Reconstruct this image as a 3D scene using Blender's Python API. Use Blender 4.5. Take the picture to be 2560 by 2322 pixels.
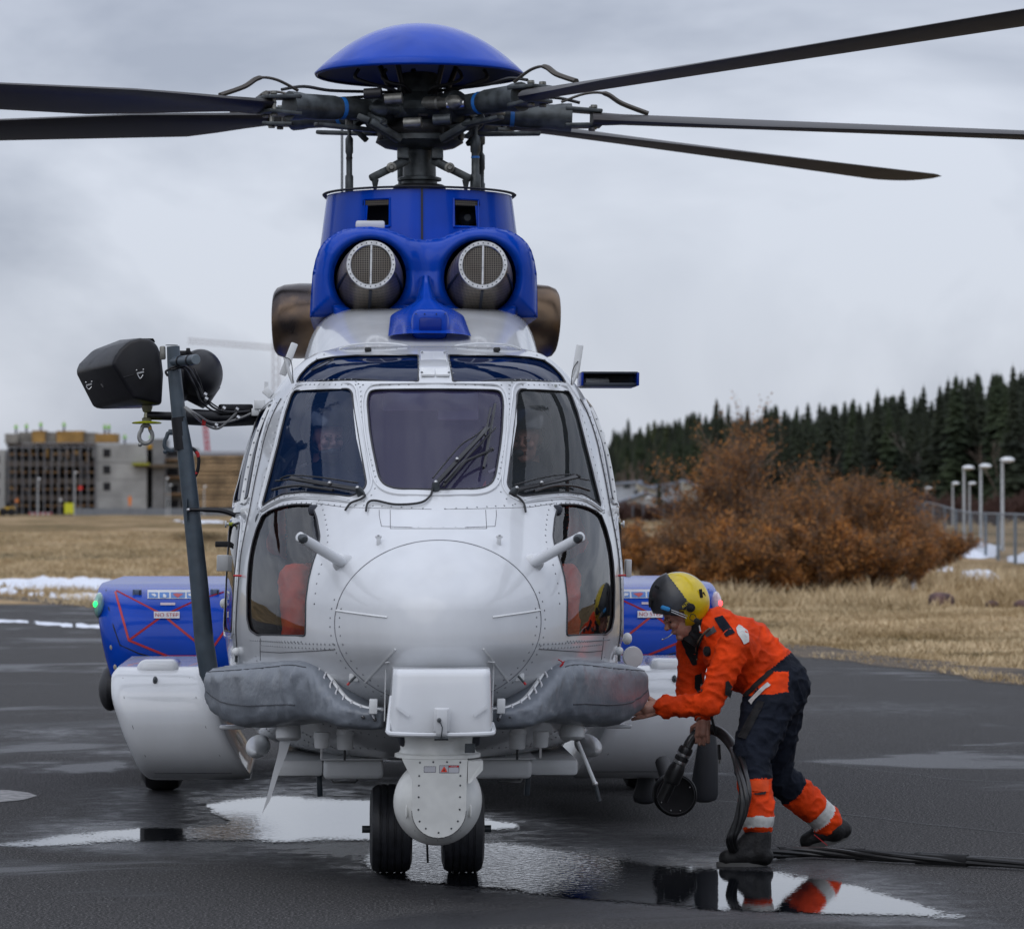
import bpy, bmesh, math, random
from math import sin, cos, pi, radians, sqrt, atan, exp
from mathutils import Vector, Matrix, noise
from mathutils.geometry import delaunay_2d_cdt
from mathutils.bvhtree import BVHTree
random.seed(7)
for o in list(bpy.data.objects): bpy.data.objects.remove(o)
SC = bpy.context.scene; COL = SC.collection
V = Vector
# ------------------------------------------------------------------ camera
CAM = V((-.498, -17.4, 1.73)); F = 9048.0
YAW = atan(462 / F); PIT = atan(119 / F)
cd = bpy.data.cameras.new('camera'); cam = bpy.data.objects.new('camera', cd); COL.objects.link(cam)
cam.location = CAM; cam.rotation_euler = (pi / 2 + PIT, 0, -YAW)
cd.sensor_width = 36; cd.lens = F / 2560 * 36; cd.clip_start = .5; cd.clip_end = 6000
cd.dof.use_dof = True; cd.dof.focus_distance = 18.2; cd.dof.aperture_fstop = 5.6
SC.camera = cam
# ------------------------------------------------------------------ world, sun, exposure
world = bpy.data.worlds.new('World'); SC.world = world; world.use_nodes = True
wn = world.node_tree.nodes; wl = world.node_tree.links; wn.clear()
def N(t, nodes=wn, **k):
    n = nodes.new(t)
    for a, b in k.items():
        if hasattr(n, a): setattr(n, a, b)
        else: n.inputs[a].default_value = b
    return n
SUN_EL, SUN_ROT = radians(46), radians(-150)
sky = N('ShaderNodeTexSky'); sky.sky_type = 'NISHITA'; sky.sun_disc = False; sky.sun_elevation = SUN_EL; sky.sun_rotation = SUN_ROT
tc = N('ShaderNodeTexCoord'); mp = N('ShaderNodeMapping'); mp.inputs['Scale'].default_value = (1, 1, 1.9)
wl.new(tc.outputs['Generated'], mp.inputs['Vector'])
nz = N('ShaderNodeTexNoise'); nz.inputs['Scale'].default_value = 5.2; nz.inputs['Detail'].default_value = 6; nz.inputs['Roughness'].default_value = .52; nz.inputs['Distortion'].default_value = .5
wl.new(mp.outputs[0], nz.inputs['Vector'])
cr = N('ShaderNodeValToRGB'); cr.color_ramp.elements[0].position = .37; cr.color_ramp.elements[0].color = (.36, .395, .485, 1)
cr.color_ramp.elements[1].position = .61; cr.color_ramp.elements[1].color = (.65, .69, .785, 1)
wl.new(nz.outputs['Fac'], cr.inputs[0])
bg1 = N('ShaderNodeBackground'); bg1.inputs['Strength'].default_value = .08; wl.new(sky.outputs[0], bg1.inputs[0])
bg2 = N('ShaderNodeBackground'); bg2.inputs['Strength'].default_value = 1.0; 
# overcast gradient: sky brightened towards the zenith to light upper surfaces more
sz = N('ShaderNodeSeparateXYZ'); wl.new(tc.outputs['Generated'], sz.inputs[0]); mz = N('ShaderNodeMapRange'); mz.inputs['From Min'].default_value = 0; mz.inputs['From Max'].default_value = 1; mz.inputs['To Min'].default_value = 1.0; mz.inputs['To Max'].default_value = 2.2
wl.new(sz.outputs[2], mz.inputs[0]); wl.new(cr.outputs[0], bg2.inputs[0]); wl.new(mz.outputs[0], bg2.inputs[1])
ms = N('ShaderNodeMixShader'); ms.inputs[0].default_value = .88; wl.new(bg1.outputs[0], ms.inputs[1]); wl.new(bg2.outputs[0], ms.inputs[2])
wo = N('ShaderNodeOutputWorld'); wl.new(ms.outputs[0], wo.inputs[0])
sd = bpy.data.lights.new('sun', 'SUN'); sd.energy = .55; sd.angle = radians(60); sd.color = (1, .97, .93)
sun = bpy.data.objects.new('sun', sd); COL.objects.link(sun)
_sv = V((-sin(radians(30)) * cos(SUN_EL), -cos(radians(30)) * cos(SUN_EL), sin(SUN_EL)))
sun.rotation_euler = _sv.to_track_quat('Z', 'Y').to_euler()
SC.view_settings.view_transform = 'Standard'; SC.view_settings.look = 'None'; SC.view_settings.gamma = 1
SC.view_settings.exposure = 0; SC.view_settings.use_curve_mapping = False
# ------------------------------------------------------------------ rays (authoring aid: photo position + real depth -> metres)
_f = V((sin(YAW) * cos(PIT), cos(YAW) * cos(PIT), sin(PIT))); _r = V((cos(YAW), -sin(YAW), 0)); _u = _r.cross(_f)
def ray(px, py): return _f * F + _r * (px - 1280) + _u * (1161 - py)
def W(px, py, Y):
    d = ray(px, py); return CAM + d * ((Y - CAM.y) / d.y)
def G(px, py, z=0):
    d = ray(px, py); return CAM + d * ((z - CAM.z) / d.z)
def D(px, py, dist): return CAM + ray(px, py) * (dist / F)
# ------------------------------------------------------------------ materials
MATS = {}
def mat(name, col, rough=.5, metal=0, coat=0, var=.08, vs=6, bump=0, bs=80, spec=.5, rvar=.08, col2=None, emit=None, alpha=None, sheen=0, vdet=4, stretch=None):
    if name in MATS: return MATS[name]
    m = bpy.data.materials.new(name); m.use_nodes = True; nt = m.node_tree; n = nt.nodes; l = nt.links
    b = n['Principled BSDF']; MATS[name] = m
    b.inputs['Metallic'].default_value = metal; b.inputs['Specular IOR Level'].default_value = spec
    b.inputs['Coat Weight'].default_value = coat; b.inputs['Coat Roughness'].default_value = .04
    b.inputs['Sheen Weight'].default_value = sheen
    t = N('ShaderNodeTexCoord', n); vec = t.outputs['Object']
    if stretch:
        q = N('ShaderNodeMapping', n); q.inputs['Scale'].default_value = stretch; l.new(vec, q.inputs[0]); vec = q.outputs[0]
    z = N('ShaderNodeTexNoise', n); z.inputs['Scale'].default_value = vs; z.inputs['Detail'].default_value = vdet; l.new(vec, z.inputs['Vector'])
    mx = N('ShaderNodeValToRGB', n); e = mx.color_ramp.elements
    c2 = col2 or tuple(c * (1 - var * 2) for c in col); c1 = col if col2 else tuple(min(1, c * (1 + var)) for c in col)
    e[0].position = .35; e[0].color = (*c2, 1); e[1].position = .65; e[1].color = (*c1, 1)
    l.new(z.outputs['Fac'], mx.inputs[0]); l.new(mx.outputs[0], b.inputs['Base Color'])
    mr = N('ShaderNodeMapRange', n); mr.inputs['To Min'].default_value = max(0.01, rough - rvar); mr.inputs['To Max'].default_value = rough + rvar
    l.new(z.outputs['Fac'], mr.inputs['Value']); l.new(mr.outputs[0], b.inputs['Roughness'])
    if bump:
        z2 = N('ShaderNodeTexNoise', n); z2.inputs['Scale'].default_value = bs; z2.inputs['Detail'].default_value = 3; l.new(vec, z2.inputs['Vector'])
        bp = N('ShaderNodeBump', n); bp.inputs['Strength'].default_value = bump; bp.inputs['Distance'].default_value = .01
        l.new(z2.outputs['Fac'], bp.inputs['Height']); l.new(bp.outputs[0], b.inputs['Normal'])
    if emit:
        b.inputs['Emission Color'].default_value = (*emit[0], 1); b.inputs['Emission Strength'].default_value = emit[1]
    return m
def glass(name, tint, refl=1.0, veil=.0, veil_col=(.6, .62, .66)):
    m = bpy.data.materials.new(name); m.use_nodes = True; nt = m.node_tree; n = nt.nodes; l = nt.links; n.clear(); MATS[name] = m
    o = N('ShaderNodeOutputMaterial', n); tr = N('ShaderNodeBsdfTransparent', n); tr.inputs[0].default_value = (*tint, 1)
    gl = N('ShaderNodeBsdfGlossy', n); gl.inputs['Roughness'].default_value = .015; gl.inputs[0].default_value = (refl, refl, refl, 1)
    fr = N('ShaderNodeFresnel', n); fr.inputs['IOR'].default_value = 1.52
    tcn = N('ShaderNodeTexCoord', n); zz = N('ShaderNodeTexNoise', n); zz.inputs['Scale'].default_value = 2.2; zz.inputs['Detail'].default_value = 2
    l.new(tcn.outputs['Object'], zz.inputs['Vector'])
    bp = N('ShaderNodeBump', n); bp.inputs['Strength'].default_value = .12; bp.inputs['Distance'].default_value = .02; l.new(zz.outputs['Fac'], bp.inputs['Height'])
    l.new(bp.outputs[0], gl.inputs['Normal']); l.new(bp.outputs[0], fr.inputs['Normal'])
    mu = N('ShaderNodeMath', n, operation='MULTIPLY'); mu.inputs[1].default_value = 1.0; l.new(fr.outputs[0], mu.inputs[0])
    m1 = N('ShaderNodeMixShader', n); l.new(mu.outputs[0], m1.inputs[0]); l.new(tr.outputs[0], m1.inputs[1]); l.new(gl.outputs[0], m1.inputs[2])
    df = N('ShaderNodeBsdfDiffuse', n); df.inputs[0].default_value = (*veil_col, 1)  # flat diffuse tint, painted in for reflected cloud on the windscreens
    m2 = N('ShaderNodeMixShader', n); m2.inputs[0].default_value = veil; l.new(m1.outputs[0], m2.inputs[1]); l.new(df.outputs[0], m2.inputs[2])
    l.new(m2.outputs[0], o.inputs[0]); return m
# ------------------------------------------------------------------ mesh builder
def perp(a):
    a = a.normalized(); b = V((0, 0, 1)) if abs(a.z) < .9 else V((1, 0, 0))
    u = a.cross(b).normalized(); return u, a.cross(u).normalized()
def catmull(pts, n=6):
    if len(pts) < 3: return pts
    out = []; P = [pts[0]] + list(pts) + [pts[-1]]
    for i in range(1, len(P) - 2):
        p0, p1, p2, p3 = P[i - 1], P[i], P[i + 1], P[i + 2]
        for k in range(n):
            t = k / n; out.append(.5 * ((2 * p1) + (p2 - p0) * t + (2 * p0 - 5 * p1 + 4 * p2 - p3) * t * t + (3 * p1 - p0 - 3 * p2 + p3) * t ** 3))
    out.append(pts[-1]); return out
class MB:
    def __init__(s): s.v = []; s.f = []; s.m = []; s.nrm = None
    def add(s, v, f, mi=0):
        k = len(s.v); s.v += [V(p) for p in v]; s.f += [tuple(i + k for i in q) for q in f]; s.m += [mi] * len(f); return s
    def box(s, c, size, rot=None, bev=0, mi=0, seg=2):
        bm = bmesh.new(); bmesh.ops.create_cube(bm, size=1)
        for q in bm.verts: q.co = V((q.co.x * size[0], q.co.y * size[1], q.co.z * size[2]))
        if bev: bmesh.ops.bevel(bm, geom=bm.edges[:], offset=bev, segments=seg, affect='EDGES', profile=.5)
        R = rot or Matrix.Identity(3); c = V(c)
        bm.verts.index_update()
        s.add([c + R @ q.co for q in bm.verts], [[q.index for q in f.verts] for f in bm.faces], mi); bm.free(); return s
    def bar(s, a, b, w, h, bev=0, mi=0, up=None):
        a = V(a); b = V(b); d = b - a; z = d.normalized(); up = V(up) if up else (V((0, 0, 1)) if abs(z.z) < .95 else V((0, 1, 0)))
        x = up.cross(z).normalized(); y = z.cross(x)
        return s.box((a + b) / 2, (w, h, d.length), Matrix((x, y, z)).transposed(), bev, mi)
    def tube(s, pts, r, seg=8, cap=True, mi=0, flat=None):
        pts = [V(p) for p in pts]; n = len(pts); vs = []; fs = []
        rr = r if hasattr(r, '__len__') else [r] * n
        u = None
        for i, p in enumerate(pts):
            d = (pts[min(i + 1, n - 1)] - pts[max(i - 1, 0)])
            if d.length < 1e-9: d = V((0, 0, 1))
            d.normalize()
            if u is None: u, w = perp(d)
            else:
                u = (u - d * u.dot(d)).normalized(); w = d.cross(u)
            for k in range(seg):
                a = 2 * pi * k / seg; q = u * cos(a) * rr[i] + w * sin(a) * rr[i] * (flat or 1); vs.append(p + q)
        for i in range(n - 1):
            for k in range(seg):
                a = i * seg + k; b = i * seg + (k + 1) % seg; fs.append((a, b, b + seg, a + seg))
        if cap: fs.append(tuple(range(seg - 1, -1, -1))); fs.append(tuple((n - 1) * seg + k for k in range(seg)))
        return s.add(vs, fs, mi)
    def lathe(s, o, axis, prof, seg=24, mi=0, sx=1, sy=1, cap=True):
        o = V(o); a = V(axis).normalized(); u, w = perp(a); vs = []; fs = []
        for r, h in prof:
            for k in range(seg):
                t = 2 * pi * k / seg; vs.append(o + a * h + u * cos(t) * r * sx + w * sin(t) * r * sy)
        for i in range(len(prof) - 1):
            for k in range(seg):
                p = i * seg + k; q = i * seg + (k + 1) % seg; fs.append((p, q, q + seg, p + seg))
        if cap: fs.append(tuple(range(seg - 1, -1, -1))); fs.append(tuple((len(prof) - 1) * seg + k for k in range(seg)))
        return s.add(vs, fs, mi)
    def ball(s, c, r, seg=12, ring=8, mi=0, R=None):
        c = V(c); r = V(r) if hasattr(r, '__len__') else V((r, r, r)); R = R or Matrix.Identity(3); vs = []; fs = []
        for i in range(1, ring):
            t = pi * i / ring
            for k in range(seg):
                p = 2 * pi * k / seg; vs.append(c + R @ V((r.x * sin(t) * cos(p), r.y * sin(t) * sin(p), r.z * cos(t))))
        top = len(vs); vs.append(c + R @ V((0, 0, r.z))); vs.append(c + R @ V((0, 0, -r.z)))
        for i in range(ring - 2):
            for k in range(seg): a = i * seg + k; b = i * seg + (k + 1) % seg; fs.append((a, a + seg, b + seg, b))
        for k in range(seg):
            fs.append((top, k, (k + 1) % seg)); a = (ring - 2) * seg; fs.append((top + 1, a + (k + 1) % seg, a + k))
        return s.add(vs, fs, mi)
    def grid(s, fn, nu, nv, mi=0, closeu=False, flip=False):
        vs = [fn(i / nu, j / nv) for j in range(nv + 1) for i in range(nu + (0 if closeu else 1))]; w = nu + (0 if closeu else 1); fs = []
        for j in range(nv):
            for i in range(nu):
                a = j * w + i; b = j * w + (i + 1) % w; q = (a, b, b + w, a + w); fs.append(q[::-1] if flip else q)
        return s.add(vs, fs, mi)
    def prism(s, poly, depth, mi=0):
        # poly: list of 3D points, extruded by vector depth
        n = len(poly); d = V(depth); vs = [V(p) for p in poly] + [V(p) + d for p in poly]
        fs = [tuple(range(n)), tuple(range(2 * n - 1, n - 1, -1))] + [(i, (i + n), ((i + 1) % n + n), (i + 1) % n) for i in range(n)]
        return s.add(vs, fs, mi)
    def mirror(s):
        o = MB(); o.v = [V((-p.x, p.y, p.z)) for p in s.v]; o.f = [f[::-1] for f in s.f]; o.m = list(s.m)
        if s.nrm: o.nrm = [V((-p.x, p.y, p.z)) for p in s.nrm]
        return o
    def build(s, name, mats, parent=None, ang=40, fixn=False, tags=None, shear=None):
        me = bpy.data.meshes.new(name)
        vs = s.v if not shear else [V((p.x + shear(p.z), p.y, p.z)) for p in s.v]
        me.from_pydata([tuple(p) for p in vs], [], s.f); me.update()
        ml = mats if isinstance(mats, (list, tuple)) else [mats]
        for q in ml: me.materials.append(q)
        if len(ml) > 1: me.polygons.foreach_set('material_index', s.m)
        if fixn:
            bm = bmesh.new(); bm.from_mesh(me); bmesh.ops.recalc_face_normals(bm, faces=bm.faces); bm.to_mesh(me); bm.free()
        me.polygons.foreach_set('use_smooth', [True] * len(me.polygons))
        if s.nrm: me.normals_split_custom_set_from_vertices([tuple(q) for q in s.nrm])
        else: me.set_sharp_from_angle(angle=radians(ang))
        o = bpy.data.objects.new(name, me); COL.objects.link(o); attach(o, parent)
        for k, w in (tags or {}).items(): o[k] = w
        return o
def attach(o, parent):
    if parent is None: return
    o.parent = parent; o.matrix_parent_inverse = Matrix.Translation(-V(parent['_o'])) if '_o' in parent else Matrix.Identity(4)
def root(name, loc, label, cat, group=None):
    e = bpy.data.objects.new(name, None); COL.objects.link(e); e.location = loc; e['_o'] = tuple(loc)
    e['label'] = label; e['category'] = cat; e.empty_display_size = .2
    if group: e['group'] = group
    return e
def tag(o, label, cat, group=None):
    o['label'] = label; o['category'] = cat
    if group: o['group'] = group
    return o
def copy_tree(o, loc=None, rz=None, sc=None, parent=None):
    c = o.copy(); COL.objects.link(c)
    if parent is not None: c.parent = parent
    else:
        if loc is not None: c.location = loc
        if rz is not None: c.rotation_euler = (0, 0, rz)
        if sc is not None: c.scale = sc if hasattr(sc, '__len__') else (sc, sc, sc)
    for ch in o.children: copy_tree(ch, parent=c)
    return c
def interp(tab):
    xs = [t[0] for t in tab]; ys = [t[1] for t in tab]; n = len(xs)
    d = [(ys[i + 1] - ys[i]) / (xs[i + 1] - xs[i]) for i in range(n - 1)]
    m = [d[0]] + [0 if d[i - 1] * d[i] <= 0 else 2 * d[i - 1] * d[i] / (d[i - 1] + d[i]) for i in range(1, n - 1)] + [d[-1]]
    def f(x):
        if x <= xs[0]: return ys[0]
        if x >= xs[-1]: return ys[-1]
        i = 0
        while x > xs[i + 1]: i += 1
        h = xs[i + 1] - xs[i]; t = (x - xs[i]) / h
        return (2 * t ** 3 - 3 * t * t + 1) * ys[i] + (t ** 3 - 2 * t * t + t) * h * m[i] + (-2 * t ** 3 + 3 * t * t) * ys[i + 1] + (t ** 3 - t * t) * h * m[i + 1]
    return f
def text_mb(s, size, o, right, up, extr=.0008, mi=0, align='CENTER'):
    c = bpy.data.curves.new('t', 'FONT'); c.body = s; c.size = size; c.extrude = 0; c.align_x = align; c.align_y = 'CENTER'; c.resolution_u = 3
    ob = bpy.data.objects.new('t', c); me = bpy.data.meshes.new_from_object(ob)
    o = V(o); right = V(right).normalized(); up = V(up).normalized(); mb = MB()
    mb.add([o + right * p.co.x + up * p.co.y for p in me.vertices], [tuple(f.vertices) for f in me.polygons], mi)
    bpy.data.objects.remove(ob); bpy.data.curves.remove(c); bpy.data.meshes.remove(me); return mb
def inside(p, poly):
    c = False; n = len(poly); j = n - 1; x, y = p
    for i in range(n):
        a = poly[i]; b = poly[j]
        if (a[1] > y) != (b[1] > y) and x < (b[0] - a[0]) * (y - a[1]) / (b[1] - a[1]) + a[0]: c = not c
        j = i
    return c
def resample(poly, step, closed=True):
    out = []; n = len(poly)
    for i in range(n if closed else n - 1):
        a = V(poly[i]); b = V(poly[(i + 1) % n]); k = max(1, int(math.ceil((b - a).length / step)))
        out += [tuple(a + (b - a) * (t / k)) for t in range(k)]
    if not closed: out.append(tuple(poly[-1]))
    return out
def roundpoly(poly, r=.2, n=4, it=1):
    # soften corners (Chaikin-like near corners only)
    out = []; N_ = len(poly)
    for i in range(N_):
        p0 = V(poly[i - 1]); p = V(poly[i]); p2 = V(poly[(i + 1) % N_])
        a = p + (p0 - p) * min(r / max((p0 - p).length, 1e-6), .45); b = p + (p2 - p) * min(r / max((p2 - p).length, 1e-6), .45)
        for k in range(n + 1):
            t = k / n; out.append(tuple((1 - t) ** 2 * a + 2 * t * (1 - t) * p + t * t * b))
    return out
def tri2d(outer, holes, step):
    pts = []; edges = []
    def loop(pl):
        k = len(pts); pts.extend(V(p) for p in pl); n = len(pl)
        edges.extend((k + i, k + (i + 1) % n) for i in range(n))
    loop(outer)
    for h in holes: loop(h)
    xs = [p[0] for p in outer]; ys = [p[1] for p in outer]
    nx = int((max(xs) - min(xs)) / step); ny = int((max(ys) - min(ys)) / step); b = [p for p in pts]
    import array
    cell = {}
    for p in b: cell.setdefault((int(p.x / step), int(p.y / step)), []).append(p)
    for j in range(1, ny + 1):
        for i in range(1, nx + 1):
            x = min(xs) + i * step; y = min(ys) + j * step
            if not inside((x, y), outer) or any(inside((x, y), h) for h in holes): continue
            ci, cj = int(x / step), int(y / step); ok = True
            for a in (-1, 0, 1):
                for c in (-1, 0, 1):
                    for q in cell.get((ci + a, cj + c), ()):
                        if (q.x - x) ** 2 + (q.y - y) ** 2 < (step * .45) ** 2: ok = False
            if ok: pts.append(V((x, y)))
    r = delaunay_2d_cdt(pts, edges, [], 0, 1e-6)
    vs = r[0]; fs = []
    for f in r[2]:
        c = sum((vs[i] for i in f), V((0, 0))) / len(f)
        if inside(c, outer) and not any(inside(c, h) for h in holes): fs.append(tuple(f))
    return vs, fs
# ================================================================== SETTING
import array
def lerpt(t, x): return interp(t)(x)
topy = interp([(1480, 1072), (1540, 1062), (1600, 1055), (1660, 1045), (1715, 1025), (1765, 1012), (1870, 1010), (1960, 1015), (2040, 1003), (2100, 992), (2210, 988), (2320, 985), (2400, 958), (2500, 940), (2600, 915), (2900, 880), (4200, 850)])
fd0 = interp([(1400, 560), (1600, 500), (2000, 390), (2600, 330), (4200, 300)]); fh = interp([(1480, 7), (1900, 11), (2560, 14.5), (4200, 15)])
def sm(t): t = max(0, min(1, t)); return t * t * (3 - 2 * t)
def pxd(x, y):
    v = V((x, y, 0)) - V((CAM.x, CAM.y, 0)); d = v.dot(V((sin(YAW), cos(YAW), 0))); l = v.dot(V((cos(YAW), -sin(YAW), 0))); return (1280 + F * l / d if d > 1 else (1e5 if l > 0 else -1e5)), d
def terr(x, y):
    px, d = pxd(x, y)
    if d < 5:
        r = sqrt(x * x + y * y); return -.03 + 2.5 * sm((r - 90) / 120)
    z = -.03 + .05 * sm((d - 45) / 40) + 1.2 * sm((d - 110) / 330)
    z += .16 * sm((d - 70) / 60) * noise.noise(V((x * .05, y * .03, 3))) + .05 * sm((d - 60) / 60) * noise.noise(V((x * .25, y * .12, 1)))
    if px > 1400:
        k = sm((px - 1400) / 160); d0 = fd0(min(px, 4200)); d1 = d0 + 130; back = 1.73 + (1280 - topy(min(px, 4200))) * d1 / F - fh(min(px, 4200)) - 1.2
        z += k * max(0, back) * sm((d - d0) / (d1 - d0))
    return z
# one ground sheet, polar around the camera, to the horizon
mb = MB(); ths = []
a = -pi
angs = [-.24 + .48 * i / 110 for i in range(111)]; rest = [.24 + (2 * pi - .48) * i / 60 for i in range(1, 60)]
angs += rest; rad = [0.5, 8, 16, 24, 32, 38, 44, 50, 56, 62, 68, 74, 80, 88, 96, 106, 118, 132, 150, 170, 195, 225, 260, 300, 335, 360, 385, 410, 435, 460, 490, 520, 560, 610, 680, 800, 1100, 1700, 3000]
for r in rad:
    for t in angs: x = CAM.x + r * sin(t + YAW); y = CAM.y + r * cos(t + YAW); mb.v.append(V((x, y, terr(x, y))))
n = len(angs)
for j in range(len(rad) - 1):
    for i in range(n): a = j * n + i; b = j * n + (i + 1) % n; mb.f.append((a, a + n, b + n, b)); mb.m.append(0)
def grassmat(name, cols, sc=(1, 1, 1), big=.05):
    m = bpy.data.materials.new(name); m.use_nodes = True; nt = m.node_tree; nn = nt.nodes; l = nt.links; b = nn['Principled BSDF']; MATS[name] = m; b.inputs['Roughness'].default_value = .95; b.inputs['Specular IOR Level'].default_value = .1
    t = N('ShaderNodeTexCoord', nn); q = N('ShaderNodeMapping', nn); q.inputs['Scale'].default_value = sc; l.new(t.outputs['Object'], q.inputs[0])
    z1 = N('ShaderNodeTexNoise', nn); z1.inputs['Scale'].default_value = big; z1.inputs['Detail'].default_value = 8; z1.inputs['Roughness'].default_value = .68; z1.inputs['Distortion'].default_value = .6; l.new(q.outputs[0], z1.inputs['Vector'])
    r = N('ShaderNodeValToRGB', nn); e = r.color_ramp.elements; e[0].position = .36; e[0].color = (*cols[0], 1); e[1].position = .62; e[1].color = (*cols[-1], 1)
    for i, c in enumerate(cols[1:-1]): k = e.new(.36 + .26 * (i + 1) / (len(cols) - 1)); k.color = (*c, 1)
    l.new(z1.outputs['Fac'], r.inputs[0])
    z2 = N('ShaderNodeTexNoise', nn); z2.inputs['Scale'].default_value = 3.5; z2.inputs['Detail'].default_value = 6; l.new(t.outputs['Object'], z2.inputs['Vector'])
    mx = N('ShaderNodeMix', nn, data_type='RGBA', blend_type='MULTIPLY'); mx.inputs['Factor'].default_value = .8; r2 = N('ShaderNodeValToRGB', nn); r2.color_ramp.elements[0].position = .35; r2.color_ramp.elements[0].color = (.5, .48, .45, 1); r2.color_ramp.elements[1].position = .65; r2.color_ramp.elements[1].color = (1.25, 1.2, 1.15, 1)
    l.new(z2.outputs['Fac'], r2.inputs[0]); l.new(r.outputs[0], mx.inputs['A']); l.new(r2.outputs[0], mx.inputs['B']); l.new(mx.outputs['Result'], b.inputs['Base Color'])
    bp = N('ShaderNodeBump', nn); bp.inputs['Strength'].default_value = .9; bp.inputs['Distance'].default_value = .12; l.new(z2.outputs['Fac'], bp.inputs['Height']); l.new(bp.outputs[0], b.inputs['Normal']); return m
field = grassmat('dry_field_grass', [(.05, .046, .018), (.17, .125, .058), (.29, .205, .11), (.42, .315, .19)], (.7, .35, 1), .16)
mb.build('ground', field, tags={'kind': 'structure'})
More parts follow.
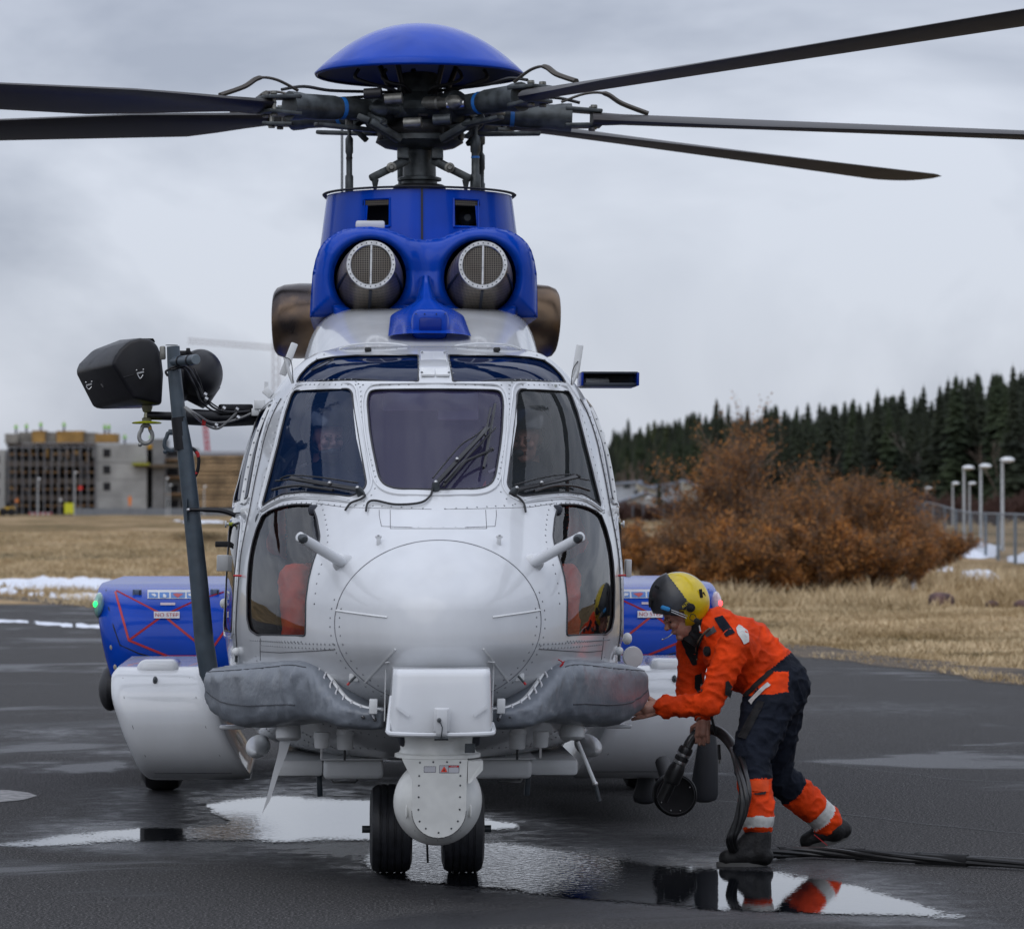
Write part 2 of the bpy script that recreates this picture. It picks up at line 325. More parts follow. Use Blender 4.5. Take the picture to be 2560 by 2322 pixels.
# ---- asphalt apron
def asphalt(name, wet=0):
    m = bpy.data.materials.new(name); m.use_nodes = True; nt = m.node_tree; nn = nt.nodes; l = nt.links; b = nn['Principled BSDF']; MATS[name] = m
    t = N('ShaderNodeTexCoord', nn); o = t.outputs['Object']
    g = N('ShaderNodeTexNoise', nn); g.inputs['Scale'].default_value = 75; g.inputs['Detail'].default_value = 5; g.inputs['Roughness'].default_value = .85; l.new(o, g.inputs['Vector'])
    gr = N('ShaderNodeValToRGB', nn); e = gr.color_ramp.elements; e[0].position = .36; e[0].color = (.012, .012, .013, 1); e[1].position = .70; e[1].color = (.50, .485, .475, 1); k = e.new(.53); k.color = (.062, .060, .060, 1); l.new(g.outputs['Fac'], gr.inputs[0])
    q = N('ShaderNodeMapping', nn); q.inputs['Scale'].default_value = (.33, .42, 1); l.new(o, q.inputs[0])
    w1 = N('ShaderNodeTexNoise', nn); w1.inputs['Scale'].default_value = 1.0; w1.inputs['Detail'].default_value = 7; w1.inputs['Roughness'].default_value = .62; w1.inputs['Distortion'].default_value = .8; l.new(q.outputs[0], w1.inputs['Vector'])
    wr = N('ShaderNodeValToRGB', nn); wr.color_ramp.elements[0].position = .545; wr.color_ramp.elements[0].color = (0, 0, 0, 1); wr.color_ramp.elements[1].position = .62; wr.color_ramp.elements[1].color = (1, 1, 1, 1); l.new(w1.outputs['Fac'], wr.inputs[0])
    at = N('ShaderNodeAttribute', nn); at.attribute_name = 'wet'
    ad = N('ShaderNodeMath', nn, operation='MULTIPLY'); ad.inputs[1].default_value = .75; l.new(wr.outputs[0], ad.inputs[0])
    # damp halo: stored wetness broken up by noise
    nb = N('ShaderNodeTexNoise', nn); nb.inputs['Scale'].default_value = 6; nb.inputs['Detail'].default_value = 8; nb.inputs['Roughness'].default_value = .75; l.new(o, nb.inputs['Vector'])
    s1 = N('ShaderNodeMath', nn, operation='ADD'); l.new(at.outputs['Fac'], s1.inputs[0]); l.new(nb.outputs['Fac'], s1.inputs[1])
    s2 = N('ShaderNodeMapRange', nn); s2.inputs['From Min'].default_value = .72; s2.inputs['From Max'].default_value = 1.15; l.new(s1.outputs[0], s2.inputs[0])
    wetf = N('ShaderNodeMath', nn, operation='MAXIMUM'); l.new(ad.outputs[0], wetf.inputs[0]); l.new(s2.outputs[0], wetf.inputs[1])
    mx = N('ShaderNodeMix', nn, data_type='RGBA', blend_type='MULTIPLY'); l.new(wetf.outputs[0], mx.inputs['Factor']); l.new(gr.outputs[0], mx.inputs['A']); mx.inputs['B'].default_value = (.10, .11, .15, 1)
    l.new(mx.outputs['Result'], b.inputs['Base Color'])
    ro = N('ShaderNodeMapRange', nn); ro.inputs['To Min'].default_value = .92; ro.inputs['To Max'].default_value = .24; l.new(wetf.outputs[0], ro.inputs[0]); l.new(ro.outputs[0], b.inputs['Roughness'])
    sp = N('ShaderNodeMapRange', nn); sp.inputs['To Min'].default_value = .10; sp.inputs['To Max'].default_value = .45; l.new(wetf.outputs[0], sp.inputs[0]); l.new(sp.outputs[0], b.inputs['Specular IOR Level'])
    bp = N('ShaderNodeBump', nn); bp.inputs['Strength'].default_value = 1; bp.inputs['Distance'].default_value = .009; l.new(g.outputs['Fac'], bp.inputs['Height']); l.new(bp.outputs[0], b.inputs['Normal'])
    if wet:
        ed = N('ShaderNodeAttribute', nn); ed.attribute_name = 'edge'
        g2 = N('ShaderNodeTexNoise', nn); g2.inputs['Scale'].default_value = 55; g2.inputs['Detail'].default_value = 3; l.new(o, g2.inputs['Vector'])
        g3 = N('ShaderNodeTexNoise', nn); g3.inputs['Scale'].default_value = 2.2; g3.inputs['Detail'].default_value = 5; l.new(o, g3.inputs['Vector'])
        aa = N('ShaderNodeMath', nn, operation='MULTIPLY_ADD'); aa.inputs[1].default_value = .95; l.new(g2.outputs['Fac'], aa.inputs[0]); l.new(ed.outputs['Fac'], aa.inputs[2])
        a2 = N('ShaderNodeMath', nn, operation='MULTIPLY_ADD'); a2.inputs[1].default_value = .9; l.new(g3.outputs['Fac'], a2.inputs[0]); l.new(aa.outputs[0], a2.inputs[2])
        th = N('ShaderNodeMapRange', nn); th.inputs['From Min'].default_value = 1.19; th.inputs['From Max'].default_value = 1.25; l.new(a2.outputs[0], th.inputs[0])
        wt = N('ShaderNodeBsdfPrincipled', nn); wt.inputs['Base Color'].default_value = (.006, .007, .009, 1); wt.inputs['Roughness'].default_value = .015; wt.inputs['IOR'].default_value = 1.75
        rp = N('ShaderNodeAttribute', nn); rp.attribute_name = 'ripple'
        mq = N('ShaderNodeMapping', nn); mq.inputs['Scale'].default_value = (1.1, 1, 1); l.new(o, mq.inputs[0])
        rn = N('ShaderNodeTexNoise', nn); rn.inputs['Scale'].default_value = 26; rn.inputs['Detail'].default_value = 2.5; rn.inputs['Distortion'].default_value = .7; l.new(mq.outputs[0], rn.inputs['Vector'])
        rb = N('ShaderNodeBump', nn); rb.inputs['Distance'].default_value = .010; l.new(rn.outputs['Fac'], rb.inputs['Height']); l.new(rp.outputs['Fac'], rb.inputs['Strength']); l.new(rb.outputs[0], wt.inputs['Normal'])
        mxs = N('ShaderNodeMixShader', nn); l.new(th.outputs[0], mxs.inputs[0]); trp = N('ShaderNodeBsdfTransparent', nn); l.new(trp.outputs[0], mxs.inputs[1]); l.new(wt.outputs[0], mxs.inputs[2]); l.new(mxs.outputs[0], nn['Material Output'].inputs[0])
    return m
asp = asphalt('asphalt'); aspw = asphalt('asphalt_under_water', 1)
P1 = [(-60, 2112), (0, 2108), (120, 2092), (250, 2078), (370, 2069), (500, 2068), (590, 2058), (560, 2042), (520, 2026), (516, 2010), (600, 1996), (700, 1988), (760, 1996), (850, 2000), (935, 2002), (1000, 2012), (1060, 2030), (1180, 2040), (1290, 2058), (1300, 2068), (1200, 2076), (1060, 2084), (940, 2096), (700, 2099), (500, 2098), (300, 2103), (0, 2113)]
P2 = [(905, 2150), (930, 2120), (1000, 2100), (1120, 2098), (1250, 2106), (1380, 2124), (1500, 2142), (1640, 2160), (1780, 2168), (1930, 2180), (2060, 2196), (2160, 2218), (2260, 2246), (2340, 2268), (2420, 2290), (2380, 2296), (2200, 2288), (2000, 2280), (1750, 2268), (1500, 2248), (1250, 2222), (1050, 2204), (960, 2190)]
wetz = [P1, P2, [(150, 2010), (400, 1965), (700, 1950), (1000, 1960), (1300, 2010), (1500, 2070), (1900, 2120), (2100, 2190), (1200, 2260), (900, 2200), (600, 2130), (300, 2120)]]
def dpx(p, poly):
    best = 1e9; q = V(p)
    for i in range(len(poly)):
        a = V(poly[i - 1]); b = V(poly[i]); ab = b - a; t = max(0, min(1, (q - a).dot(ab) / max(ab.length_squared, 1e-9))); best = min(best, (q - a - ab * t).length)
    return best
def wetness(p):
    x, y = p; px, d = pxd(x, y)
    if d < 13.5 or d > 40: return 0
    py = 1280 + F * 1.73 / d; q = (px, py); w = 0
    for k, pl in enumerate(wetz):
        dd = dpx(q, pl) * (1 if not inside(q, pl) else -1); w = max(w, (.75 if k < 2 else .45) * sm(1 - dd / (60 if k < 2 else 45)))
    for (x0, y0, rx, ry, s_) in ((150, 1832, 300, 20, .62), (330, 1880, 300, 22, .62), (560, 1915, 160, 16, .6), (60, 1600, 500, 22, .45), (100, 1545, 500, 12, .5), (2200, 1770, 500, 30, .42), (1850, 1845, 300, 14, .35), (2400, 1990, 220, 16, .35), (330, 2185, 260, 22, .45), (800, 2210, 200, 20, .3), (2300, 2250, 300, 25, .35)):
        w = max(w, s_ * exp(-((px - x0) / rx) ** 2 - ((py - y0) / ry) ** 2))
    return w
EDGE = [G(*p) for p in [(-2600, 1455), (-600, 1478), (0, 1498), (120, 1508), (240, 1520), (600, 1530), (1200, 1560), (1560, 1588), (1800, 1612), (2030, 1642), (2200, 1662), (2400, 1690), (2560, 1716), (2800, 1750), (3600, 1880), (5200, 2200)]]
outer = [(p.x, p.y) for p in EDGE] + [(40, -20), (40, -62), (-70, -62), (-70, 40)]
def edgejit(pl):
    o = []
    for x, y in pl: o.append((x + .25 * noise.noise(V((x * .8, y * .8, 0))), y + .5 * noise.noise(V((x * .9, y * .9, 4)))))
    return o
outer = edgejit(resample(outer, 1.0))
vs, fs = tri2d(outer, [], .9)
mb = MB(); mb.add([V((p.x, p.y, 0.0)) for p in vs], fs)
fine = [p for p in vs]
o = mb.build('apron', asp, tags={'kind': 'structure'}); at = o.data.attributes.new('wet', 'FLOAT', 'POINT'); at.data.foreach_set('value', [wetness((p.x, p.y)) for p in vs])
def shrink2(poly, d):
    n = len(poly); area = sum(poly[i - 1][0] * poly[i][1] - poly[i][0] * poly[i - 1][1] for i in range(n)); s = 1 if area > 0 else -1; out = []
    for i in range(n):
        t = V(poly[(i + 2) % n]) - V(poly[i - 2]); t.normalize(); out.append((poly[i][0] - t.y * s * d, poly[i][1] + t.x * s * d * .55))
    return out
def puddle(pl, name, lab, ripc):
    pl = resample(pl, 14); big = shrink2(pl, -22); vs, fs = tri2d(big, [], 12); mb = MB(); mb.add([G(p.x, p.y, .004) for p in vs], fs); o = mb.build(name, aspw, tags={'kind': 'structure'})
    a = o.data.attributes.new('edge', 'FLOAT', 'POINT'); a.data.foreach_set('value', [max(-1, min(1, dpx((p.x, p.y), pl) * (1 if inside((p.x, p.y), pl) else -1) / 16)) * .5 + .27 for p in vs])
    a = o.data.attributes.new('wet', 'FLOAT', 'POINT'); a.data.foreach_set('value', [.8] * len(vs))
    a = o.data.attributes.new('ripple', 'FLOAT', 'POINT'); a.data.foreach_set('value', [.02 + .75 * exp(-(((p.x - ripc[0]) / ripc[2]) ** 2 + ((p.y - ripc[1]) / ripc[3]) ** 2)) for p in vs])
puddle(P1, 'water', '', (560, 2075, 90, 30)); puddle(P2, 'water', '', (1230, 2160, 260, 60))
mb = MB(); pl = resample([(-80, 1974), (20, 1974), (70, 1980), (93, 1988), (60, 1998), (0, 2004), (-80, 2006)], 12); vs, fs = tri2d(pl, [], 14); mb.add([G(p.x, p.y, .004) for p in vs], fs); mb.build('painted_line', mat('worn_white_road_paint', (.34, .33, .32), .8, var=.3, vs=14, col2=(.16, .16, .16), bump=.3), tags={'kind': 'structure'})
tar = mat('tar_seam', (.012, .012, .014), .5, bump=.2)
for pts in ([(1560, 1985), (1900, 2010), (2250, 2052), (2600, 2085)], [(2030, 1905), (2200, 1925), (2400, 1948), (2600, 1955)], [(1560, 1762), (1700, 1768), (2000, 1775), (2300, 1772)]):
    q = catmull([G(a, b, .003) for a, b in pts], 12); q = [p + V((.03 * noise.noise(p * 3), .12 * noise.noise(p * 2.1), 0)) for p in q]; mb = MB(); k = len(q); mb.add([p + V((0, .014 + .012 * noise.noise(p * 5), 0)) for p in q] + [p - V((0, .014, 0)) for p in q], [(i, i + 1, i + 1 + k, i + k) for i in range(k - 1)]); mb.build('tar_seam', tar, tags={'kind': 'structure'})
# mud verge along the apron edge
mb = MB(); E2 = [V((x, y, 0)) for x, y in outer]; ed = [p for p in E2 if pxd(p.x, p.y)[1] > 25 and -200 < pxd(p.x, p.y)[0] < 3000]
k = len(ed); inn = []; out_ = []
for i, p in enumerate(ed):
    d = (ed[min(i + 1, k - 1)] - ed[max(i - 1, 0)]).normalized(); nrm = V((-d.y, d.x, 0)); nrm = nrm if nrm.y > 0 or nrm.x > 0 else -nrm; j = .5 + .5 * noise.noise(V((p.x, p.y, 9)))
    inn.append(V((p.x, p.y, .004)) - nrm * .12 * j); out_.append(V((p.x, p.y, .03)) + nrm * (.4 + .9 * j))
mb.add(inn + out_, [(i, i + 1, i + 1 + k, i + k) for i in range(k - 1)]); mb.build('verge', mat('dark_soil', (.03, .022, .016), .9, var=.4, vs=3, col2=(.12, .085, .05), bump=.8, bs=20), tags={'kind': 'structure'})
# ---- snow
snowm = mat('old_snow', (.72, .75, .82), .7, var=.06, vs=4, bump=.5, bs=12)
def snow(name, pl, h=.09):
    pl = resample(pl, 10); pl = [(x + 6 * noise.noise(V((x * .05, y * .05, 2))), y + 3 * noise.noise(V((x * .06, y * .1, 5)))) for x, y in pl]; vs, fs = tri2d(pl, [], 7); mb = MB()
    for p in vs:
        g = G(p.x, p.y); z0 = max(terr(g.x, g.y), 0); g = G(p.x, p.y, z0); d = dpx((p.x, p.y), pl); e = min(1, d / 6); mb.v.append(V((g.x, g.y, z0 - .01 + h * e * (1 + .5 * noise.noise(V((g.x * 2, g.y * 1, 0)))))))
    mb.f = fs; mb.m = [0] * len(fs); mb.build(name, snowm, tags={'kind': 'stuff', 'label': 'patchy old snow lying on the ground', 'category': 'snow'}, fixn=True)
snow('snow', [(-60, 1456), (60, 1452), (200, 1450), (330, 1456), (500, 1460), (640, 1468), (640, 1476), (420, 1474), (240, 1476), (120, 1474), (0, 1470), (-60, 1478)], .16)
snow('snow', [(-60, 1478), (30, 1474), (80, 1482), (150, 1484), (250, 1490), (330, 1496), (320, 1506), (200, 1504), (120, 1494), (40, 1486), (-60, 1484)], .10)
snow('snow', [(-60, 1544), (20, 1546), (120, 1552), (260, 1560), (400, 1566), (400, 1574), (250, 1572), (150, 1568), (60, 1560), (-60, 1556)], .03)
for pl in ([(2257, 1398), (2300, 1394), (2312, 1402), (2290, 1408), (2262, 1404)], [(2305, 1406), (2350, 1408), (2390, 1424), (2386, 1432), (2340, 1428), (2312, 1420)], [(2394, 1432), (2450, 1432), (2505, 1446), (2500, 1456), (2440, 1454), (2400, 1446)], [(2515, 1450), (2580, 1450), (2580, 1458), (2520, 1458)], [(2400, 1366), (2450, 1358), (2500, 1366), (2490, 1392), (2440, 1398), (2404, 1390)], [(2515, 1392), (2570, 1386), (2600, 1398), (2560, 1410), (2520, 1406)], [(2268, 1466), (2290, 1462), (2300, 1474), (2280, 1480)], [(420, 1302), (480, 1299), (560, 1302), (560, 1306), (480, 1307)], [(1560, 1446), (1620, 1440), (1640, 1446), (1590, 1452)]): snow('snow', pl, .17)
# ---- dry grass blades
def grass(name, area, n, hmin, hmax, m, seed):
    rnd = random.Random(seed); vs = []; fs = []
    for _ in range(n):
        px = rnd.uniform(area[0], area[2]); t = rnd.random(); d0, d1 = F * 1.73 / (area[3] - 1280), F * 1.73 / (area[1] - 1280); d = d0 + (d1 - d0) * t ** 1.3
        p = D(px, 1161 + F * math.tan(PIT), d); x, y = p.x + rnd.gauss(0, .3), p.y
        if inside((x, y), outer): continue
        cl = noise.noise(V((x * .9, y * .5, 7))); 
        if cl < rnd.uniform(-.8, .35): continue
        z = terr(x, y) - .01; h = rnd.uniform(hmin, hmax) * (1 + .8 * cl); w_ = .012 + .00012 * d; a = rnd.uniform(0, pi); lx, ly = rnd.gauss(0, .5) * h, rnd.gauss(0, .4) * h; k = len(vs)
        vs += [(x - w_ * cos(a), y - w_ * sin(a), z), (x + w_ * cos(a), y + w_ * sin(a), z), (x + lx, y + ly, z + h)]; fs.append((k, k + 1, k + 2))
    me = bpy.data.meshes.new(name); me.from_pydata(vs, [], fs); me.materials.append(m); o = bpy.data.objects.new(name, me); COL.objects.link(o); o['kind'] = 'stuff'; o['label'] = 'dry straw coloured grass beside the tarmac'; o['category'] = 'grass'
straw = mat('dry_straw', (.66, .52, .33), .9, var=.1, vs=.45, col2=(.30, .215, .11), spec=.1)
grass('grass', (1480, 1470, 2640, 1730), 100000, .03, .10, straw, 1); grass('grass', (1500, 1440, 2640, 1520), 15000, .14, .34, straw, 2); grass('grass', (-60, 1345, 720, 1520), 50000, .05, .16, straw, 3)
# ---- rusty leafed shrubs
def shrub_mesh(seed, H_, spread, stems, lean=0):
    rnd = random.Random(seed); tv = []; tf = []; lv = []; lf = []
    def seg(a, b, r0, r1):
        d = (b - a); u, w_ = perp(d); k = len(tv)
        for p, r in ((a, r0), (b, r1)):
            for q in range(3): t = 2.094 * q; tv.append(tuple(p + u * cos(t) * r + w_ * sin(t) * r))
        tf.extend([(k + q, k + (q + 1) % 3, k + 3 + (q + 1) % 3, k + 3 + q) for q in range(3)])
    def leaf(p, s):
        k = len(lv); a = V((rnd.gauss(0, 1), rnd.gauss(0, 1), rnd.gauss(.6, 1))).normalized() * s; b = a.cross(V((rnd.gauss(0, 1), rnd.gauss(0, 1), rnd.gauss(0, 1)))).normalized() * s * .45
        lv.extend([tuple(p - b), tuple(p + b), tuple(p + a * 1.3)]); lf.append((k, k + 1, k + 2))
    def grow(p, d, L, r, lvl):
        n_ = 5 if lvl < 2 else 3; cur = p
        for i in range(n_):
            d = (d + V((rnd.gauss(0, .15), rnd.gauss(0, .15), rnd.gauss(.05, .10)))).normalized(); nx = cur + d * L / n_; seg(cur, nx, r * (1 - .7 * i / n_), r * (1 - .7 * (i + 1) / n_)); cur = nx
            if lvl < 3 and (i > 0 or lvl > 0):
                for _ in range((2, 2, 3)[lvl] + (1 if rnd.random() < .5 else 0)):
                    dd = (d + V((rnd.gauss(0, .5), rnd.gauss(0, .5), rnd.gauss(.25, .3)))).normalized(); grow(cur, dd, L * rnd.uniform(.38, .66), max(.0035, r * .45), lvl + 1)
            if lvl >= 2:
                for _ in range(2 if lvl == 3 else 1):
                    if rnd.random() < .22: leaf(cur + V((rnd.gauss(0, .03), rnd.gauss(0, .03), rnd.gauss(0, .03))), rnd.uniform(.026, .06))
    for s in range(stems):
        a = rnd.uniform(0, 2 * pi); tl = abs(rnd.gauss(0, 1)) * spread; d = V((cos(a) * tl + lean, sin(a) * tl, 1)).normalized(); L = H_ * rnd.uniform(.55, 1.0) * (.75 + .25 * d.z)
        grow(V((cos(a) * .2 * rnd.random(), sin(a) * .2 * rnd.random(), 0)), d, L, .022, 0)
    out = []
    for v_, f_, nm in ((tv, tf, 'branches'), (lv, lf, 'leaves')):
        me = bpy.data.meshes.new(nm); me.from_pydata(v_, [], f_); out.append(me)
    return out
twig = mat('shrub_bark', (.19, .135, .10), .85, var=.25, vs=3); rust = mat('rust_brown_leaf', (.50, .215, .06), .8, vs=2.2, col2=(.14, .08, .04), spec=.1)
SH = [shrub_mesh(5, 2.3, .62, 9), shrub_mesh(11, 1.7, 1.15, 10), shrub_mesh(23, 1.1, 1.7, 12)]
for a, b in SH: a.materials.append(twig); b.materials.append(rust)
shr = [(0, 1850, 1478, 1.0, 'tall rust brown shrub behind the crewman, highest of the thicket'), (1, 2190, 1462, .98, 'broad rust brown shrub to the right of the tall one'), (1, 1960, 1482, .9, 'spreading bare twigged shrub in front of the tall rusty one'), (0, 2105, 1462, .78, 'upright rust brown shrub in the middle of the thicket'),
       (2, 1640, 1462, .95, 'low straggly shrub right beside the helicopter'), (1, 1745, 1480, .66, 'low brown shrub behind the yellow helmet'), (2, 2320, 1440, .95, 'small rusty shrub at the right end of the thicket'), (2, 2250, 1480, .8, 'low twiggy shrub in front of the snow patch'), (2, 1560, 1440, .95, 'thin low shrub touching the white helicopter side'), (1, 2280, 1445, .72, 'rounded rusty shrub near the wire fence'), (2, 1885, 1490, 1.1, 'lowest twiggy shrub at the foot of the tall rusty one'), (2, 2050, 1490, 1.1, 'low sprawling shrub at the front of the thicket centre'), (2, 2170, 1488, 1.0, 'low sprawling shrub in front of the broad rusty one'), (2, 1800, 1484, 1.1, 'low sprawling shrub between helmet and tall shrub')]
for i, (k, px, py, sc, lab) in enumerate(shr):
    g = G(px, py); g.z = terr(g.x, g.y) - .03; r = root('shrub', g, lab, 'shrub', 'rust brown shrubs of the thicket'); r.rotation_euler = (0, 0, i * 1.3); r.scale = (sc, sc, sc); del r['_o']
    for me in SH[k]:
        c = bpy.data.objects.new(me.name, me); COL.objects.link(c); c.parent = r
# ---- conifers
def conifer(seed, h=12, slim=1):
    rnd = random.Random(seed); vs = []; fs = []; n = int(h * 6)
    for i in range(n):
        z = h * (.10 + .9 * i / n); R_ = h * .19 * slim * max(0, 1 - z / h) ** .72 * rnd.uniform(.65, 1.2) + .10
        for k in range(9):
            a = rnd.uniform(0, 2 * pi); r = R_ * rnd.uniform(.6, 1.15); dr = -r * rnd.uniform(.1, .5); w_ = r * .26 + .06; p0 = V((0, 0, z)); p1 = V((cos(a) * r * .55, sin(a) * r * .55, z + dr * .3)); p2 = V((cos(a) * r, sin(a) * r, z + dr)); s_ = V((-sin(a), cos(a), 0)) * w_; q = len(vs)
            vs += [tuple(p0 + V((0, 0, .15))), tuple(p1 + s_ - V((0, 0, .12 * r))), tuple(p2), tuple(p1 - s_ - V((0, 0, .12 * r))), tuple(p1 + V((0, 0, .12)))]; fs += [(q, q + 1, q + 4), (q + 1, q + 2, q + 4), (q + 2, q + 3, q + 4), (q + 3, q, q + 4)]
    q = len(vs); vs += [(-.08, 0, h * .93), (.08, 0, h * .93), (0, 0, h * 1.04)]; fs.append((q, q + 1, q + 2))
    me = bpy.data.meshes.new('crown'); me.from_pydata(vs, [], fs); mt = MB(); mt.tube([(0, 0, -1), (0, 0, h * .9)], [.2, .03], 6); mo = mt.build('trunk', mat('conifer_bark', (.06, .05, .04), .9)); tm = mo.data; bpy.data.objects.remove(mo); return me, tm
cg = [mat('conifer_needles', (.045, .060, .028), .8, vs=.25, col2=(.018, .026, .015), spec=.15), mat('larch_green', (.060, .072, .028), .8, vs=.25, col2=(.03, .036, .016), spec=.15), mat('spruce_dark', (.036, .044, .025), .8, vs=.25, col2=(.015, .019, .013), spec=.15)]
CT_ = []
for k in range(6): me, tm = conifer(40 + k, 12, (1, .85, 1.15, .8, 1.3, 1)[k]); me.materials.append(cg[(0, 2, 0, 2, 1, 2)[k]]); CT_.append((me, tm))
rnd = random.Random(3); count = 0; kinds = ['green spruce', 'slim dark spruce', 'broad spruce', 'very slim spruce', 'pale green pine', 'dark spruce']; LB = {}
def tree(x, y, h, k, lab, grp, z=None, front=True):
    me, tm = CT_[k]; e = bpy.data.objects.new('conifer_tree', None); COL.objects.link(e); e.location = (x, y, (terr(x, y) if z is None else z) - .3); s_ = h / 12; e.scale = (s_ * rnd.uniform(.9, 1.15), s_ * rnd.uniform(.9, 1.15), s_); e.rotation_euler = (0, 0, rnd.uniform(0, 6.28))
    e['label'] = lab; e['category'] = 'tree'; e['group'] = grp
    for q in (me, tm):
        c = bpy.data.objects.new(q.name, q); COL.objects.link(c); c.parent = e
for row in range(6):
    px = 1480 + row * 5
    while px < 2640:
        f = row / 5; d = fd0(px) + 20 + 120 * f; d += rnd.uniform(-8, 8); p = D(px, 1161 + F * math.tan(PIT), d); x, y = p.x, p.y; z = terr(x, y); h = fh(px) * rnd.uniform(.78, 1.12) * (1 if row == 5 else .92)
        if row == 5:
            h = max(5, 1.73 + (1280 - topy(px)) * d / F - z + rnd.choice((-3, -2, -1.5, -.8, -.5, 0, .3, 1.2)))
        k = rnd.choice((0, 2, 4, 0, 1)) if px < 1760 else rnd.choice((1, 3, 5, 0, 1, 5))
        zi = min(11, int((px - 1480) / 95)); zone = ('just right of the helicopter', 'above the small cream house wing', 'above the middle pale house', 'left of the tall shrub', 'behind the tall shrub top', 'right of the tall shrub top', 'above the right shrubs', 'left of the fence end', 'above the fence end', 'above the middle lamps', 'above the tallest lamp', 'at the right picture edge')[zi]
        where = ('front edge', 'second row', 'middle', 'middle', 'upper slope', 'skyline')[row]; kk = kinds[k]; LB[(kk, where, zone)] = LB.get((kk, where, zone), 0) + 1; nth = LB[(kk, where, zone)]
        lab = '%s%s on the wood\'s %s, %s' % (('', 'next ', 'third ', 'fourth ', 'fifth ')[min(nth - 1, 4)], kk, where, zone)
        tree(x, y, h, k, lab, 'conifers of the wood'); count += 1
        px += rnd.choice((9, 13, 17, 22, 27, 34)) * (1.0 if row < 5 else .9) * (1.2 if px > 2000 else 1)
print('trees', count)
# mass of the wood behind the rows
vs = []; fs = []
for i in range(700):
    px = rnd.uniform(1470, 2700); d = fd0(px) + rnd.uniform(60, 190); p = D(px, 1161 + F * math.tan(PIT), d); z = terr(p.x, p.y); h = fh(px) * .8; q = len(vs); r = h * .2
    for t in range(5): a = 1.2566 * t; vs.append((p.x + cos(a) * r, p.y + sin(a) * r, z))
    vs.append((p.x, p.y, z + h)); fs += [(q + t, q + (t + 1) % 5, q + 5) for t in range(5)]
me = bpy.data.meshes.new('wood'); me.from_pydata(vs, [], fs); me.materials.append(cg[2]); o = bpy.data.objects.new('wood', me); COL.objects.link(o); o['kind'] = 'stuff'; o['label'] = 'dark mass of conifers filling the wood behind'; o['category'] = 'wood'
# trees on the far side of the field behind the camera (seen as reflections in the glass)
for k in range(46):
    a = pi + (k / 45 - .5) * 2.6 + YAW; r = 150 + rnd.uniform(-8, 12); x, y = CAM.x + r * sin(a), CAM.y + r * cos(a); tree(x, y, rnd.uniform(9, 14), rnd.choice((1, 3, 5)), 'dark conifer across the field behind the viewer', 'conifers across the field behind the viewer')
# bare deciduous trees
def bare(seed, h):
    rr = random.Random(seed); mb = MB()
    def g(p, d, L, r, l):
        q = p + d * L; mb.tube([p, (p + q) / 2 + V((rr.gauss(0, .04), rr.gauss(0, .04), 0)) * L, q], [r, r * .8, r * .6], 4, cap=False)
        if l < 4:
            for _ in range(3): g(q if rr.random() < .6 else p.lerp(q, .7), (d + V((rr.gauss(0, .35), rr.gauss(0, .35), .15))).normalized(), L * rr.uniform(.55, .8), r * .55, l + 1)
    g(V((0, 0, 0)), V((0, 0, 1)), h * .35, .16, 0); return mb
for px, d, h, c, lab in ((1560, 470, 7, (.16, .12, .10), 'bare pinkish grey tree beside the pale house, nearest the helicopter'), (1590, 475, 8, (.17, .13, .11), 'bare pinkish grey tree above the house roof'), (1612, 480, 7, (.17, .13, .11), 'smaller bare grey tree above the house roof'), (2306, 372, 10, (.15, .14, .12), 'tall bare pale trunk standing out of the dark wood'), (2500, 350, 9, (.13, .10, .08), 'tall bare brown tree behind the tallest lamp')):
    p = D(px, 1161 + F * math.tan(PIT), d); z = terr(p.x, p.y); r = root('bare_tree', (p.x, p.y, z), lab, 'tree', 'bare trees in front of the wood'); mb = bare(px, h); mb.v = [v_ + V((p.x, p.y, z - .2)) for v_ in mb.v]; mb.build('trunk_and_branches', mat('pale_bark_%d' % int(c[0] * 100), c, .9), r)
# hedge-like low shrubs before the houses and the wood
SL = shrub_mesh(77, .9, .9, 8); SL[0].materials.append(mat('reddish_twig', (.10, .055, .045), .9)); SL[1].materials.append(mat('reddish_bud', (.09, .045, .035), .9))
for i in range(34):
    px = 1530 + i * 11 if i < 20 else 2230 + (i - 20) * 26; d = 330 + rnd.uniform(-12, 12) if i < 20 else 300 + rnd.uniform(-20, 10); p = D(px, 1161 + F * math.tan(PIT), d); e = bpy.data.objects.new('hedge_shrub', None); COL.objects.link(e); e.location = (p.x, p.y, terr(p.x, p.y)); s_ = rnd.uniform(.8, 1.2); e.scale = (s_ * 1.3, s_ * 1.3, s_ * (1 if i < 20 else 1.5)); e.rotation_euler = (0, 0, i)
    e['label'] = 'reddish leafless shrub in front of the pale houses' if i < 20 else 'reddish leafless shrub at the foot of the dark wood'; e['category'] = 'shrub'; e['group'] = 'leafless shrubs by the houses' if i < 20 else 'leafless shrubs by the wood'
    for me in SL: c = bpy.data.objects.new(me.name, me); COL.objects.link(c); c.parent = e
# small spruce beside the houses
p = D(1648, 1161 + F * math.tan(PIT), 360); tree(p.x, p.y, 4.2, 5, 'small lone spruce standing in front of the pale houses', 'lone spruce')
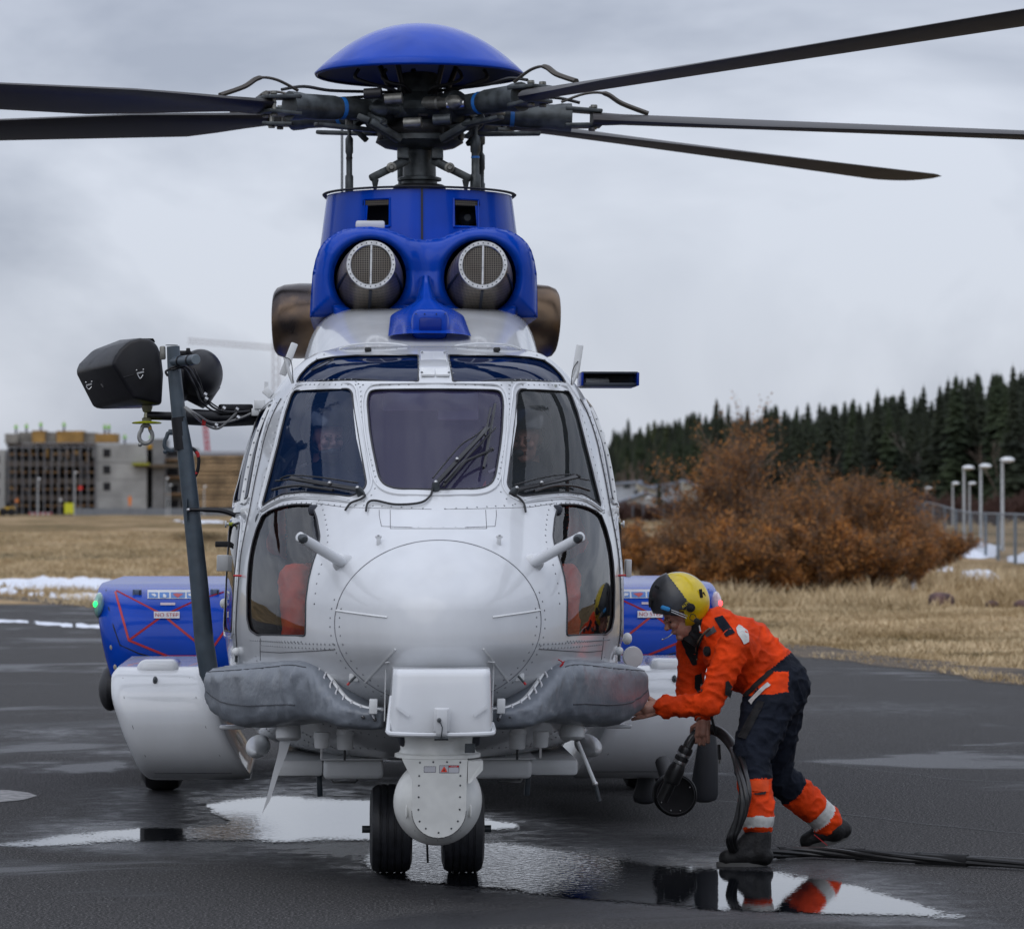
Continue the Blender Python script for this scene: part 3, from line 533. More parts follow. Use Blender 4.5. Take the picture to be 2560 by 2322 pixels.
# ---- boxes far away, placed by their real distance
def FP(px, py, d): return D(px, py, d)
FR = V((cos(YAW), -sin(YAW), 0)); FF = V((sin(YAW), cos(YAW), 0)); RB = Matrix((FR, FF, V((0, 0, 1)))).transposed()
def fbox(mb, x0, x1, y0, y1, d, dep, mi=0, bev=0):
    a, b = FP(x0, y0, d), FP(x1, y1, d); c = (a + b) / 2 + FF * dep / 2; mb.box(c, ((b - a).dot(FR), dep, abs(a.z - b.z)), RB, bev, mi); return mb
def tz(px, d): p = D(px, 1161 + F * math.tan(PIT), d); return terr(p.x, p.y)
def ybase(px, d): return 1280 + (1.73 - tz(px, d)) * F / d
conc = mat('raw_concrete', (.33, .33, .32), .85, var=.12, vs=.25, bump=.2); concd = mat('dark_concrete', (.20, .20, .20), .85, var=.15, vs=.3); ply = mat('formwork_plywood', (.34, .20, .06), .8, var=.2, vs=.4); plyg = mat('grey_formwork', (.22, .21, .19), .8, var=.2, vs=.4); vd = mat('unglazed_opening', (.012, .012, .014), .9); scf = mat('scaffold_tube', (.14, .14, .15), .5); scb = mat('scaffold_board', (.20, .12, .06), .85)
DB = 640
def base_pt(px, d): p = D(px, 1161 + F * math.tan(PIT), d); p.z = terr(p.x, p.y); return p
yb = ybase(150, DB)
r = root('building_under_construction', base_pt(130, DB), 'dark scaffolded concrete building under construction with orange formwork on its roof, far left', 'building')
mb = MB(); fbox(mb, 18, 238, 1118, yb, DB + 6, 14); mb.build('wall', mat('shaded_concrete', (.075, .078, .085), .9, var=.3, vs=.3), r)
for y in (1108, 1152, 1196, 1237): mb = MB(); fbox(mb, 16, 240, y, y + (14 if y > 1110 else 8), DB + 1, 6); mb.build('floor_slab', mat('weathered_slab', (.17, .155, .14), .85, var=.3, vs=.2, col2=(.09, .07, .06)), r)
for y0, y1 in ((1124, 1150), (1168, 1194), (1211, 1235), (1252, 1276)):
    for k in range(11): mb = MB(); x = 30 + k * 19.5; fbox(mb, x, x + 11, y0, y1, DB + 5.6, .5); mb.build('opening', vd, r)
for k in range(13): mb = MB(); x = 18 + k * 18.2; fbox(mb, x, x + 3.2, 1112, yb, DB - .5, .3); mb.build('scaffold_post', scf, r)
for k in range(8):
    for j, y in enumerate((1134, 1178, 1221, 1262)): 
        mb = MB(); x = 20 + k * 27 + j * 3; fbox(mb, x, x + rnd.uniform(14, 25), y, y + 3.5, DB - .3, 1.2); mb.build('scaffold_board', scb, r)
for i, (x0, x1, y0, m_) in enumerate(((12, 45, 1084, plyg), (46, 80, 1080, plyg), (80, 112, 1076, ply), (113, 140, 1080, plyg), (141, 208, 1077, ply), (209, 238, 1081, plyg), (238, 292, 1084, ply))): mb = MB(); fbox(mb, x0, x1, y0, 1106 if i else 1108, DB + i % 2, 5); mb.build('formwork_panel', m_, r)
for x, y in ((115, 1122), (130, 1130), (150, 1128), (165, 1125), (182, 1130), (196, 1124), (215, 1132), (230, 1122)): mb = MB(); fbox(mb, x, x + 6, y, y + 22, DB + .3, .4); mb.build('formwork_prop', ply if x % 2 else concd, r)
for k in range(60):
    x = rnd.uniform(20, 232); y = rnd.choice((1124, 1168, 1211, 1252)) + rnd.uniform(-2, 12); mb = MB(); fbox(mb, x, x + rnd.uniform(2, 11), y, y + rnd.uniform(2, 9), DB + rnd.uniform(-.2, 5), .4); mb.build('site_material', (ply, plyg, scb, concd, vd)[k % 5], r)
for k in range(7): x = rnd.uniform(20, 225); mb = MB(); mb.tube([FP(x, 1152 + 43 * (k % 3), DB - .6), FP(x + rnd.choice((-16, 16)), 1112 + 43 * (k % 3), DB - .6)], .07, 4); mb.build('scaffold_brace', scf, r)
r = root('pale_building', base_pt(-30, DB + 10), 'pale rendered building cut off by the left picture edge', 'building'); mb = MB(); fbox(mb, -90, 13, 1124, ybase(0, DB + 10), DB + 10, 12); mb.build('wall', mat('pale_render', (.42, .42, .41), .85), r)
for y in (1140, 1180, 1220): mb = MB(); fbox(mb, -12, -2, y, y + 16, DB + 9.9, .2); mb.build('window', vd, r)
r = root('concrete_block_building', base_pt(300, DB), 'bare grey concrete stair tower with a column of four square openings, far left', 'building')
mb = MB(); fbox(mb, 240, 366, 1109, ybase(300, DB), DB, 12); mb.build('wall', conc, r)
for y in (1122, 1164, 1206, 1247): mb = MB(); fbox(mb, 258, 276, y, y + 20, DB - .05, .2); mb.build('window', vd, r)
for y in (1155, 1198, 1240): mb = MB(); fbox(mb, 240, 366, y, y + 1.0, DB - .04, .1); mb.build('pour_joint', concd, r)
mb = MB(); fbox(mb, 367, 381, 1125, yb, DB + 4, 3); mb.build('shaft_opening', vd, r); mb = MB(); fbox(mb, 365, 380, 1110, 1122, DB + 1, 3); mb.build('yellow_formwork', mat('formwork_yellow', (.5, .27, .02), .7), r)
mb = MB(); fbox(mb, 381, 410, 1097, yb, DB + 1, 10); mb.build('lift_shaft', concd, r)
mb = MB(); fbox(mb, 330, 372, 1157, 1163, DB - 1.5, 2.5); mb.build('platform', mat('platform_yellow', (.3, .3, .03), .7), r); mb = MB(); fbox(mb, 338, 444, 1160, 1167, DB - .6, 2.5); mb.build('landing', mat('dark_timber', (.12, .09, .06), .9), r)
for x in (345, 356, 366): mb = MB(); fbox(mb, x, x + 1.2, 1147, 1157, DB - 1.5, .1); mb.build('rail_post', scb, r)
r = root('concrete_frame_building', base_pt(440, DB), 'open concrete frame with dark openings behind the grey pole', 'building')
mb = MB(); fbox(mb, 411, 486, 1120, yb, DB + 5, 10); mb.build('wall', concd, r)
for y in (1122, 1170, 1212, 1250): mb = MB(); fbox(mb, 418, 446, y, y + 18, DB + 4.9, .2); mb.build('window', vd, r); mb = MB(); fbox(mb, 452, 478, y, y + 18, DB + 4.9, .2); mb.build('window', vd, r)
for y in (1146, 1190, 1232): mb = MB(); fbox(mb, 408, 488, y, y + 6, DB + 3, 3); mb.build('floor_slab', scb, r)
DT = 560; r = root('timber_clad_building', base_pt(540, DT), 'wide building with rows of pale timber boards beside the helicopter door', 'building')
yb2 = ybase(540, DT); mb = MB(); fbox(mb, 482, 640, 1138, yb2, DT + .6, 14); mb.build('wall', mat('dark_backing', (.045, .038, .038), .9), r); tb = mat('pale_timber_board', (.42, .29, .16), .75, var=.2, vs=.6)
for k in range(13): y = 1140 + k * 10; mb = MB(); fbox(mb, 482 + (k * 7) % 5, 640, y, y + 5.2 + (k % 3) * .6, DT + rnd.uniform(0, .25), .3); mb.build('timber_board', tb, r)
mb = MB(); fbox(mb, 470, 640, 1128, 1137, DT + 2, 10); mb.build('roof_edge', mat('pale_roof', (.4, .4, .42), .8), r)
# site hoarding
DF = 520; r = root('site_hoarding', base_pt(400, DF), 'long low grey metal hoarding along the building site', 'fence')
for k in range(30): x = 190 + k * 15; mb = MB(); fbox(mb, x, x + 14.2, 1266 + (k % 3) * .6 + 4, ybase(x, DF), DF, .1); mb.build('hoarding_panel', mat('galvanised_sheet', (.20, .215, .235), .55, metal=.3), r)
r = root('low_snow_fence', base_pt(120, DF), 'low red and white barrier row on the building site', 'barrier')
for k in range(9): x = 72 + k * 6.5; mb = MB(); fbox(mb, x, x + 5, ybase(x, DF) - 9, ybase(x, DF) - 3, DF, .3); mb.build('barrier_board', mat('barrier_white' if k % 2 else 'barrier_red', (.5, .48, .5) if k % 2 else (.4, .06, .08), .6), r)
# site signs
def sign(px0, px1, y0, y1, d, col, lab, shape='rect', post=True):
    r = root('site_sign', base_pt((px0 + px1) / 2, d), lab, 'sign'); a = FP(px0, y1, d); b = FP(px1, y0, d); w_ = (b - a).dot(FR); h_ = b.z - a.z
    if shape == 'rect': pl = [(0, 0), (w_, 0), (w_, h_), (0, h_)]
    elif shape == 'tri': pl = [(0, h_ * .1), (w_, h_ * .1), (w_ / 2, h_)]
    else: pl = [(w_ * .25, 0), (w_ * .75, 0), (w_ * .75, h_ * .55), (w_, h_ * .55), (w_ / 2, h_), (0, h_ * .55), (w_ * .25, h_ * .55)]
    mb = MB(); mb.prism([a + FR * x + V((0, 0, z)) for x, z in pl], FF * .06); mb.build('sign_face', mat('sign_%d_%d' % (int(col[0] * 99), int(col[1] * 99)), col, .5), r, fixn=True)
    if post: c = (px0 + px1) / 2; mb = MB(); q = base_pt(c, d); mb.tube([q, V((q.x, q.y, a.z + h_ * .3)) + FF * .05], .06, 6); mb.build('sign_post', scf, r)
sign(161, 184, 1257, 1284, 500, (.62, .62, .02), 'square yellow sign board at the foot of the scaffolded building'); sign(318, 331, 1238, 1264, 515, (.75, .2, .02), 'small orange arrow sign before the concrete tower', 'arrow'); sign(36, 48, 1244, 1256, 500, (.7, .2, .02), 'orange triangle warning sign on a post at the far left', 'tri'); sign(146, 157, 1242, 1254, 505, (.5, .5, .5), 'pale triangle sign on a post beside the yellow board', 'tri'); sign(196, 206, 1215, 1224, 600, (.7, .03, .02), 'small red marker hanging on the scaffolding', 'rect', False)
# wheel loader
r = root('wheel_loader', base_pt(18, 500), 'yellow wheel loader parked at the far left of the building site', 'loader'); ym = mat('loader_yellow', (.5, .3, .02), .5); yl = ybase(18, 500); c = base_pt(18, 500)
mb = MB(); fbox(mb, 6, 34, yl - 22, yl - 9, 499, 2, bev=.1); mb.build('body', ym, r); mb = MB(); fbox(mb, 14, 24, yl - 34, yl - 22, 499.2, 1.6, bev=.1); mb.build('cab', vd, r)
for x in (8, 28): mb = MB(); q = base_pt(x, 498.6); mb.lathe(q + V((0, 0, .55)), FF, [(.2, -.05), (.55, 0), (.55, .5), (.2, .55)], 14); mb.build('wheel', vd, r)
mb = MB(); fbox(mb, -14, -2, yl - 12, yl, 498.5, 2, bev=.08); mb.build('bucket', ym, r)
for x0, h0 in ((34, 1), ): mb = MB(); fbox(mb, -4, 8, yl - 16, yl - 13, 499, 1.2); mb.build('lift_arm', ym, r)
# workers on the roof
for px, y, d in ((40, 1084, DB + 2), (66, 1082, DB + 3), (102, 1078, DB + 3), (160, 1078, DB + 2), (262, 1084, DB + 2), (272, 1084, DB + 1), (312, 1109, DB + 3), (378, 1110, DB + 2)):
    q = FP(px, y, d); r = root('person', q, {40: 'worker in green high visibility vest at the left end of the formwork', 66: 'worker in green vest second from the left on the formwork', 102: 'worker in green vest above the first orange formwork panel', 160: 'worker in green vest in the middle of the long orange panel', 262: 'left one of two workers at the right end of the formwork', 272: 'right one of two workers at the right end of the formwork', 312: 'worker in green vest on top of the concrete stair tower', 378: 'worker in green vest beside the yellow formwork and lift shaft'}[px], 'person', 'workers on the building site')
    mb = MB(); mb.tube([q + FR * .1, q + FR * .1 + V((0, 0, .85))], [.09, .11], 6, mi=1); mb.tube([q - FR * .1, q - FR * .1 + V((0, 0, .85))], [.09, .11], 6, mi=1); mb.tube([q + V((0, 0, .85)), q + V((0, 0, 1.1)), q + V((0, 0, 1.5))], [.17, .2, .12], 8); mb.tube([q + FR * .22 + V((0, 0, 1.42)), q + FR * .32 + V((0, 0, .9))], .06, 6); mb.tube([q - FR * .22 + V((0, 0, 1.42)), q - FR * .34 + V((0, 0, 1.0))], .06, 6); mb.ball(q + V((0, 0, 1.64)), (.11, .12, .14), 8, 6, mi=2); mb.build('body', [mat('hi_vis_green', (.25, .62, .06), .7), mat('work_trousers', (.05, .05, .07), .8), mat('hard_hat', (.6, .6, .3), .5)], r)
# cranes
def lattice(mb, a, b, w_, t):
    d = b - a; L = d.length; dn = d / L; u, v_ = perp(dn); n = max(2, int(L / w_ / 1.2)); cs = [(u + v_) * w_ / 2, (u - v_) * w_ / 2, (-u - v_) * w_ / 2, (-u + v_) * w_ / 2]
    for c in cs: mb.tube([a + c, b + c], t, 4)
    for i in range(n):
        for k in range(4): mb.tube([a + dn * L * i / n + cs[k], a + dn * L * (i + 1) / n + cs[(k + 1) % 4]], t * .7, 3)
r = root('tower_crane', base_pt(540, 900), 'faint pale tower crane with long jib far behind the helicopter cabin', 'crane'); cm = mat('crane_pale', (.45, .42, .44), .6)
mb = MB(); lattice(mb, base_pt(690, 900), FP(690, 850, 900), 1.6, .10); mb.build('mast', cm, r); mb = MB(); lattice(mb, FP(470, 852, 900), FP(720, 872, 900), 1.1, .07); mb.build('jib', cm, r)
r = root('red_crane', base_pt(520, 660), 'red lattice crane mast rising behind the timber clad building', 'crane'); mb = MB(); lattice(mb, FP(521, 1150, 660), FP(513, 1062, 660), .7, .12); lattice(mb, base_pt(521, 660), FP(521, 1150, 660), .7, .1); mb.build('mast', mat('crane_red', (.5, .02, .04), .5), r, tags={})
# ---- houses
def house(px0, px1, yeave, yridge, d, dep, lab, ridge='l', wins=(), wall=(.36, .36, .34)):
    yb = ybase((px0 + px1) / 2, d); r = root('house', base_pt((px0 + px1) / 2, d), lab, 'house'); mb = MB(); fbox(mb, px0, px1, yeave, yb + 3, d, dep); mb.build('wall', mat('house_wall_%d' % int(wall[0] * 100), wall, .8, vs=.3), r)
    a = FP(px0 - 6, yeave, d); b = FP(px1 + 6, yeave, d); rz = FP(px0, yridge, d).z; mb = MB()
    if ridge == 'l': P0 = a + V((0, 0, rz - a.z)); prof = [P0, b, b - V((0, 0, .25)), P0 - V((0, 0, .25))]; g = [a, P0 - V((0, 0, .2)), b]
    elif ridge == 'r': P0 = b + V((0, 0, rz - b.z)); prof = [a, P0, P0 - V((0, 0, .25)), a - V((0, 0, .25))]; g = [a, P0 - V((0, 0, .2)), b]
    else: m_ = (a + b) / 2; P0 = V((m_.x, m_.y, rz)); prof = [a, P0, b, b - V((0, 0, .25)), P0 - V((0, 0, .25)), a - V((0, 0, .25))]; g = [a, P0 - V((0, 0, .2)), b]
    mb.prism([p - FF * .4 for p in prof], FF * (dep + .8)); mb.build('roof', mat('house_roof', (.24, .27, .33), .6, var=.15, vs=.4), r, fixn=True); mb = MB(); mb.prism(g, FF * dep); mb.build('gable', mat('house_wall_%d' % int(wall[0] * 100), wall), r, fixn=True)
    for x0, y0, x1, y1 in wins:
        mb = MB(); fbox(mb, x0, x1, y0, y1, d - .06, .2); f_ = mb.build('window', mat('house_window_frame', (.4, .4, .42), .5), r); mb = MB(); fbox(mb, x0 + 1.2, x1 - 1.2, y0 + 1.2, y1 - 1.2, d - .09, .1); mb.build('pane', mat('house_pane', (.03, .04, .05), .1), f_)
house(1536, 1600, 1206, 1201, 400, 10, 'pale grey house with low pitched roof nearest the helicopter', 'r', ((1558, 1210, 1576, 1221), (1584, 1226, 1594, 1236)), (.46, .50, .56)); house(1600, 1640, 1222, 1204, 395, 8, 'small cream gabled house wing between the two larger houses', 'l', ((1606, 1224, 1620, 1234),), (.54, .51, .42))
house(1640, 1720, 1212, 1199, 405, 10, 'pale house with blue grey roof in the middle of the row', 'r', ((1655, 1220, 1672, 1232),), (.48, .50, .54)); house(1712, 1880, 1262, 1198, 402, 10, 'cream house with a long roof sloping down to the right', 'l', ((1738, 1222, 1752, 1236), (1772, 1240, 1790, 1252), (1730, 1256, 1746, 1272)), (.54, .51, .42))
house(1528, 1700, 1262, 1228, 380, 8, 'long low outbuilding with wide grey roof in front of the houses', 'm', ((1560, 1268, 1576, 1280), (1620, 1268, 1640, 1280)), (.42, .41, .39))
# ---- lamps
lampw = mat('lamp_pole_white', (.45, .47, .48), .5); lamph = mat('lamp_head_white', (.75, .77, .78), .4)
def lamp(px, y, d, lab, hw=1):
    q = base_pt(px, d); t = FP(px, y, d); r = root('street_lamp', q, lab, 'lamp', 'white mushroom street lamps'); mb = MB(); mb.tube([q, V((q.x, q.y, t.z - .1))], [.085, .06], 8); mb.build('pole', lampw, r)
    mb = MB(); c = V((q.x, q.y, t.z - .05)) + FR * .22 * hw; mb.lathe(c, (0, 0, 1), [(.08, -.1), (.26 * hw, -.06), (.31 * hw, 0), (.25 * hw, .08), (.09 * hw, .13)], 16, sx=1.3); mb.build('lamp_head', lamph, r)
for a in ((2506, 1147, 154, 'tallest white mushroom lamp, at the right edge by the fence'), (2410, 1167, 182, 'left one of the two tall white lamps behind the fence'), (2452, 1163, 176, 'right one of the two tall white lamps behind the fence'), (2382, 1207, 281, 'left one of the two middle sized white lamps far behind the fence'), (2424, 1207, 281, 'right one of the two middle sized white lamps far behind the fence'), (2408, 1245, 400, 'shortest and farthest white lamp between the others'), (2316, 1219, 337, 'small white lamp standing alone left of the group before the dark wood'), (1616, 1243, 330, 'small white lamp in front of the pale houses'), (1740, 1212, 345, 'white lamp showing above the rusty shrubs before the cream house')): lamp(*a)
for i, (px, y, d) in enumerate(((95, 1196, 480), (187, 1180, 480), (416, 1195, 480), (424, 1212, 480), (510, 1215, 480))):
    lamp(px, y, d, ('thin grey lamp post left of the yellow sign', 'thin grey lamp post right of the yellow sign', 'lamp post just left of the grey hoist pole', 'second lamp post behind the grey hoist pole', 'lamp post before the timber boards')[i], .6)
# ---- wire fence
fp = [(2640, 1290, 100), (2588, 1287, 108), (2538, 1285, 116), (2495, 1284, 127), (2464, 1283, 138), (2427, 1281, 152), (2390, 1275, 172), (2362, 1266, 192), (2333, 1258, 222), (2310, 1254, 255), (2285, 1252, 290), (2262, 1250, 320)]
r = root('wire_fence', base_pt(2538, 116), 'tall wire mesh fence on grey posts running back at the right edge', 'fence'); fm = mat('fence_post_grey', (.16, .19, .22), .5, metal=.2); tp = []
for px, y, d in fp: q = base_pt(px, d); t = FP(px, y, d); mb = MB(); mb.tube([q - V((0, 0, .2)), t], .055, 8); mb.build('fence_post', fm, r); tp.append((q, t))
mb = MB(); mb.tube([t for q, t in tp], .03, 6); mb.build('top_rail', fm, r)
wm = bpy.data.materials.new('wire_mesh'); wm.use_nodes = True; nn = wm.node_tree.nodes; l = wm.node_tree.links; tr = N('ShaderNodeBsdfTransparent', nn); mx = N('ShaderNodeMixShader', nn); mx.inputs[0].default_value = .30; l.new(tr.outputs[0], mx.inputs[1]); nn['Principled BSDF'].inputs['Base Color'].default_value = (.07, .10, .13, 1); l.new(nn['Principled BSDF'].outputs[0], mx.inputs[2]); l.new(mx.outputs[0], nn['Material Output'].inputs[0])
for i in range(len(tp) - 1): mb = MB(); a, b = tp[i], tp[i + 1]; mb.add([a[0], b[0], b[1], a[1]], [(0, 1, 2, 3)]); mb.build('mesh_panel', wm, r)
r = root('low_fence', base_pt(1640, 320), 'low wire fence on posts in front of the pale houses', 'fence')
for k in range(14): px = 1530 + k * 26; q = base_pt(px, 320); mb = MB(); mb.tube([q, q + V((0, 0, 1.6))], .05, 6); mb.build('fence_post', fm, r)
# ---- rocks
for px, py, s_, lab in ((2352, 1515, .19, 'rounded reddish rock in the dry grass'), (2480, 1518, .10, 'small dark rock in the dry grass at the right'), (2555, 1520, .11, 'dark stone at the right edge of the grass')):
    g = G(px, py); mb = MB(); mb.ball((0, 0, 0), (s_ * 1.4, s_, s_ * .9), 16, 10); mb.v = [v_ * (1 + .25 * noise.noise(v_ * 5 + V((px, 0, 0)))) + V((g.x, g.y, terr(g.x, g.y) + s_ * .5)) for v_ in mb.v]; tag(mb.build('rock', mat('reddish_rock', (.13, .075, .07), .9, var=.3, vs=5, bump=.5, bs=10)), lab, 'rock')
# ================================================================== HELICOPTER
def CX(z): return max(-.02, min(.045, .022 * (z - 1.2)))
def B(px, py, Y):
    p = W(px, py, Y); return V((p.x - CX(p.z), p.y, p.z))
white = mat('white_gloss_paint', (.63, .645, .665), .24, coat=.6, vs=3.2, vdet=8, rvar=.04, col2=(.585, .597, .612), stretch=(1.6, 1.6, .7))
white2 = mat('white_satin_paint', (.68, .69, .69), .35, coat=.2, var=.03, vs=9, rvar=.08)
blue = mat('blue_gloss_paint', (.001, .052, .42), .22, coat=.15, spec=.16, var=.06, vs=4, rvar=.05)
blued = mat('dark_blue_gloss_paint', (.001, .022, .24), .22, coat=.15, spec=.2, var=.08, vs=5)
black = mat('black_rubber', (.012, .012, .014), .55, var=.2)
seal = mat('grey_seal', (.03, .03, .035), .6)
dark = mat('dark_interior', (.018, .02, .028), .8)
steel = mat('bare_steel', (.5, .5, .5), .3, metal=1, var=.1, vs=30)
gunm = mat('dark_grey_metal', (.06, .068, .075), .42, metal=.35, var=.2, vs=20, bump=.1)
slate = mat('slate_grey_paint', (.055, .075, .095), .38, coat=.15, var=.1, vs=12, rvar=.1)
rivm = mat('rivet_metal', (.22, .23, .24), .4, metal=.4)
bronze = mat('heat_stained_bronze', (.20, .135, .085), .3, metal=.85, col2=(.06, .05, .05), vs=4, rvar=.12)
red = mat('red_paint', (.45, .012, .015), .4)
whitem = mat('decal_white', (.62, .62, .64), .4)
glassw = glass('windscreen_glass', (.78, .74, .88), refl=.65, veil=.13, veil_col=(.22, .20, .42))  # purple veil colour paints the cloud reflection of the centre pane
glassr = glass('clear_side_windscreen_glass', (.92, .93, .95), refl=.5, veil=.06, veil_col=(.30, .34, .36))  # grey veil: cloud reflection put into the colour
glassl = glass('side_windscreen_glass', (.78, .86, 1), refl=.5, veil=.06, veil_col=(.06, .20, .62))  # blue veil imitates reflected sky as diffuse colour
glassc = glass('chin_glass', (.94, .95, .98), refl=.75, veil=.005)
glassu = glass('blue_tinted_glass', (.03, .08, .22), refl=.6, veil=.25, veil_col=(.004, .03, .14))
HELI = root('helicopter', (0, 0, 0), 'white and blue rescue helicopter standing on wet tarmac, nose to camera', 'helicopter')
def H(name, mb, m, parent=None, ang=40, **k): return mb.build(name, m, parent or HELI, ang=ang, shear=CX, **k)
ZB, ZT, YF = .5, 2.62, 1.5
Wz = interp([(.5, .5), (.6, .85), (.75, .955), (.95, 1.0), (1.2, 1.03), (1.5, 1.025), (1.73, 1.0), (2.0, .955), (2.2, .89), (2.35, .80), (2.45, .72), (2.55, .60), (2.62, .35)])
Yc = interp([(.5, .35), (.55, -.15), (.6, -.38), (.7, -.68), (.8, -.93), (.88, -1.12), (1.0, -1.3), (1.15, -1.41), (1.3, -1.39), (1.45, -1.27), (1.6, -1.03), (1.75, -.76), (1.83, -.64), (2.1, -.27), (2.37, .12), (2.45, .33), (2.55, .85), (2.62, 1.45)])
DX, DZ, DRX, DRZ = 0, 1.235, .465, .368
def S(u, z, off=0):
    w = Wz(z); y0 = Yc(z); x = w * sin(u); y = y0 + (YF - y0) * (1 - cos(u))
    r2 = (x / DRX) ** 2 + ((z - DZ) / DRZ) ** 2
    if r2 < 1 and abs(u) < 1.2: y -= .05 * (1 - r2) ** 1.3
    p = V((x, y, z))
    if off: p += SN(u, z) * off
    return p
def SN(u, z):
    e = .004; z0 = min(max(z, ZB + e), ZT - e)
    a = S(u + e, z0) - S(u - e, z0); b = S(u, z0 + e) - S(u, z0 - e); n = a.cross(b)
    return n.normalized() if n.length > 1e-12 else V((0, -1, 0))
_gm = MB().grid(lambda a, b: S(-pi / 2 + a * pi, ZB + (ZT - ZB) * b), 120, 110)
_bv = BVHTree.FromPolygons([(p.x + CX(p.z), p.y, p.z) for p in _gm.v], _gm.f)
def UV(px, py):
    h = _bv.ray_cast(CAM, ray(px, py).normalized())[0]
    if h is None: raise Exception('miss %s %s' % (px, py))
    x = h.x - CX(h.z); return (math.asin(max(-1, min(1, x / Wz(h.z)))), h.z)
def patch(outer, holes, off, step=.035, mb=None):
    vs, fs = tri2d(outer, holes, step); mb = MB()
    mb.add([S(p.x, p.y, off) for p in vs], fs); mb.nrm = [SN(p.x, p.y) for p in vs]
    # orient outward
    if fs:
        a, b, c = [mb.v[i] for i in fs[0][:3]]
        if (b - a).cross(c - a).dot(mb.nrm[fs[0][0]]) < 0: mb.f = [f[::-1] for f in mb.f]
    return mb
def mir(uv): return [(-u, z) for u, z in uv][::-1]
def uvs(pts): return [UV(*p) for p in pts]
def shrink(poly, d):
    # move outline towards centroid-side by d (approx, polygon may be concave mildly)
    n = len(poly); area = sum(poly[i - 1][0] * poly[i][1] - poly[i][0] * poly[i - 1][1] for i in range(n)); s = 1 if area > 0 else -1; out = []
    for i in range(n):
        a = V(poly[i - 1]); b = V(poly[(i + 1) % n]); t = b - a
        if t.length < 1e-9: out.append(poly[i]); continue
        t.normalize(); out.append((poly[i][0] - t.y * s * d, poly[i][1] + t.x * s * d))
    return out
cL = uvs([(919, 990), (950, 1205), (984, 1222), (1079, 1224)]); cLt = UV(1079, 974); cLa = UV(928, 975)
center = [cLa, cL[0], cL[1], cL[2], (0, cL[3][1])]
center = center + mir(center[:-1])
center = roundpoly(resample(center, .3), .05, 4)
sideL = uvs([(737, 977), (873, 972), (882, 985), (917, 1208), (908, 1226), (878, 1241), (830, 1235), (759, 1230), (708, 1235), (674, 1252), (655, 1266), (674, 1195), (696, 1110), (719, 1019), (729, 988)])
sideL = roundpoly(sideL, .02, 3)
chinL = uvs([(655, 1290), (673, 1277), (704, 1266), (734, 1261), (780, 1261), (792, 1295), (800, 1341), (795, 1372), (783, 1405), (772, 1448), (765, 1500), (764, 1589), (642, 1587), (625, 1575), (618, 1546), (618, 1470), (622, 1411), (630, 1362), (641, 1323)])
chinL = roundpoly(chinL, .015, 3)
stripL = roundpoly(uvs([(742, 955), (749, 940), (770, 916), (793, 900), (830, 893), (887, 889), (1046, 888), (1046, 954)]), .012, 3)
doorU = roundpoly([(-1.49, 2.24), (-1.24, 2.28), (-1.17, 2.05), (-1.15, 1.80), (-1.48, 1.78)], .03, 3)
doorLo = roundpoly([(-1.50, 1.66), (-1.20, 1.68), (-1.20, 1.40), (-1.22, 1.14), (-1.50, 1.12)], .03, 3)
wins = [center, sideL, mir(sideL), chinL, mir(chinL), stripL, mir(stripL), doorU, mir(doorU), doorLo, mir(doorLo)]
dom = [(-pi / 2, ZB), (pi / 2, ZB), (pi / 2, ZT), (-pi / 2, ZT)]
skin = patch(resample(dom, .04), wins, 0, .036)
H('nose_skin', skin, white)
liner = patch(resample([(-1.5, .7), (1.5, .7), (1.5, 2.55), (-1.5, 2.55)], .08), [[p for p in shrink(w, -.012)] for w in wins], -.03, .09); liner.nrm = None
H('cockpit_lining', liner, mat('cockpit_grey', (.15, .15, .16), .8))
def pane(name, outl, m, frame=True, off=-.008, lab=None):
    o = H(name, patch(shrink(outl, -.004), [], off, .035), m)
    mb = MB(); pts = [S(u, z, .001) for u, z in outl]; mb.tube(pts + [pts[0]], .0045, 6, cap=False)
    s_ = mb.build('window_seal', seal, o, shear=CX)
    if frame:
        fr = MB(); q = [S(u, z, .002) for u, z in shrink(outl, -.028)]; fr.tube(q + [q[0]], .007, 6, cap=False, flat=.8); fr.build('window_frame', white, o, shear=CX)
    return o
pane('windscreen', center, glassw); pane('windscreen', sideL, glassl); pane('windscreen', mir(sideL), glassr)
for w in (chinL, mir(chinL)): pane('chin_window', w, glassc, False)
for w in (stripL, mir(stripL)): pane('overhead_window', w, glassu, False)
for w in (doorU, mir(doorU), doorLo, mir(doorLo)): pane('door_window', w, glassc if w[0][1] < 1.7 else glassu, True)
# oval vent in the upper left overhead window
ov = UV(806, 913); mb = MB(); pts = [S(ov[0] + .075 * cos(a) + .03 * sin(a), ov[1] + .022 * sin(a) + .018 * cos(a), .003) for a in [k * pi / 10 for k in range(20)]]
mb.tube(pts + [pts[0]], .003, 5, cap=False); H('window_vent', mb, black)
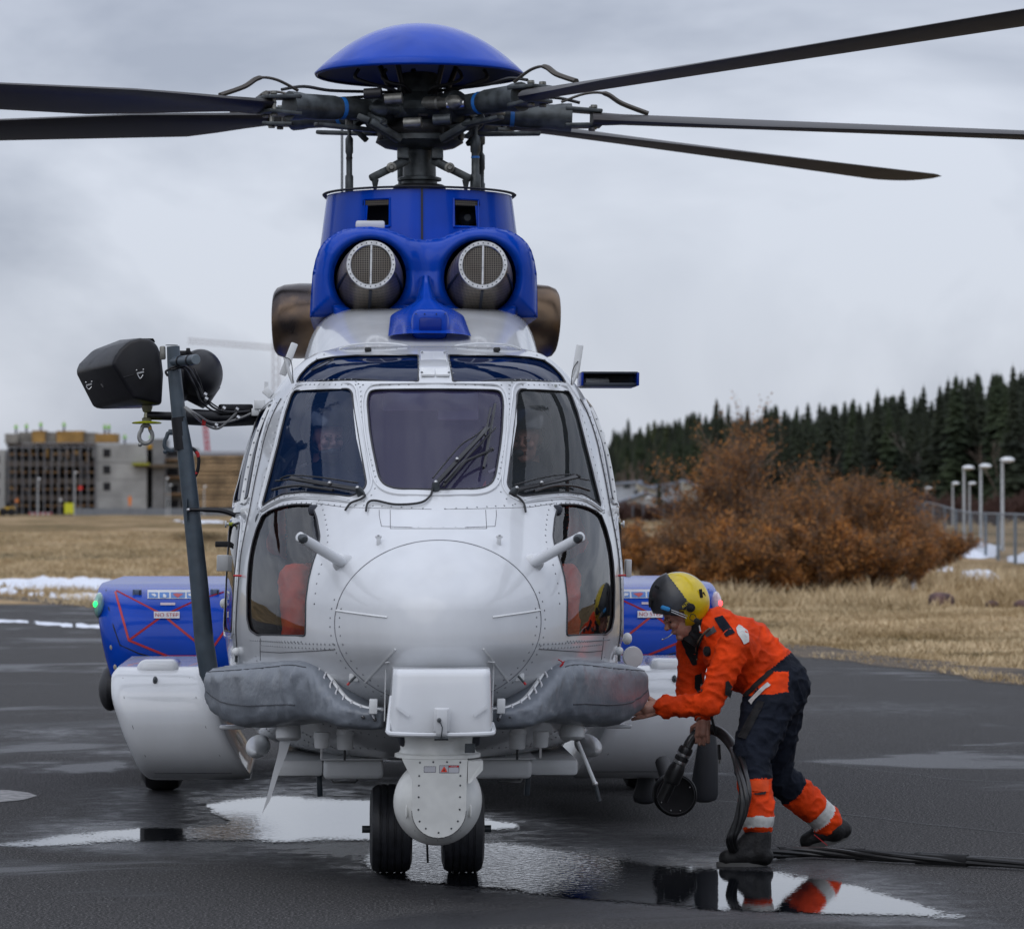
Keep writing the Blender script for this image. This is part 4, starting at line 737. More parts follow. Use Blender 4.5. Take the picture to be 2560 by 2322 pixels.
# radome outline, gap lines, rivets
lines = MB(); rv = MB()
def surf_line(uvp, r=.0016, off=.0005, mb=None, step=.03):
    q = resample(uvp, step, False); (mb or lines).tube([S(u, z, off) for u, z in q], r, 5)
def rivets(uvp, pitch=.034, off=.0, r=.005, mb=None):
    acc = 0; q = resample(uvp, .004, False); last = None
    for u, z in q:
        p = S(u, z)
        if last is None or (p - last).length >= pitch:
            n = SN(u, z); (mb or rv).lathe(p - n * .001, n, [(r, 0), (r * .8, r * .55), (r * .2, r * .8)], 6); last = p
def xz(x, z): return (math.asin(max(-1, min(1, x / Wz(z)))), z)
def ell(k, a0=0, a1=2 * pi, n=60): return [xz(DX + DRX * k * cos(a0 + (a1 - a0) * i / n), DZ + DRZ * k * sin(a0 + (a1 - a0) * i / n)) for i in range(n + 1)]
for s in (1, -1):
    f = (lambda q: q) if s > 0 else mir
    rivets(f(ell(1.045, radians(20) if s > 0 else radians(20), radians(-75), 40)), .04)
    rivets(f(ell(.955, radians(10), radians(-70), 40)), .04)
    ch = shrink(chinL, -.05); rivets(f(uvs([(626, 1600), (760, 1604), (1010 - 70, 1612)][:2] )), .034)
    rivets(f([(u, z) for u, z in shrink(chinL, -.045)[0:int(len(chinL) * .58)]]), .05)
    rivets(f([(u, z) for u, z in shrink(sideL, -.05)]), .045)
    rivets(f(uvs([(655, 1612), (838, 1622)])), .034)
    rivets(f(uvs([(655, 1601), (838, 1611)])), .034)
    surf_line(f(uvs([(651, 1628), (700, 1631), (838, 1623)])), .0016)
    surf_line(f(uvs([(651, 1595), (651, 1650)])), .0016)
    surf_line(f(uvs([(790, 1258), (860, 1268), (1010, 1272), (1079, 1273)])), .0012)
    rivets(f(uvs([(890, 1262), (1079, 1272)])), .05)
    rivets(f([(u, z + .045) for u, z in stripL[6:]][::1]), .06)
    rivets(f([UV(740, 962), UV(900, 962), UV(1040, 962)]), .05)
    # door edge
    surf_line(f([(-1.13, 2.3), (-1.09, 2.0), (-1.10, 1.75), (-1.13, 1.5), (-1.15, 1.2), (-1.16, 1.05)]), .004, .001)
    surf_line(f([(-1.55, 1.72), (-1.13, 1.73)]), .003)
    rivets(f([(-1.16, 2.28), (-1.12, 2.0), (-1.13, 1.75), (-1.16, 1.5), (-1.18, 1.2), (-1.19, 1.05)]), .05)
    rivets(f(uvs([(640, 1640), (643, 1655)])), .02)
    surf_line(f([xz(-.12, 1.66), xz(-.26, 1.665), xz(-.27, 1.715), xz(-.27, 1.74)]), .0012)
surf_line([xz(-.22, 1.655), xz(.22, 1.655)], .0012); surf_line([xz(-.22, 1.655), xz(-.22, 1.74)], .0012); surf_line([xz(.22, 1.655), xz(.22, 1.74)], .0012)
rivets([xz(-.2, 1.662), xz(.2, 1.662)], .055, r=.003)
rd = MB(); q = ell(1.0, 0, 2 * pi, 90); rd.tube([S(u, z, .0005) for u, z in q], .0026, 6, cap=False)
H('radome_seam', rd, mat('radome_sealant', (.16, .165, .18), .6)); H('panel_gap', lines, seal, tags={'kind': 'stuff'}); H('rivet_row', rv, rivm, tags={'kind': 'stuff'})
# lightning diverter strips on the radome
for a, b in (((840, 1526), (968, 1543)), ((912, 1705), (988, 1622))):
    p, q2 = UV(*a), UV(*b)
    for s in (1, -1):
        pp = [p, q2] if s > 0 else [(-p[0], p[1]), (-q2[0], q2[1])]; m_ = MB(); r_ = resample(pp, .02, False); m_.tube([S(u, z, .0) for u, z in r_], .0055, 4, flat=1); H('diverter_strip', m_, white2)
# raised sill under the side windscreens
for s in (1, -1):
    u_ = uvs([(655, 1276), (674, 1264), (708, 1248), (759, 1241), (830, 1246), (872, 1253)]); u_ = u_ if s > 0 else mir(u_)
    m_ = MB(); m_.tube(catmull([S(u, z, .002) for u, z in u_], 4), .011, 8, flat=.7); H('window_sill', m_, white)
# centre post between overhead windows
for s in (-1, 1):
    m_ = MB(); n_ = SN(0, 2.4)
    for z0, z1 in ((2.385, 2.52),):
        m_.bar(S(s * .046, z0, .008), S(s * .046, z1, .008), .066, .012, .003, up=n_)
    o_ = H('centre_post_panel', m_, white2)
    m_ = MB()
    for z_ in (2.395, 2.51): n2 = SN(s * .07, z_); m_.lathe(S(s * .085, z_, .013), n2, [(.007, 0), (.005, .005)], 8)
    m_.build('bolt', rivm, o_, shear=CX)
# aft fuselage loft
zs = [.5 + (2.62 - .5) * i / 22 for i in range(23)]
ring0 = [(-Wz(z), z) for z in zs] + [(0, 2.64)] + [(Wz(z), z) for z in reversed(zs)] + [(0, .5)]
secs = [(YF, 1, 0), (3, 1, 0), (5.5, 1, 0), (7, .9, .12), (8.5, .55, .75), (10, .3, 1.35), (13, .2, 1.75)]
mb = MB(); n = len(ring0)
for (y, k, dz) in secs: mb.v += [V((x * k, y, z * k + dz)) for x, z in ring0]
for j in range(len(secs) - 1):
    for i in range(n): a = j * n + i; b = j * n + (i + 1) % n; mb.f.append((a, a + n, b + n, b)); mb.m.append(0)
H('rear_fuselage', mb, white, fixn=True)
mb = MB(); mb.bar((0, 12.2, 1.9), (0, 13.4, 4.0), .9, .14, .05, up=(0, 1, .2)); H('tail_fin', mb, blue)
for k in range(4):
    a = k * pi / 2 + .15; mb = MB(); c = V((-.42, 13.0, 3.75)); d = V((0, sin(a), cos(a))); mb.bar(c, c + d * 1.45, .2, .02, .006, up=(0, cos(a), -sin(a)) if abs(sin(a)) > 2 else (1, 0, 0)); H('tail_rotor_blade', mb, gunm)
mb = MB(); mb.tube([(-.05, 13.0, 3.75), (-.5, 13.0, 3.75)], .09, 12); H('tail_rotor_hub', mb, gunm)
# interior
mb = MB(); mb.add([V((x, 1.72, z)) for x, z in ring0], [tuple(range(len(ring0)))]); mb.box((0, .75, .9), (1.5, 1.5, .04)); H('cabin_bulkhead', mb, dark)
mb = MB(); mb.box((0, -.10, 1.52), (1.15, .35, .42), bev=.05); mb.box((0, -.22, 1.74), (1.2, .3, .05), bev=.02); mb.box((0, .6, 1.35), (.4, 1.0, .5), bev=.03); H('instrument_console', mb, mat('console_grey', (.03, .033, .045), .7))
mb = MB(); mb.box((-.02, .32, 2.30), (.46, .02, .15), bev=.009); mb.box((.12, .325, 2.265), (.2, .02, .17), bev=.009); H('sun_visor', mb, mat('visor_grey', (.62, .63, .68), .6))
mb = MB(); mb.tube(catmull([V((-.05, -.25, 1.79)), V((0, -.3, 1.80)), V((.04, -.28, 1.79)), V((.08, -.3, 1.795))], 5), .011, 6); H('red_strap', mb, mat('red_strap', (.5, .03, .04), .6))
mb = MB(); mb.box((-.02, -.2, 1.785), (.14, .08, .03), bev=.014); H('folded_cloth', mb, mat('grey_cloth', (.2, .21, .24), .9))
for s in (-1, 1):
    mb = MB(); mb.box((s * .5, .98, 1.55), (.5, .12, .75), bev=.04); mb.box((s * .5, .75, 1.2), (.5, .5, .12), bev=.04); mb.box((s * .5, .98, 2.05), (.28, .1, .22), bev=.04); H('pilot_seat', mb, mat('seat_fabric', (.02, .024, .035), .9))
mb = MB(); mb.bar((.33, .75, 2.32), (.62, .6, 2.36), .012, .012); H('overhead_rail', mb, mat('pale_rail', (.4, .42, .4), .5))
# ---------------- roof fairing, cowling, intakes
def roof(a, b):
    u = a * 2 - 1; y0 = .93 + b * 5.6; sg = 1 if u > 0 else -1; au = abs(u)
    hw = .64 + .05 * min(1, b * 3); zt = 2.545 + min(.30, (y0 - .93) * .21); th = u * pi / 2
    x = hw * sin(th) if au < 1 else hw * sg; c = sqrt(max(0, 1 - abs(sin(th)) ** (3 + 7 * min(1, b * 3.2))))
    z = 2.2 + (zt - 2.2) * c; y = y0 + (.38 * sin(th) ** 4 if b < .5 else .38 * sin(th) ** 4 * (1 - b) * 2)
    return V((x, y, z))
mb = MB(); mb.grid(roof, 60, 30, flip=False)
# front lip rolled under
k0 = len(mb.v); fr = [roof(i / 60, 0) for i in range(61)]
mb.add(fr + [p + V((0, .03, -.035)) for p in fr], [(i, i + 1, i + 62, i + 61)[::-1] for i in range(60)])
H('roof_fairing', mb, white, ang=50, fixn=True)
mb = MB(); mb.tube([p + V((0, .012, -.02)) for p in [roof(i / 60, 0) for i in range(5, 56)]], .008, 6); H('roof_gap_seal', mb, black)
for px in (920, 1242):
    mb = MB(); p = B(px, 876, .9); mb.box(p + V((0, 0, .004)), (.035, .05, .022), bev=.008); H('roof_latch', mb, black)
for s in (-1, 1):
    mb = MB(); mb.tube(catmull([V((s * x_, y_, z_)) for x_, y_, z_ in ((.12, 1.02, 2.577), (.25, 1.05, 2.59), (.4, 1.13, 2.585), (.47, 1.2, 2.565))], 5), [.002] + [.006] * 14 + [.002], 6); H('rain_gutter', mb, white)
# cowl
YC = 2.45
cpx = [(774, 789), (777, 730), (781, 678), (788, 645), (797, 619), (808, 602), (821, 589), (838, 577), (856, 569), (890, 562), (928, 561), (968, 566), (1007, 580), (1030, 589), (1051, 592)]
half = [(B(px, py, YC).x, B(px, py, YC).z) for px, py in cpx]
dx = half[-1][0]; half = [(x, z) for x, z in half[:-1]] + [(0, half[-1][1])]
outl = half + [(-x, z) for x, z in reversed(half[:-1])]
outl = resample(outl, .03)
IX, IZ = .303, 3.012
# teardrop openings, wider towards the foot
hole = [(-IX + .200 * cos(a), IZ + .012 + .208 * sin(a)) for a in [2 * pi * i / 44 for i in range(44)]]
holeR = [(-x, z) for x, z in reversed(hole)]
def dseg(p, poly):
    best = 9
    for i in range(len(poly)):
        a = V(poly[i - 1]); b = V(poly[i]); ab = b - a; t = max(0, min(1, (V(p) - a).dot(ab) / max(ab.length_squared, 1e-12))); best = min(best, (V(p) - a - ab * t).length)
    return best
vs, fs = tri2d(outl, [hole, holeR], .016)
def cowly(x, z):
    d = min(dseg((x, z), outl), .14); R = .14; y = YC + .16 * (1 - sqrt(max(0, 1 - (1 - d / R) ** 2)))
    if z < 2.86: y = YC + .16 * (1 - sqrt(max(0, 1 - (1 - min(d if abs(x) > .5 else .14, .14) / R) ** 2)))
    dh = min(sqrt((x + IX) ** 2 + (z - IZ - .012) ** 2), sqrt((x - IX) ** 2 + (z - IZ - .012) ** 2)) - .204
    if dh < .05: y += .07 * (1 - sqrt(max(0, 1 - (1 - max(0, dh) / .05) ** 2)))
    y += .06 * exp(-(x / .09) ** 2) * min(1, max(0, (z - 2.9) / .15))
    return y
mb = MB(); mb.add([V((p.x, cowly(p.x, p.y), p.y)) for p in vs], fs)
cn = []
for p in vs:
    e = .006; a = (cowly(p.x + e, p.y) - cowly(p.x - e, p.y)) / (2 * e); c = (cowly(p.x, p.y + e) - cowly(p.x, p.y - e)) / (2 * e); cn.append(V((a, -1, c)).normalized())
mbf = MB(); mbf.v = list(mb.v); mbf.f = [f if (mb.v[f[1]] - mb.v[f[0]]).cross(mb.v[f[2]] - mb.v[f[0]]).y < 0 else f[::-1] for f in mb.f]; mbf.m = list(mb.m); mbf.nrm = cn; mb = MB()
n = len(outl); e0 = [V((x, cowly(x, z), z)) for x, z in outl]; mb2 = MB()
mb.add(e0 + [V((x * .98, 3.6, z)) for x, z in outl] + [V((x * .92, 6.2, 2.8 + (z - 2.8) * .9)) for x, z in outl], [(i, (i + 1) % n, (i + 1) % n + n, i + n) for i in range(n)] + [(i + n, (i + 1) % n + n, (i + 1) % n + 2 * n, i + 2 * n) for i in range(n)])
o_ = H('engine_cowling', mb, blue, ang=60, fixn=True); mbf.build('cowling_front', blue, o_, shear=CX)
for hx in (hole, holeR):
    mb = MB(); c_ = V((sum(p[0] for p in hx) / len(hx), 0, IZ + .012)); h0 = [V((x, cowly(x, z), z)) for x, z in hx]; nn = len(h0)
    h1 = [c_ + (V((p.x, 0, p.z)) - c_) * .97 + V((0, 2.66, 0)) for p in h0]; h2 = [p + V((0, .3, 0)) for p in h1]
    mb.add(h0 + h1 + h2, [(i, (i + 1) % nn, (i + 1) % nn + nn, i + nn) for i in range(nn)] + [(i + nn, (i + 1) % nn + nn, (i + 1) % nn + 2 * nn, i + 2 * nn) for i in range(nn)])
    mb.build('intake_duct', blued, o_, ang=60, shear=CX)
    mb = MB(); mb.add(h2, [tuple(range(nn))]); mb.build('duct_floor', dark, o_, shear=CX)
def meshmat(name, col, sx, sy):
    m = bpy.data.materials.new(name); m.use_nodes = True; nt = m.node_tree; n_ = nt.nodes; l = nt.links; b = n_['Principled BSDF']; MATS[name] = m
    t = N('ShaderNodeTexCoord', n_); sp = N('ShaderNodeSeparateXYZ', n_); l.new(t.outputs['Object'], sp.inputs[0]); prod = []
    for ax in (0, 2):
        mu = N('ShaderNodeMath', n_, operation='MULTIPLY'); mu.inputs[1].default_value = sx; l.new(sp.outputs[ax], mu.inputs[0])
        si = N('ShaderNodeMath', n_, operation='SINE'); l.new(mu.outputs[0], si.inputs[0]); prod.append(si)
    mx = N('ShaderNodeMath', n_, operation='MAXIMUM'); l.new(prod[0].outputs[0], mx.inputs[0]); l.new(prod[1].outputs[0], mx.inputs[1])
    nz_ = N('ShaderNodeTexNoise', n_); nz_.inputs['Scale'].default_value = 9; l.new(t.outputs['Object'], nz_.inputs['Vector'])
    r = N('ShaderNodeMapRange', n_); r.inputs['From Min'].default_value = .3; r.inputs['From Max'].default_value = .9; l.new(mx.outputs[0], r.inputs[0])
    c = N('ShaderNodeMix', n_, data_type='RGBA'); c.inputs['A'].default_value = (.006, .006, .006, 1); c.inputs['B'].default_value = (*col, 1); l.new(r.outputs[0], c.inputs['Factor'])
    c2 = N('ShaderNodeMix', n_, data_type='RGBA', blend_type='MULTIPLY'); c2.inputs['Factor'].default_value = .8; l.new(c.outputs['Result'], c2.inputs['A'])
    rr = N('ShaderNodeValToRGB', n_); rr.color_ramp.elements[0].color = (.55, .42, .3, 1); rr.color_ramp.elements[1].color = (1.2, 1.15, 1.05, 1); l.new(nz_.outputs['Fac'], rr.inputs[0]); l.new(rr.outputs[0], c2.inputs['B'])
    l.new(c2.outputs['Result'], b.inputs['Base Color']); b.inputs['Metallic'].default_value = .6; b.inputs['Roughness'].default_value = .38; return m
basket = meshmat('woven_metal_mesh', (.42, .38, .33), 900, 900); disc = meshmat('fine_wire_mesh', (.17, .16, .15), 520, 520)
for s in (-1, 1):
    a = V((s * IX, 2.66, 2.995)); b = V((s * IX, 2.20, 3.068)); ax = (b - a).normalized(); L = (b - a).length
    mb = MB(); prof = [(.19 - (.19 - .133) * (t ** 1.6), L * t) for t in [i / 10 for i in range(11)]]; mb.lathe(a, ax, prof, 48, cap=False); o_ = H('intake_filter', mb, basket)
    mb = MB(); mb.lathe(b, ax, [(.108, .0), (.108, .006), (.112, .010), (.131, .010), (.134, .006), (.134, -.008)], 48, cap=False); mb.build('filter_ring', steel, o_, shear=CX)
    mb = MB(); mb.lathe(b - ax * .003, ax, [(.109, 0), (.0, .001)], 40, cap=False); mb.build('filter_mesh', disc, o_, shear=CX)
    mb = MB(); up = ax.cross(V((1, 0, 0))).normalized(); up = up if up.z > 0 else -up; mb.bar(b + ax * .004 - up * .108, b + ax * .004 + up * .108, .010, .008, 0, up=ax); mb.build('filter_bar', steel, o_, shear=CX)
    mb = MB(); rt = ax.cross(up)
    for k in range(28): t = 2 * pi * k / 28; p = b + ax * .010 + (up * cos(t) + rt * sin(t)) * .1215; mb.lathe(p, ax, [(.0042, 0), (.003, .004)], 6)
    mb.build('bolt_ring', gunm, o_, shear=CX, tags={'kind': 'stuff'})
    for t in (-pi / 2 - 1.25, -pi / 2, -pi / 2 + 1.25):
        mb = MB(); d = (up * -cos(t + pi / 2) + rt * sin(t + pi / 2)); mb.tube([a + d * .192 + ax * .0, a + ax * L * .5 + d * .178, a + ax * L * .97 + d * .138], .009, 6, flat=.4); mb.build('filter_strap', mat('dark_navy_strap', (.01, .015, .03), .4), o_, shear=CX)
# blue nose fairing with cooling duct between intakes
def nosep(a, b):
    u = a * 2 - 1; t = b
    z = 3.02 - .37 * t; q_ = max(0, min(1, (t - .36) / .3)); hw = .035 + .055 * t + .125 * q_ * q_ * (3 - 2 * q_)
    y = 2.36 - 1.14 * t ** 1.35 - .03
    yr = .93 + (z - 2.545) / .21 + .02; k_ = 1 - sqrt(max(0, 1 - abs(u) ** 2.4)); yc_ = min(y, yr - .03)
    return V((hw * u, yc_ + k_ * (min(yr, yc_ + .14 + .2 * (1 - t)) - yc_), z - .01 * abs(u) ** 3 * t))
mb = MB(); mb.grid(nosep, 24, 30); H('cooling_duct_fairing', mb, blue, ang=70, fixn=True)
cb = B(1080, 815, 1.36); mb = MB(); pl = [V((-.095, 0, -.04)), V((.095, 0, -.04)), V((.075, 0, .075)), V((-.075, 0, .075))]
mb.box((0, 1.40, 2.70), (.19, .26, .155), bev=.045, seg=4); o_ = H('duct_hood', mb, blue, ang=60)
mb = MB(); mb.box((0, 1.267, 2.69), (.115, .03, .088), bev=.012); mb.build('duct_mouth', blued, o_, shear=CX)
mb = MB()
for x in (-.075, -.03, .03, .075): mb.lathe((x, 1.27, 2.752), (0, -1, 0), [(.004, 0), (.003, .004)], 6)
mb.build('bolt', black, o_, shear=CX)
# rotor mast fairing drum
R0 = lambda z: .545 + (3.6 - z) * .13
def drum(a, b):
    z = 2.9 + b * .69; th = 2 * pi * a; r = R0(z); y = sin(th) * r; 
    if y > 0: y *= 1.9
    return V((cos(th) * r, 3.95 + y, z))
drum_o = [(-.30, -.185), (.185, .30)]
mb = MB(); nu, nv = 96, 23
vsd = [drum(i / nu, j / nv) for j in range(nv + 1) for i in range(nu)]; fsd = []
for j in range(nv):
    for i in range(nu):
        a_, b_ = j * nu + i, j * nu + (i + 1) % nu; c_ = (vsd[a_] + vsd[b_ + nu]) / 2
        if c_.y < 3.95 and .19 < abs(c_.x) < .325 and 3.375 < c_.z < 3.53: continue
        fsd.append((a_, b_, b_ + nu, a_ + nu))
mb.add(vsd, fsd); o_ = H('mast_fairing', mb, blue, ang=60)
mb = MB(); mb.tube([V((cos(t) * .56, 3.95 + sin(t) * .56 * (1.9 if sin(t) > 0 else 1), 3.6)) for t in [2 * pi * k / 60 for k in range(61)]], .014, 6, cap=False, flat=.5)
mb.lathe((0, 3.95, 3.585), (0, 0, 1), [(.54, 0), (.1, .01)], 40, cap=False); mb.build('fairing_rim', black, o_, shear=CX)
mb = MB(); mb.bar((0, 3.402, 3.59), (0, 3.352, 3.22), .012, .012, up=(0, 1, 0)); mb.build('fairing_seam', black, o_, shear=CX)
for s in (-1, 1):
    mb = MB(); mb.box((s * .26, 3.9 - .22, 3.45), (.26, .03, .24)); mb.build('vent_recess', dark, o_, shear=CX)
for s in (-1, 1):
    mb = MB(); p = [];
    for x, z in ((.185, 3.37), (.33, 3.37), (.33, 3.535), (.185, 3.535)): r = R0(z) + .003; p.append(V((s * x, 3.95 - sqrt(r * r - x * x), z)))
    mb.tube(p + [p[0]], .008, 4, cap=False); mb.build('vent_frame', blue, o_, shear=CX)
    mb = MB(); mb.bar(p[3] + V((s * .0, .005, -.02)), p[2] + V((0, .005, -.02)), .002, .035, 0, up=(0, 0, 1)); mb.build('vent_mesh', disc, o_, shear=CX)
mb = MB(); mb.lathe((.27, 3.62, 3.44), (0, -1, 0), [(.05, -.1), (.05, 0), (.035, .015), (.02, .03), (0.0, .03)], 16); mb.build('actuator', gunm, o_, shear=CX)
mb = MB(); mb.box((-.30 - .0, 3.2, 3.36), (.165, .16, .045), bev=.012); mb.box((-.30, 3.2, 3.32), (.185, .18, .04), bev=.01, mi=1); H('satellite_antenna', mb, [white2, blue])
# exhausts
for s in (-1, 1):
    mb = MB(); c = V((s * .55, 4.5, 2.89)); mb.lathe(c, (s, .12, -.03), [(.20, -.3), (.222, 0), (.228, .15), (.222, .24), (.205, .285), (.185, .30), (.18, .27), (.17, 0)], 40, cap=False)
    o_ = H('exhaust_pipe', mb, bronze); mb = MB(); mb.lathe(c, (s, .12, -.03), [(.175, .05), (0, .05)], 24, cap=False); mb.build('exhaust_throat', dark, o_, shear=CX)
# ---------------- sponsons, pods, float bags
def hull(xl, xr, zc, hz, yf, dep, yb, n=2.6, r=.12, na=16, nb=28):
    def P(a, b):
        th = pi / 2 + pi * b; s_ = sin(th); c_ = cos(th)
        z = zc + hz * (abs(s_) ** (2 / n)) * (1 if s_ > 0 else -1); y = yf + dep - dep * abs(c_) ** (2 / n)
        x0, x1 = xl(z), xr(z); x = x0 + (x1 - x0) * a; d = min(a, 1 - a) * abs(x1 - x0)
        if d < r: y += r * (1 - sqrt(max(0, 1 - (1 - d / r) ** 2)))
        return V((x, y, z))
    A = [0] + [.5 - .5 * cos(pi * i / na) for i in range(na + 1)] + [1]
    mb = MB(); rows = []
    for j in range(-1, nb + 2):
        b = max(0, min(1, j / nb)); row = []
        for i, a in enumerate(A):
            p = P(a, b)
            if j < 0 or j > nb or i == 0 or i == len(A) - 1: p = V((p.x, yb, p.z))
            row.append(p)
        rows.append(row)
    w = len(A); mb.add([p for r_ in rows for p in r_], [(j * w + i, j * w + i + 1, (j + 1) * w + i + 1, (j + 1) * w + i) for j in range(len(rows) - 1) for i in range(w - 1)])
    return mb, P
mirx = lambda f: (lambda z: -f(z))
podL = interp([(.23, -1.44), (.24, -1.457), (.284, -1.499), (.404, -1.555), (.594, -1.632), (.733, -1.674), (.823, -1.681), (.87, -1.654)])
podR = interp([(.23, -.91), (.258, -.90), (.355, -.953), (.474, -1.024), (.79, -1.15), (.87, -1.199)])
blL = interp([(.45, -1.66), (.73, -1.79), (.88, -1.836), (1.05, -1.873), (1.24, -1.905), (1.3, -1.895)])
blR = lambda z: -.95
for s in (-1, 1):
    f = (lambda q: q) if s < 0 else mirx
    mb, P = hull(f(blL) if s < 0 else f(blR), f(blR) if s < 0 else f(blL), .86, .43, 4.42, .75, 7.6, n=2.5, r=.16); spo = H('sponson', mb, blue, ang=60, fixn=True)
    if s < 0: BP = P
    def Bp(x, z, off=.004):
        # point on the blue front surface at body x,z
        n = 2.5; t = min(1, abs(z - .86) / .43); c = (1 - t ** n) ** (1 / n); y = 4.42 + .75 - .75 * c; xo = abs(blL(z)); d = xo - abs(x)
        if d < .16: y += .16 * (1 - sqrt(max(0, 1 - (1 - max(0, d) / .16) ** 2)))
        return V((x, y - off, z))
    def px2(px, py, off=.004):   # photo position -> front surface
        Y = 4.5
        for _ in range(8): p = B(px, py, Y); q = Bp(p.x, p.z, 0); Y = q.y
        return Bp(p.x * (1 if s < 0 else -1), p.z, off)
    for pts in ([(288, 1478), (322, 1600), (420, 1640), (500, 1640)], [(290, 1476), (405, 1535), (500, 1612)], [(322, 1600), (405, 1540), (485, 1503), (560, 1480)], [(568, 1480), (566, 1570), (535, 1614), (500, 1640)]):
        mb = MB(); q = resample([(a, b, 0) for a, b in pts], 6, False); vs_ = [px2(a, b) for a, b, _ in q]
        up = V((0, 0, 1)); k = len(vs_); L_ = []; R_ = []
        for i in range(k):
            d = (vs_[min(i + 1, k - 1)] - vs_[max(i - 1, 0)]).normalized(); nn = V((d.z, 0, -d.x)).normalized() * .0065; L_.append(vs_[i] + nn); R_.append(vs_[i] - nn)
        mb.add(L_ + R_, [(i, i + 1, i + 1 + k, i + k) for i in range(k - 1)]); mb.build('red_marking_line', red, spo, shear=CX)
    def plate(name, x0, y0, x1, y1, m, off=.006, par=None):
        mb = MB(); g = [[px2(x0 + (x1 - x0) * i / 3, y0 + (y1 - y0) * j / 3, off) for i in range(4)] for j in range(4)]
        mb.add([p for r_ in g for p in r_], [(j * 4 + i, j * 4 + i + 1, j * 4 + i + 5, j * 4 + i + 4) for j in range(3) for i in range(3)]); return mb.build(name, m, par or spo, shear=CX)
    pl = plate('warning_placard', 385, 1528, 449, 1545, whitem, .013)
    c0 = px2(417, 1537, .019); tm = text_mb('NO STEP', .036, c0, V((1, 0, 0)), V((0, .25, 1))); tm.build('lettering', red, pl, shear=CX)
    plate('small_placard', 401, 1506, 438, 1512, mat('pinkish_decal', (.55, .45, .5), .5), .007)
    dp = plate('pictogram_strip', 369, 1474, 484, 1496, whitem, .006)
    db = mat('decal_blue', (.03, .16, .48), .4)
    for i, (xa, xb) in enumerate(((372, 395), (399, 423), (427, 463), (467, 482))):
        o_ = plate('pictogram', xa, 1480, xb, 1494, db, .009, dp)
        cx_ = (xa + xb) / 2
        if i in (0, 1):
            pts = [(cx_ - 6, 1484), (cx_ + 3, 1483), (cx_ + 8, 1488), (cx_ + 4, 1491), (cx_ - 1, 1488)] if i == 0 else [(cx_ - 3, 1484), (cx_ + 1, 1484), (cx_ + 6, 1489), (cx_ + 3, 1493), (cx_ - 3, 1492)]; m_ = whitem
        elif i == 2: pts = [(cx_ - 13, 1484), (cx_ - 4, 1482), (cx_ + 14, 1484), (cx_ + 6, 1489), (cx_, 1493), (cx_ - 6, 1490)]; m_ = red
        else: pts = [(cx_ - 5, 1484), (cx_ + 6, 1482), (cx_ + 7, 1491), (cx_ - 2, 1489)]; m_ = whitem
        mb = MB(); mb.add([px2(a, b, .012) for a, b in pts], [tuple(range(len(pts)))]); o2 = mb.build('symbol', m_, dp, shear=CX)
    for a in ((343, 1482), (537, 1481)):
        mb = MB(); p = px2(*a, .01); mb.box(p, (.055, .035, .045), bev=.006); mb.box(p + V((-.02, -.012, 0)), (.012, .02, .04)); mb.box(p + V((.018, -.014, 0)), (.008, .02, .03), mi=1); mb.build('access_latch', [mat('latch_blue_grey', (.12, .16, .26), .35, metal=.4), black], spo, shear=CX)
    mb = MB(); q = [px2(a, b, .001) for a, b in [(265, 1474), (272, 1520), (285, 1570), (300, 1612), (345, 1632), (400, 1648)]]; mb.tube(q, .0035, 5); mb.build('panel_gap', black, spo, shear=CX)
    # navigation light in a clear teardrop cover
    ncol = (.01, .9, .10) if s < 0 else (1, .05, .06)
    mb = MB(); mb.ball((s * 1.878, 4.66, 1.165), (.034, .12, .08), 16, 10); lens = H('navigation_light_cover', mb, mat('lens_%s' % ('green' if s < 0 else 'red'), (.25, .5, .42) if s < 0 else (.7, .5, .55), .12, coat=1))
    mb = MB(); mb.ball((s * 1.895, 4.56, 1.175), (.014, .02, .018), 10, 8); mb.build('lamp', mat('lamp_%s' % ('green' if s < 0 else 'red'), ncol, .3, emit=(ncol, 4)), lens, shear=CX)
    mb = MB(); mb.ball((s * 1.80, 4.75, .66), (.075, .2, .14), 14, 10); mb.build('rubber_bumper', black, spo, shear=CX)
    for z_, dx_ in ((.92, .02), (.80, .045)): mb = MB(); mb.ball((s * (1.80 - dx_), 4.47 + (0.02 if z_ < .8 else 0), z_), (.018, .012, .022), 8, 6); mb.build('worn_paint_patch', mat('bare_primer', (.4, .36, .28), .8), spo, shear=CX)
    # main wheels
    mb = MB(); c = V((s * 1.5, 5.28, .33)); mb.lathe(c - V((.13, 0, 0)), (1, 0, 0), [(.16, 0), (.26, .0), (.315, .03), (.33, .07), (.33, .19), (.315, .23), (.26, .26), (.16, .26)], 32)
    mw = H('main_wheel', mb, black); mb = MB(); mb.lathe(c - V((.12, 0, 0)), (1, 0, 0), [(.15, 0), (.15, .24)], 20); mb.build('rim', gunm, mw, shear=CX)
    mb = MB(); mb.tube([(s * 1.32, 5.28, .33), (s * 1.15, 5.3, .8)], .05, 10); H('main_gear_leg', mb, gunm)
    # white pod
    a_, b_ = (podL, podR) if s < 0 else (mirx(podR), mirx(podL))
    mb, P2 = hull(a_, b_, .554, .317, 2.5, .42, 4.3, n=2.3, r=.07, na=20); pod = H('float_pod', mb, white, ang=60, fixn=True)
    mb = MB(); q = []
    for t in [(x, y) for x, y in ((.13, .2), (.13, .35), (.13, .5), (.13, .65), (.13, .8), (.3, .8), (.6, .8), (.84, .8), (.84, .65), (.84, .5), (.84, .35), (.84, .2))]:
        q.append(P2(t[0] if s < 0 else 1 - t[0], t[1]) + V((0, -.0005, 0)))
    mb.tube(q, .0015, 4); mb.build('panel_gap', seal, pod, shear=CX)
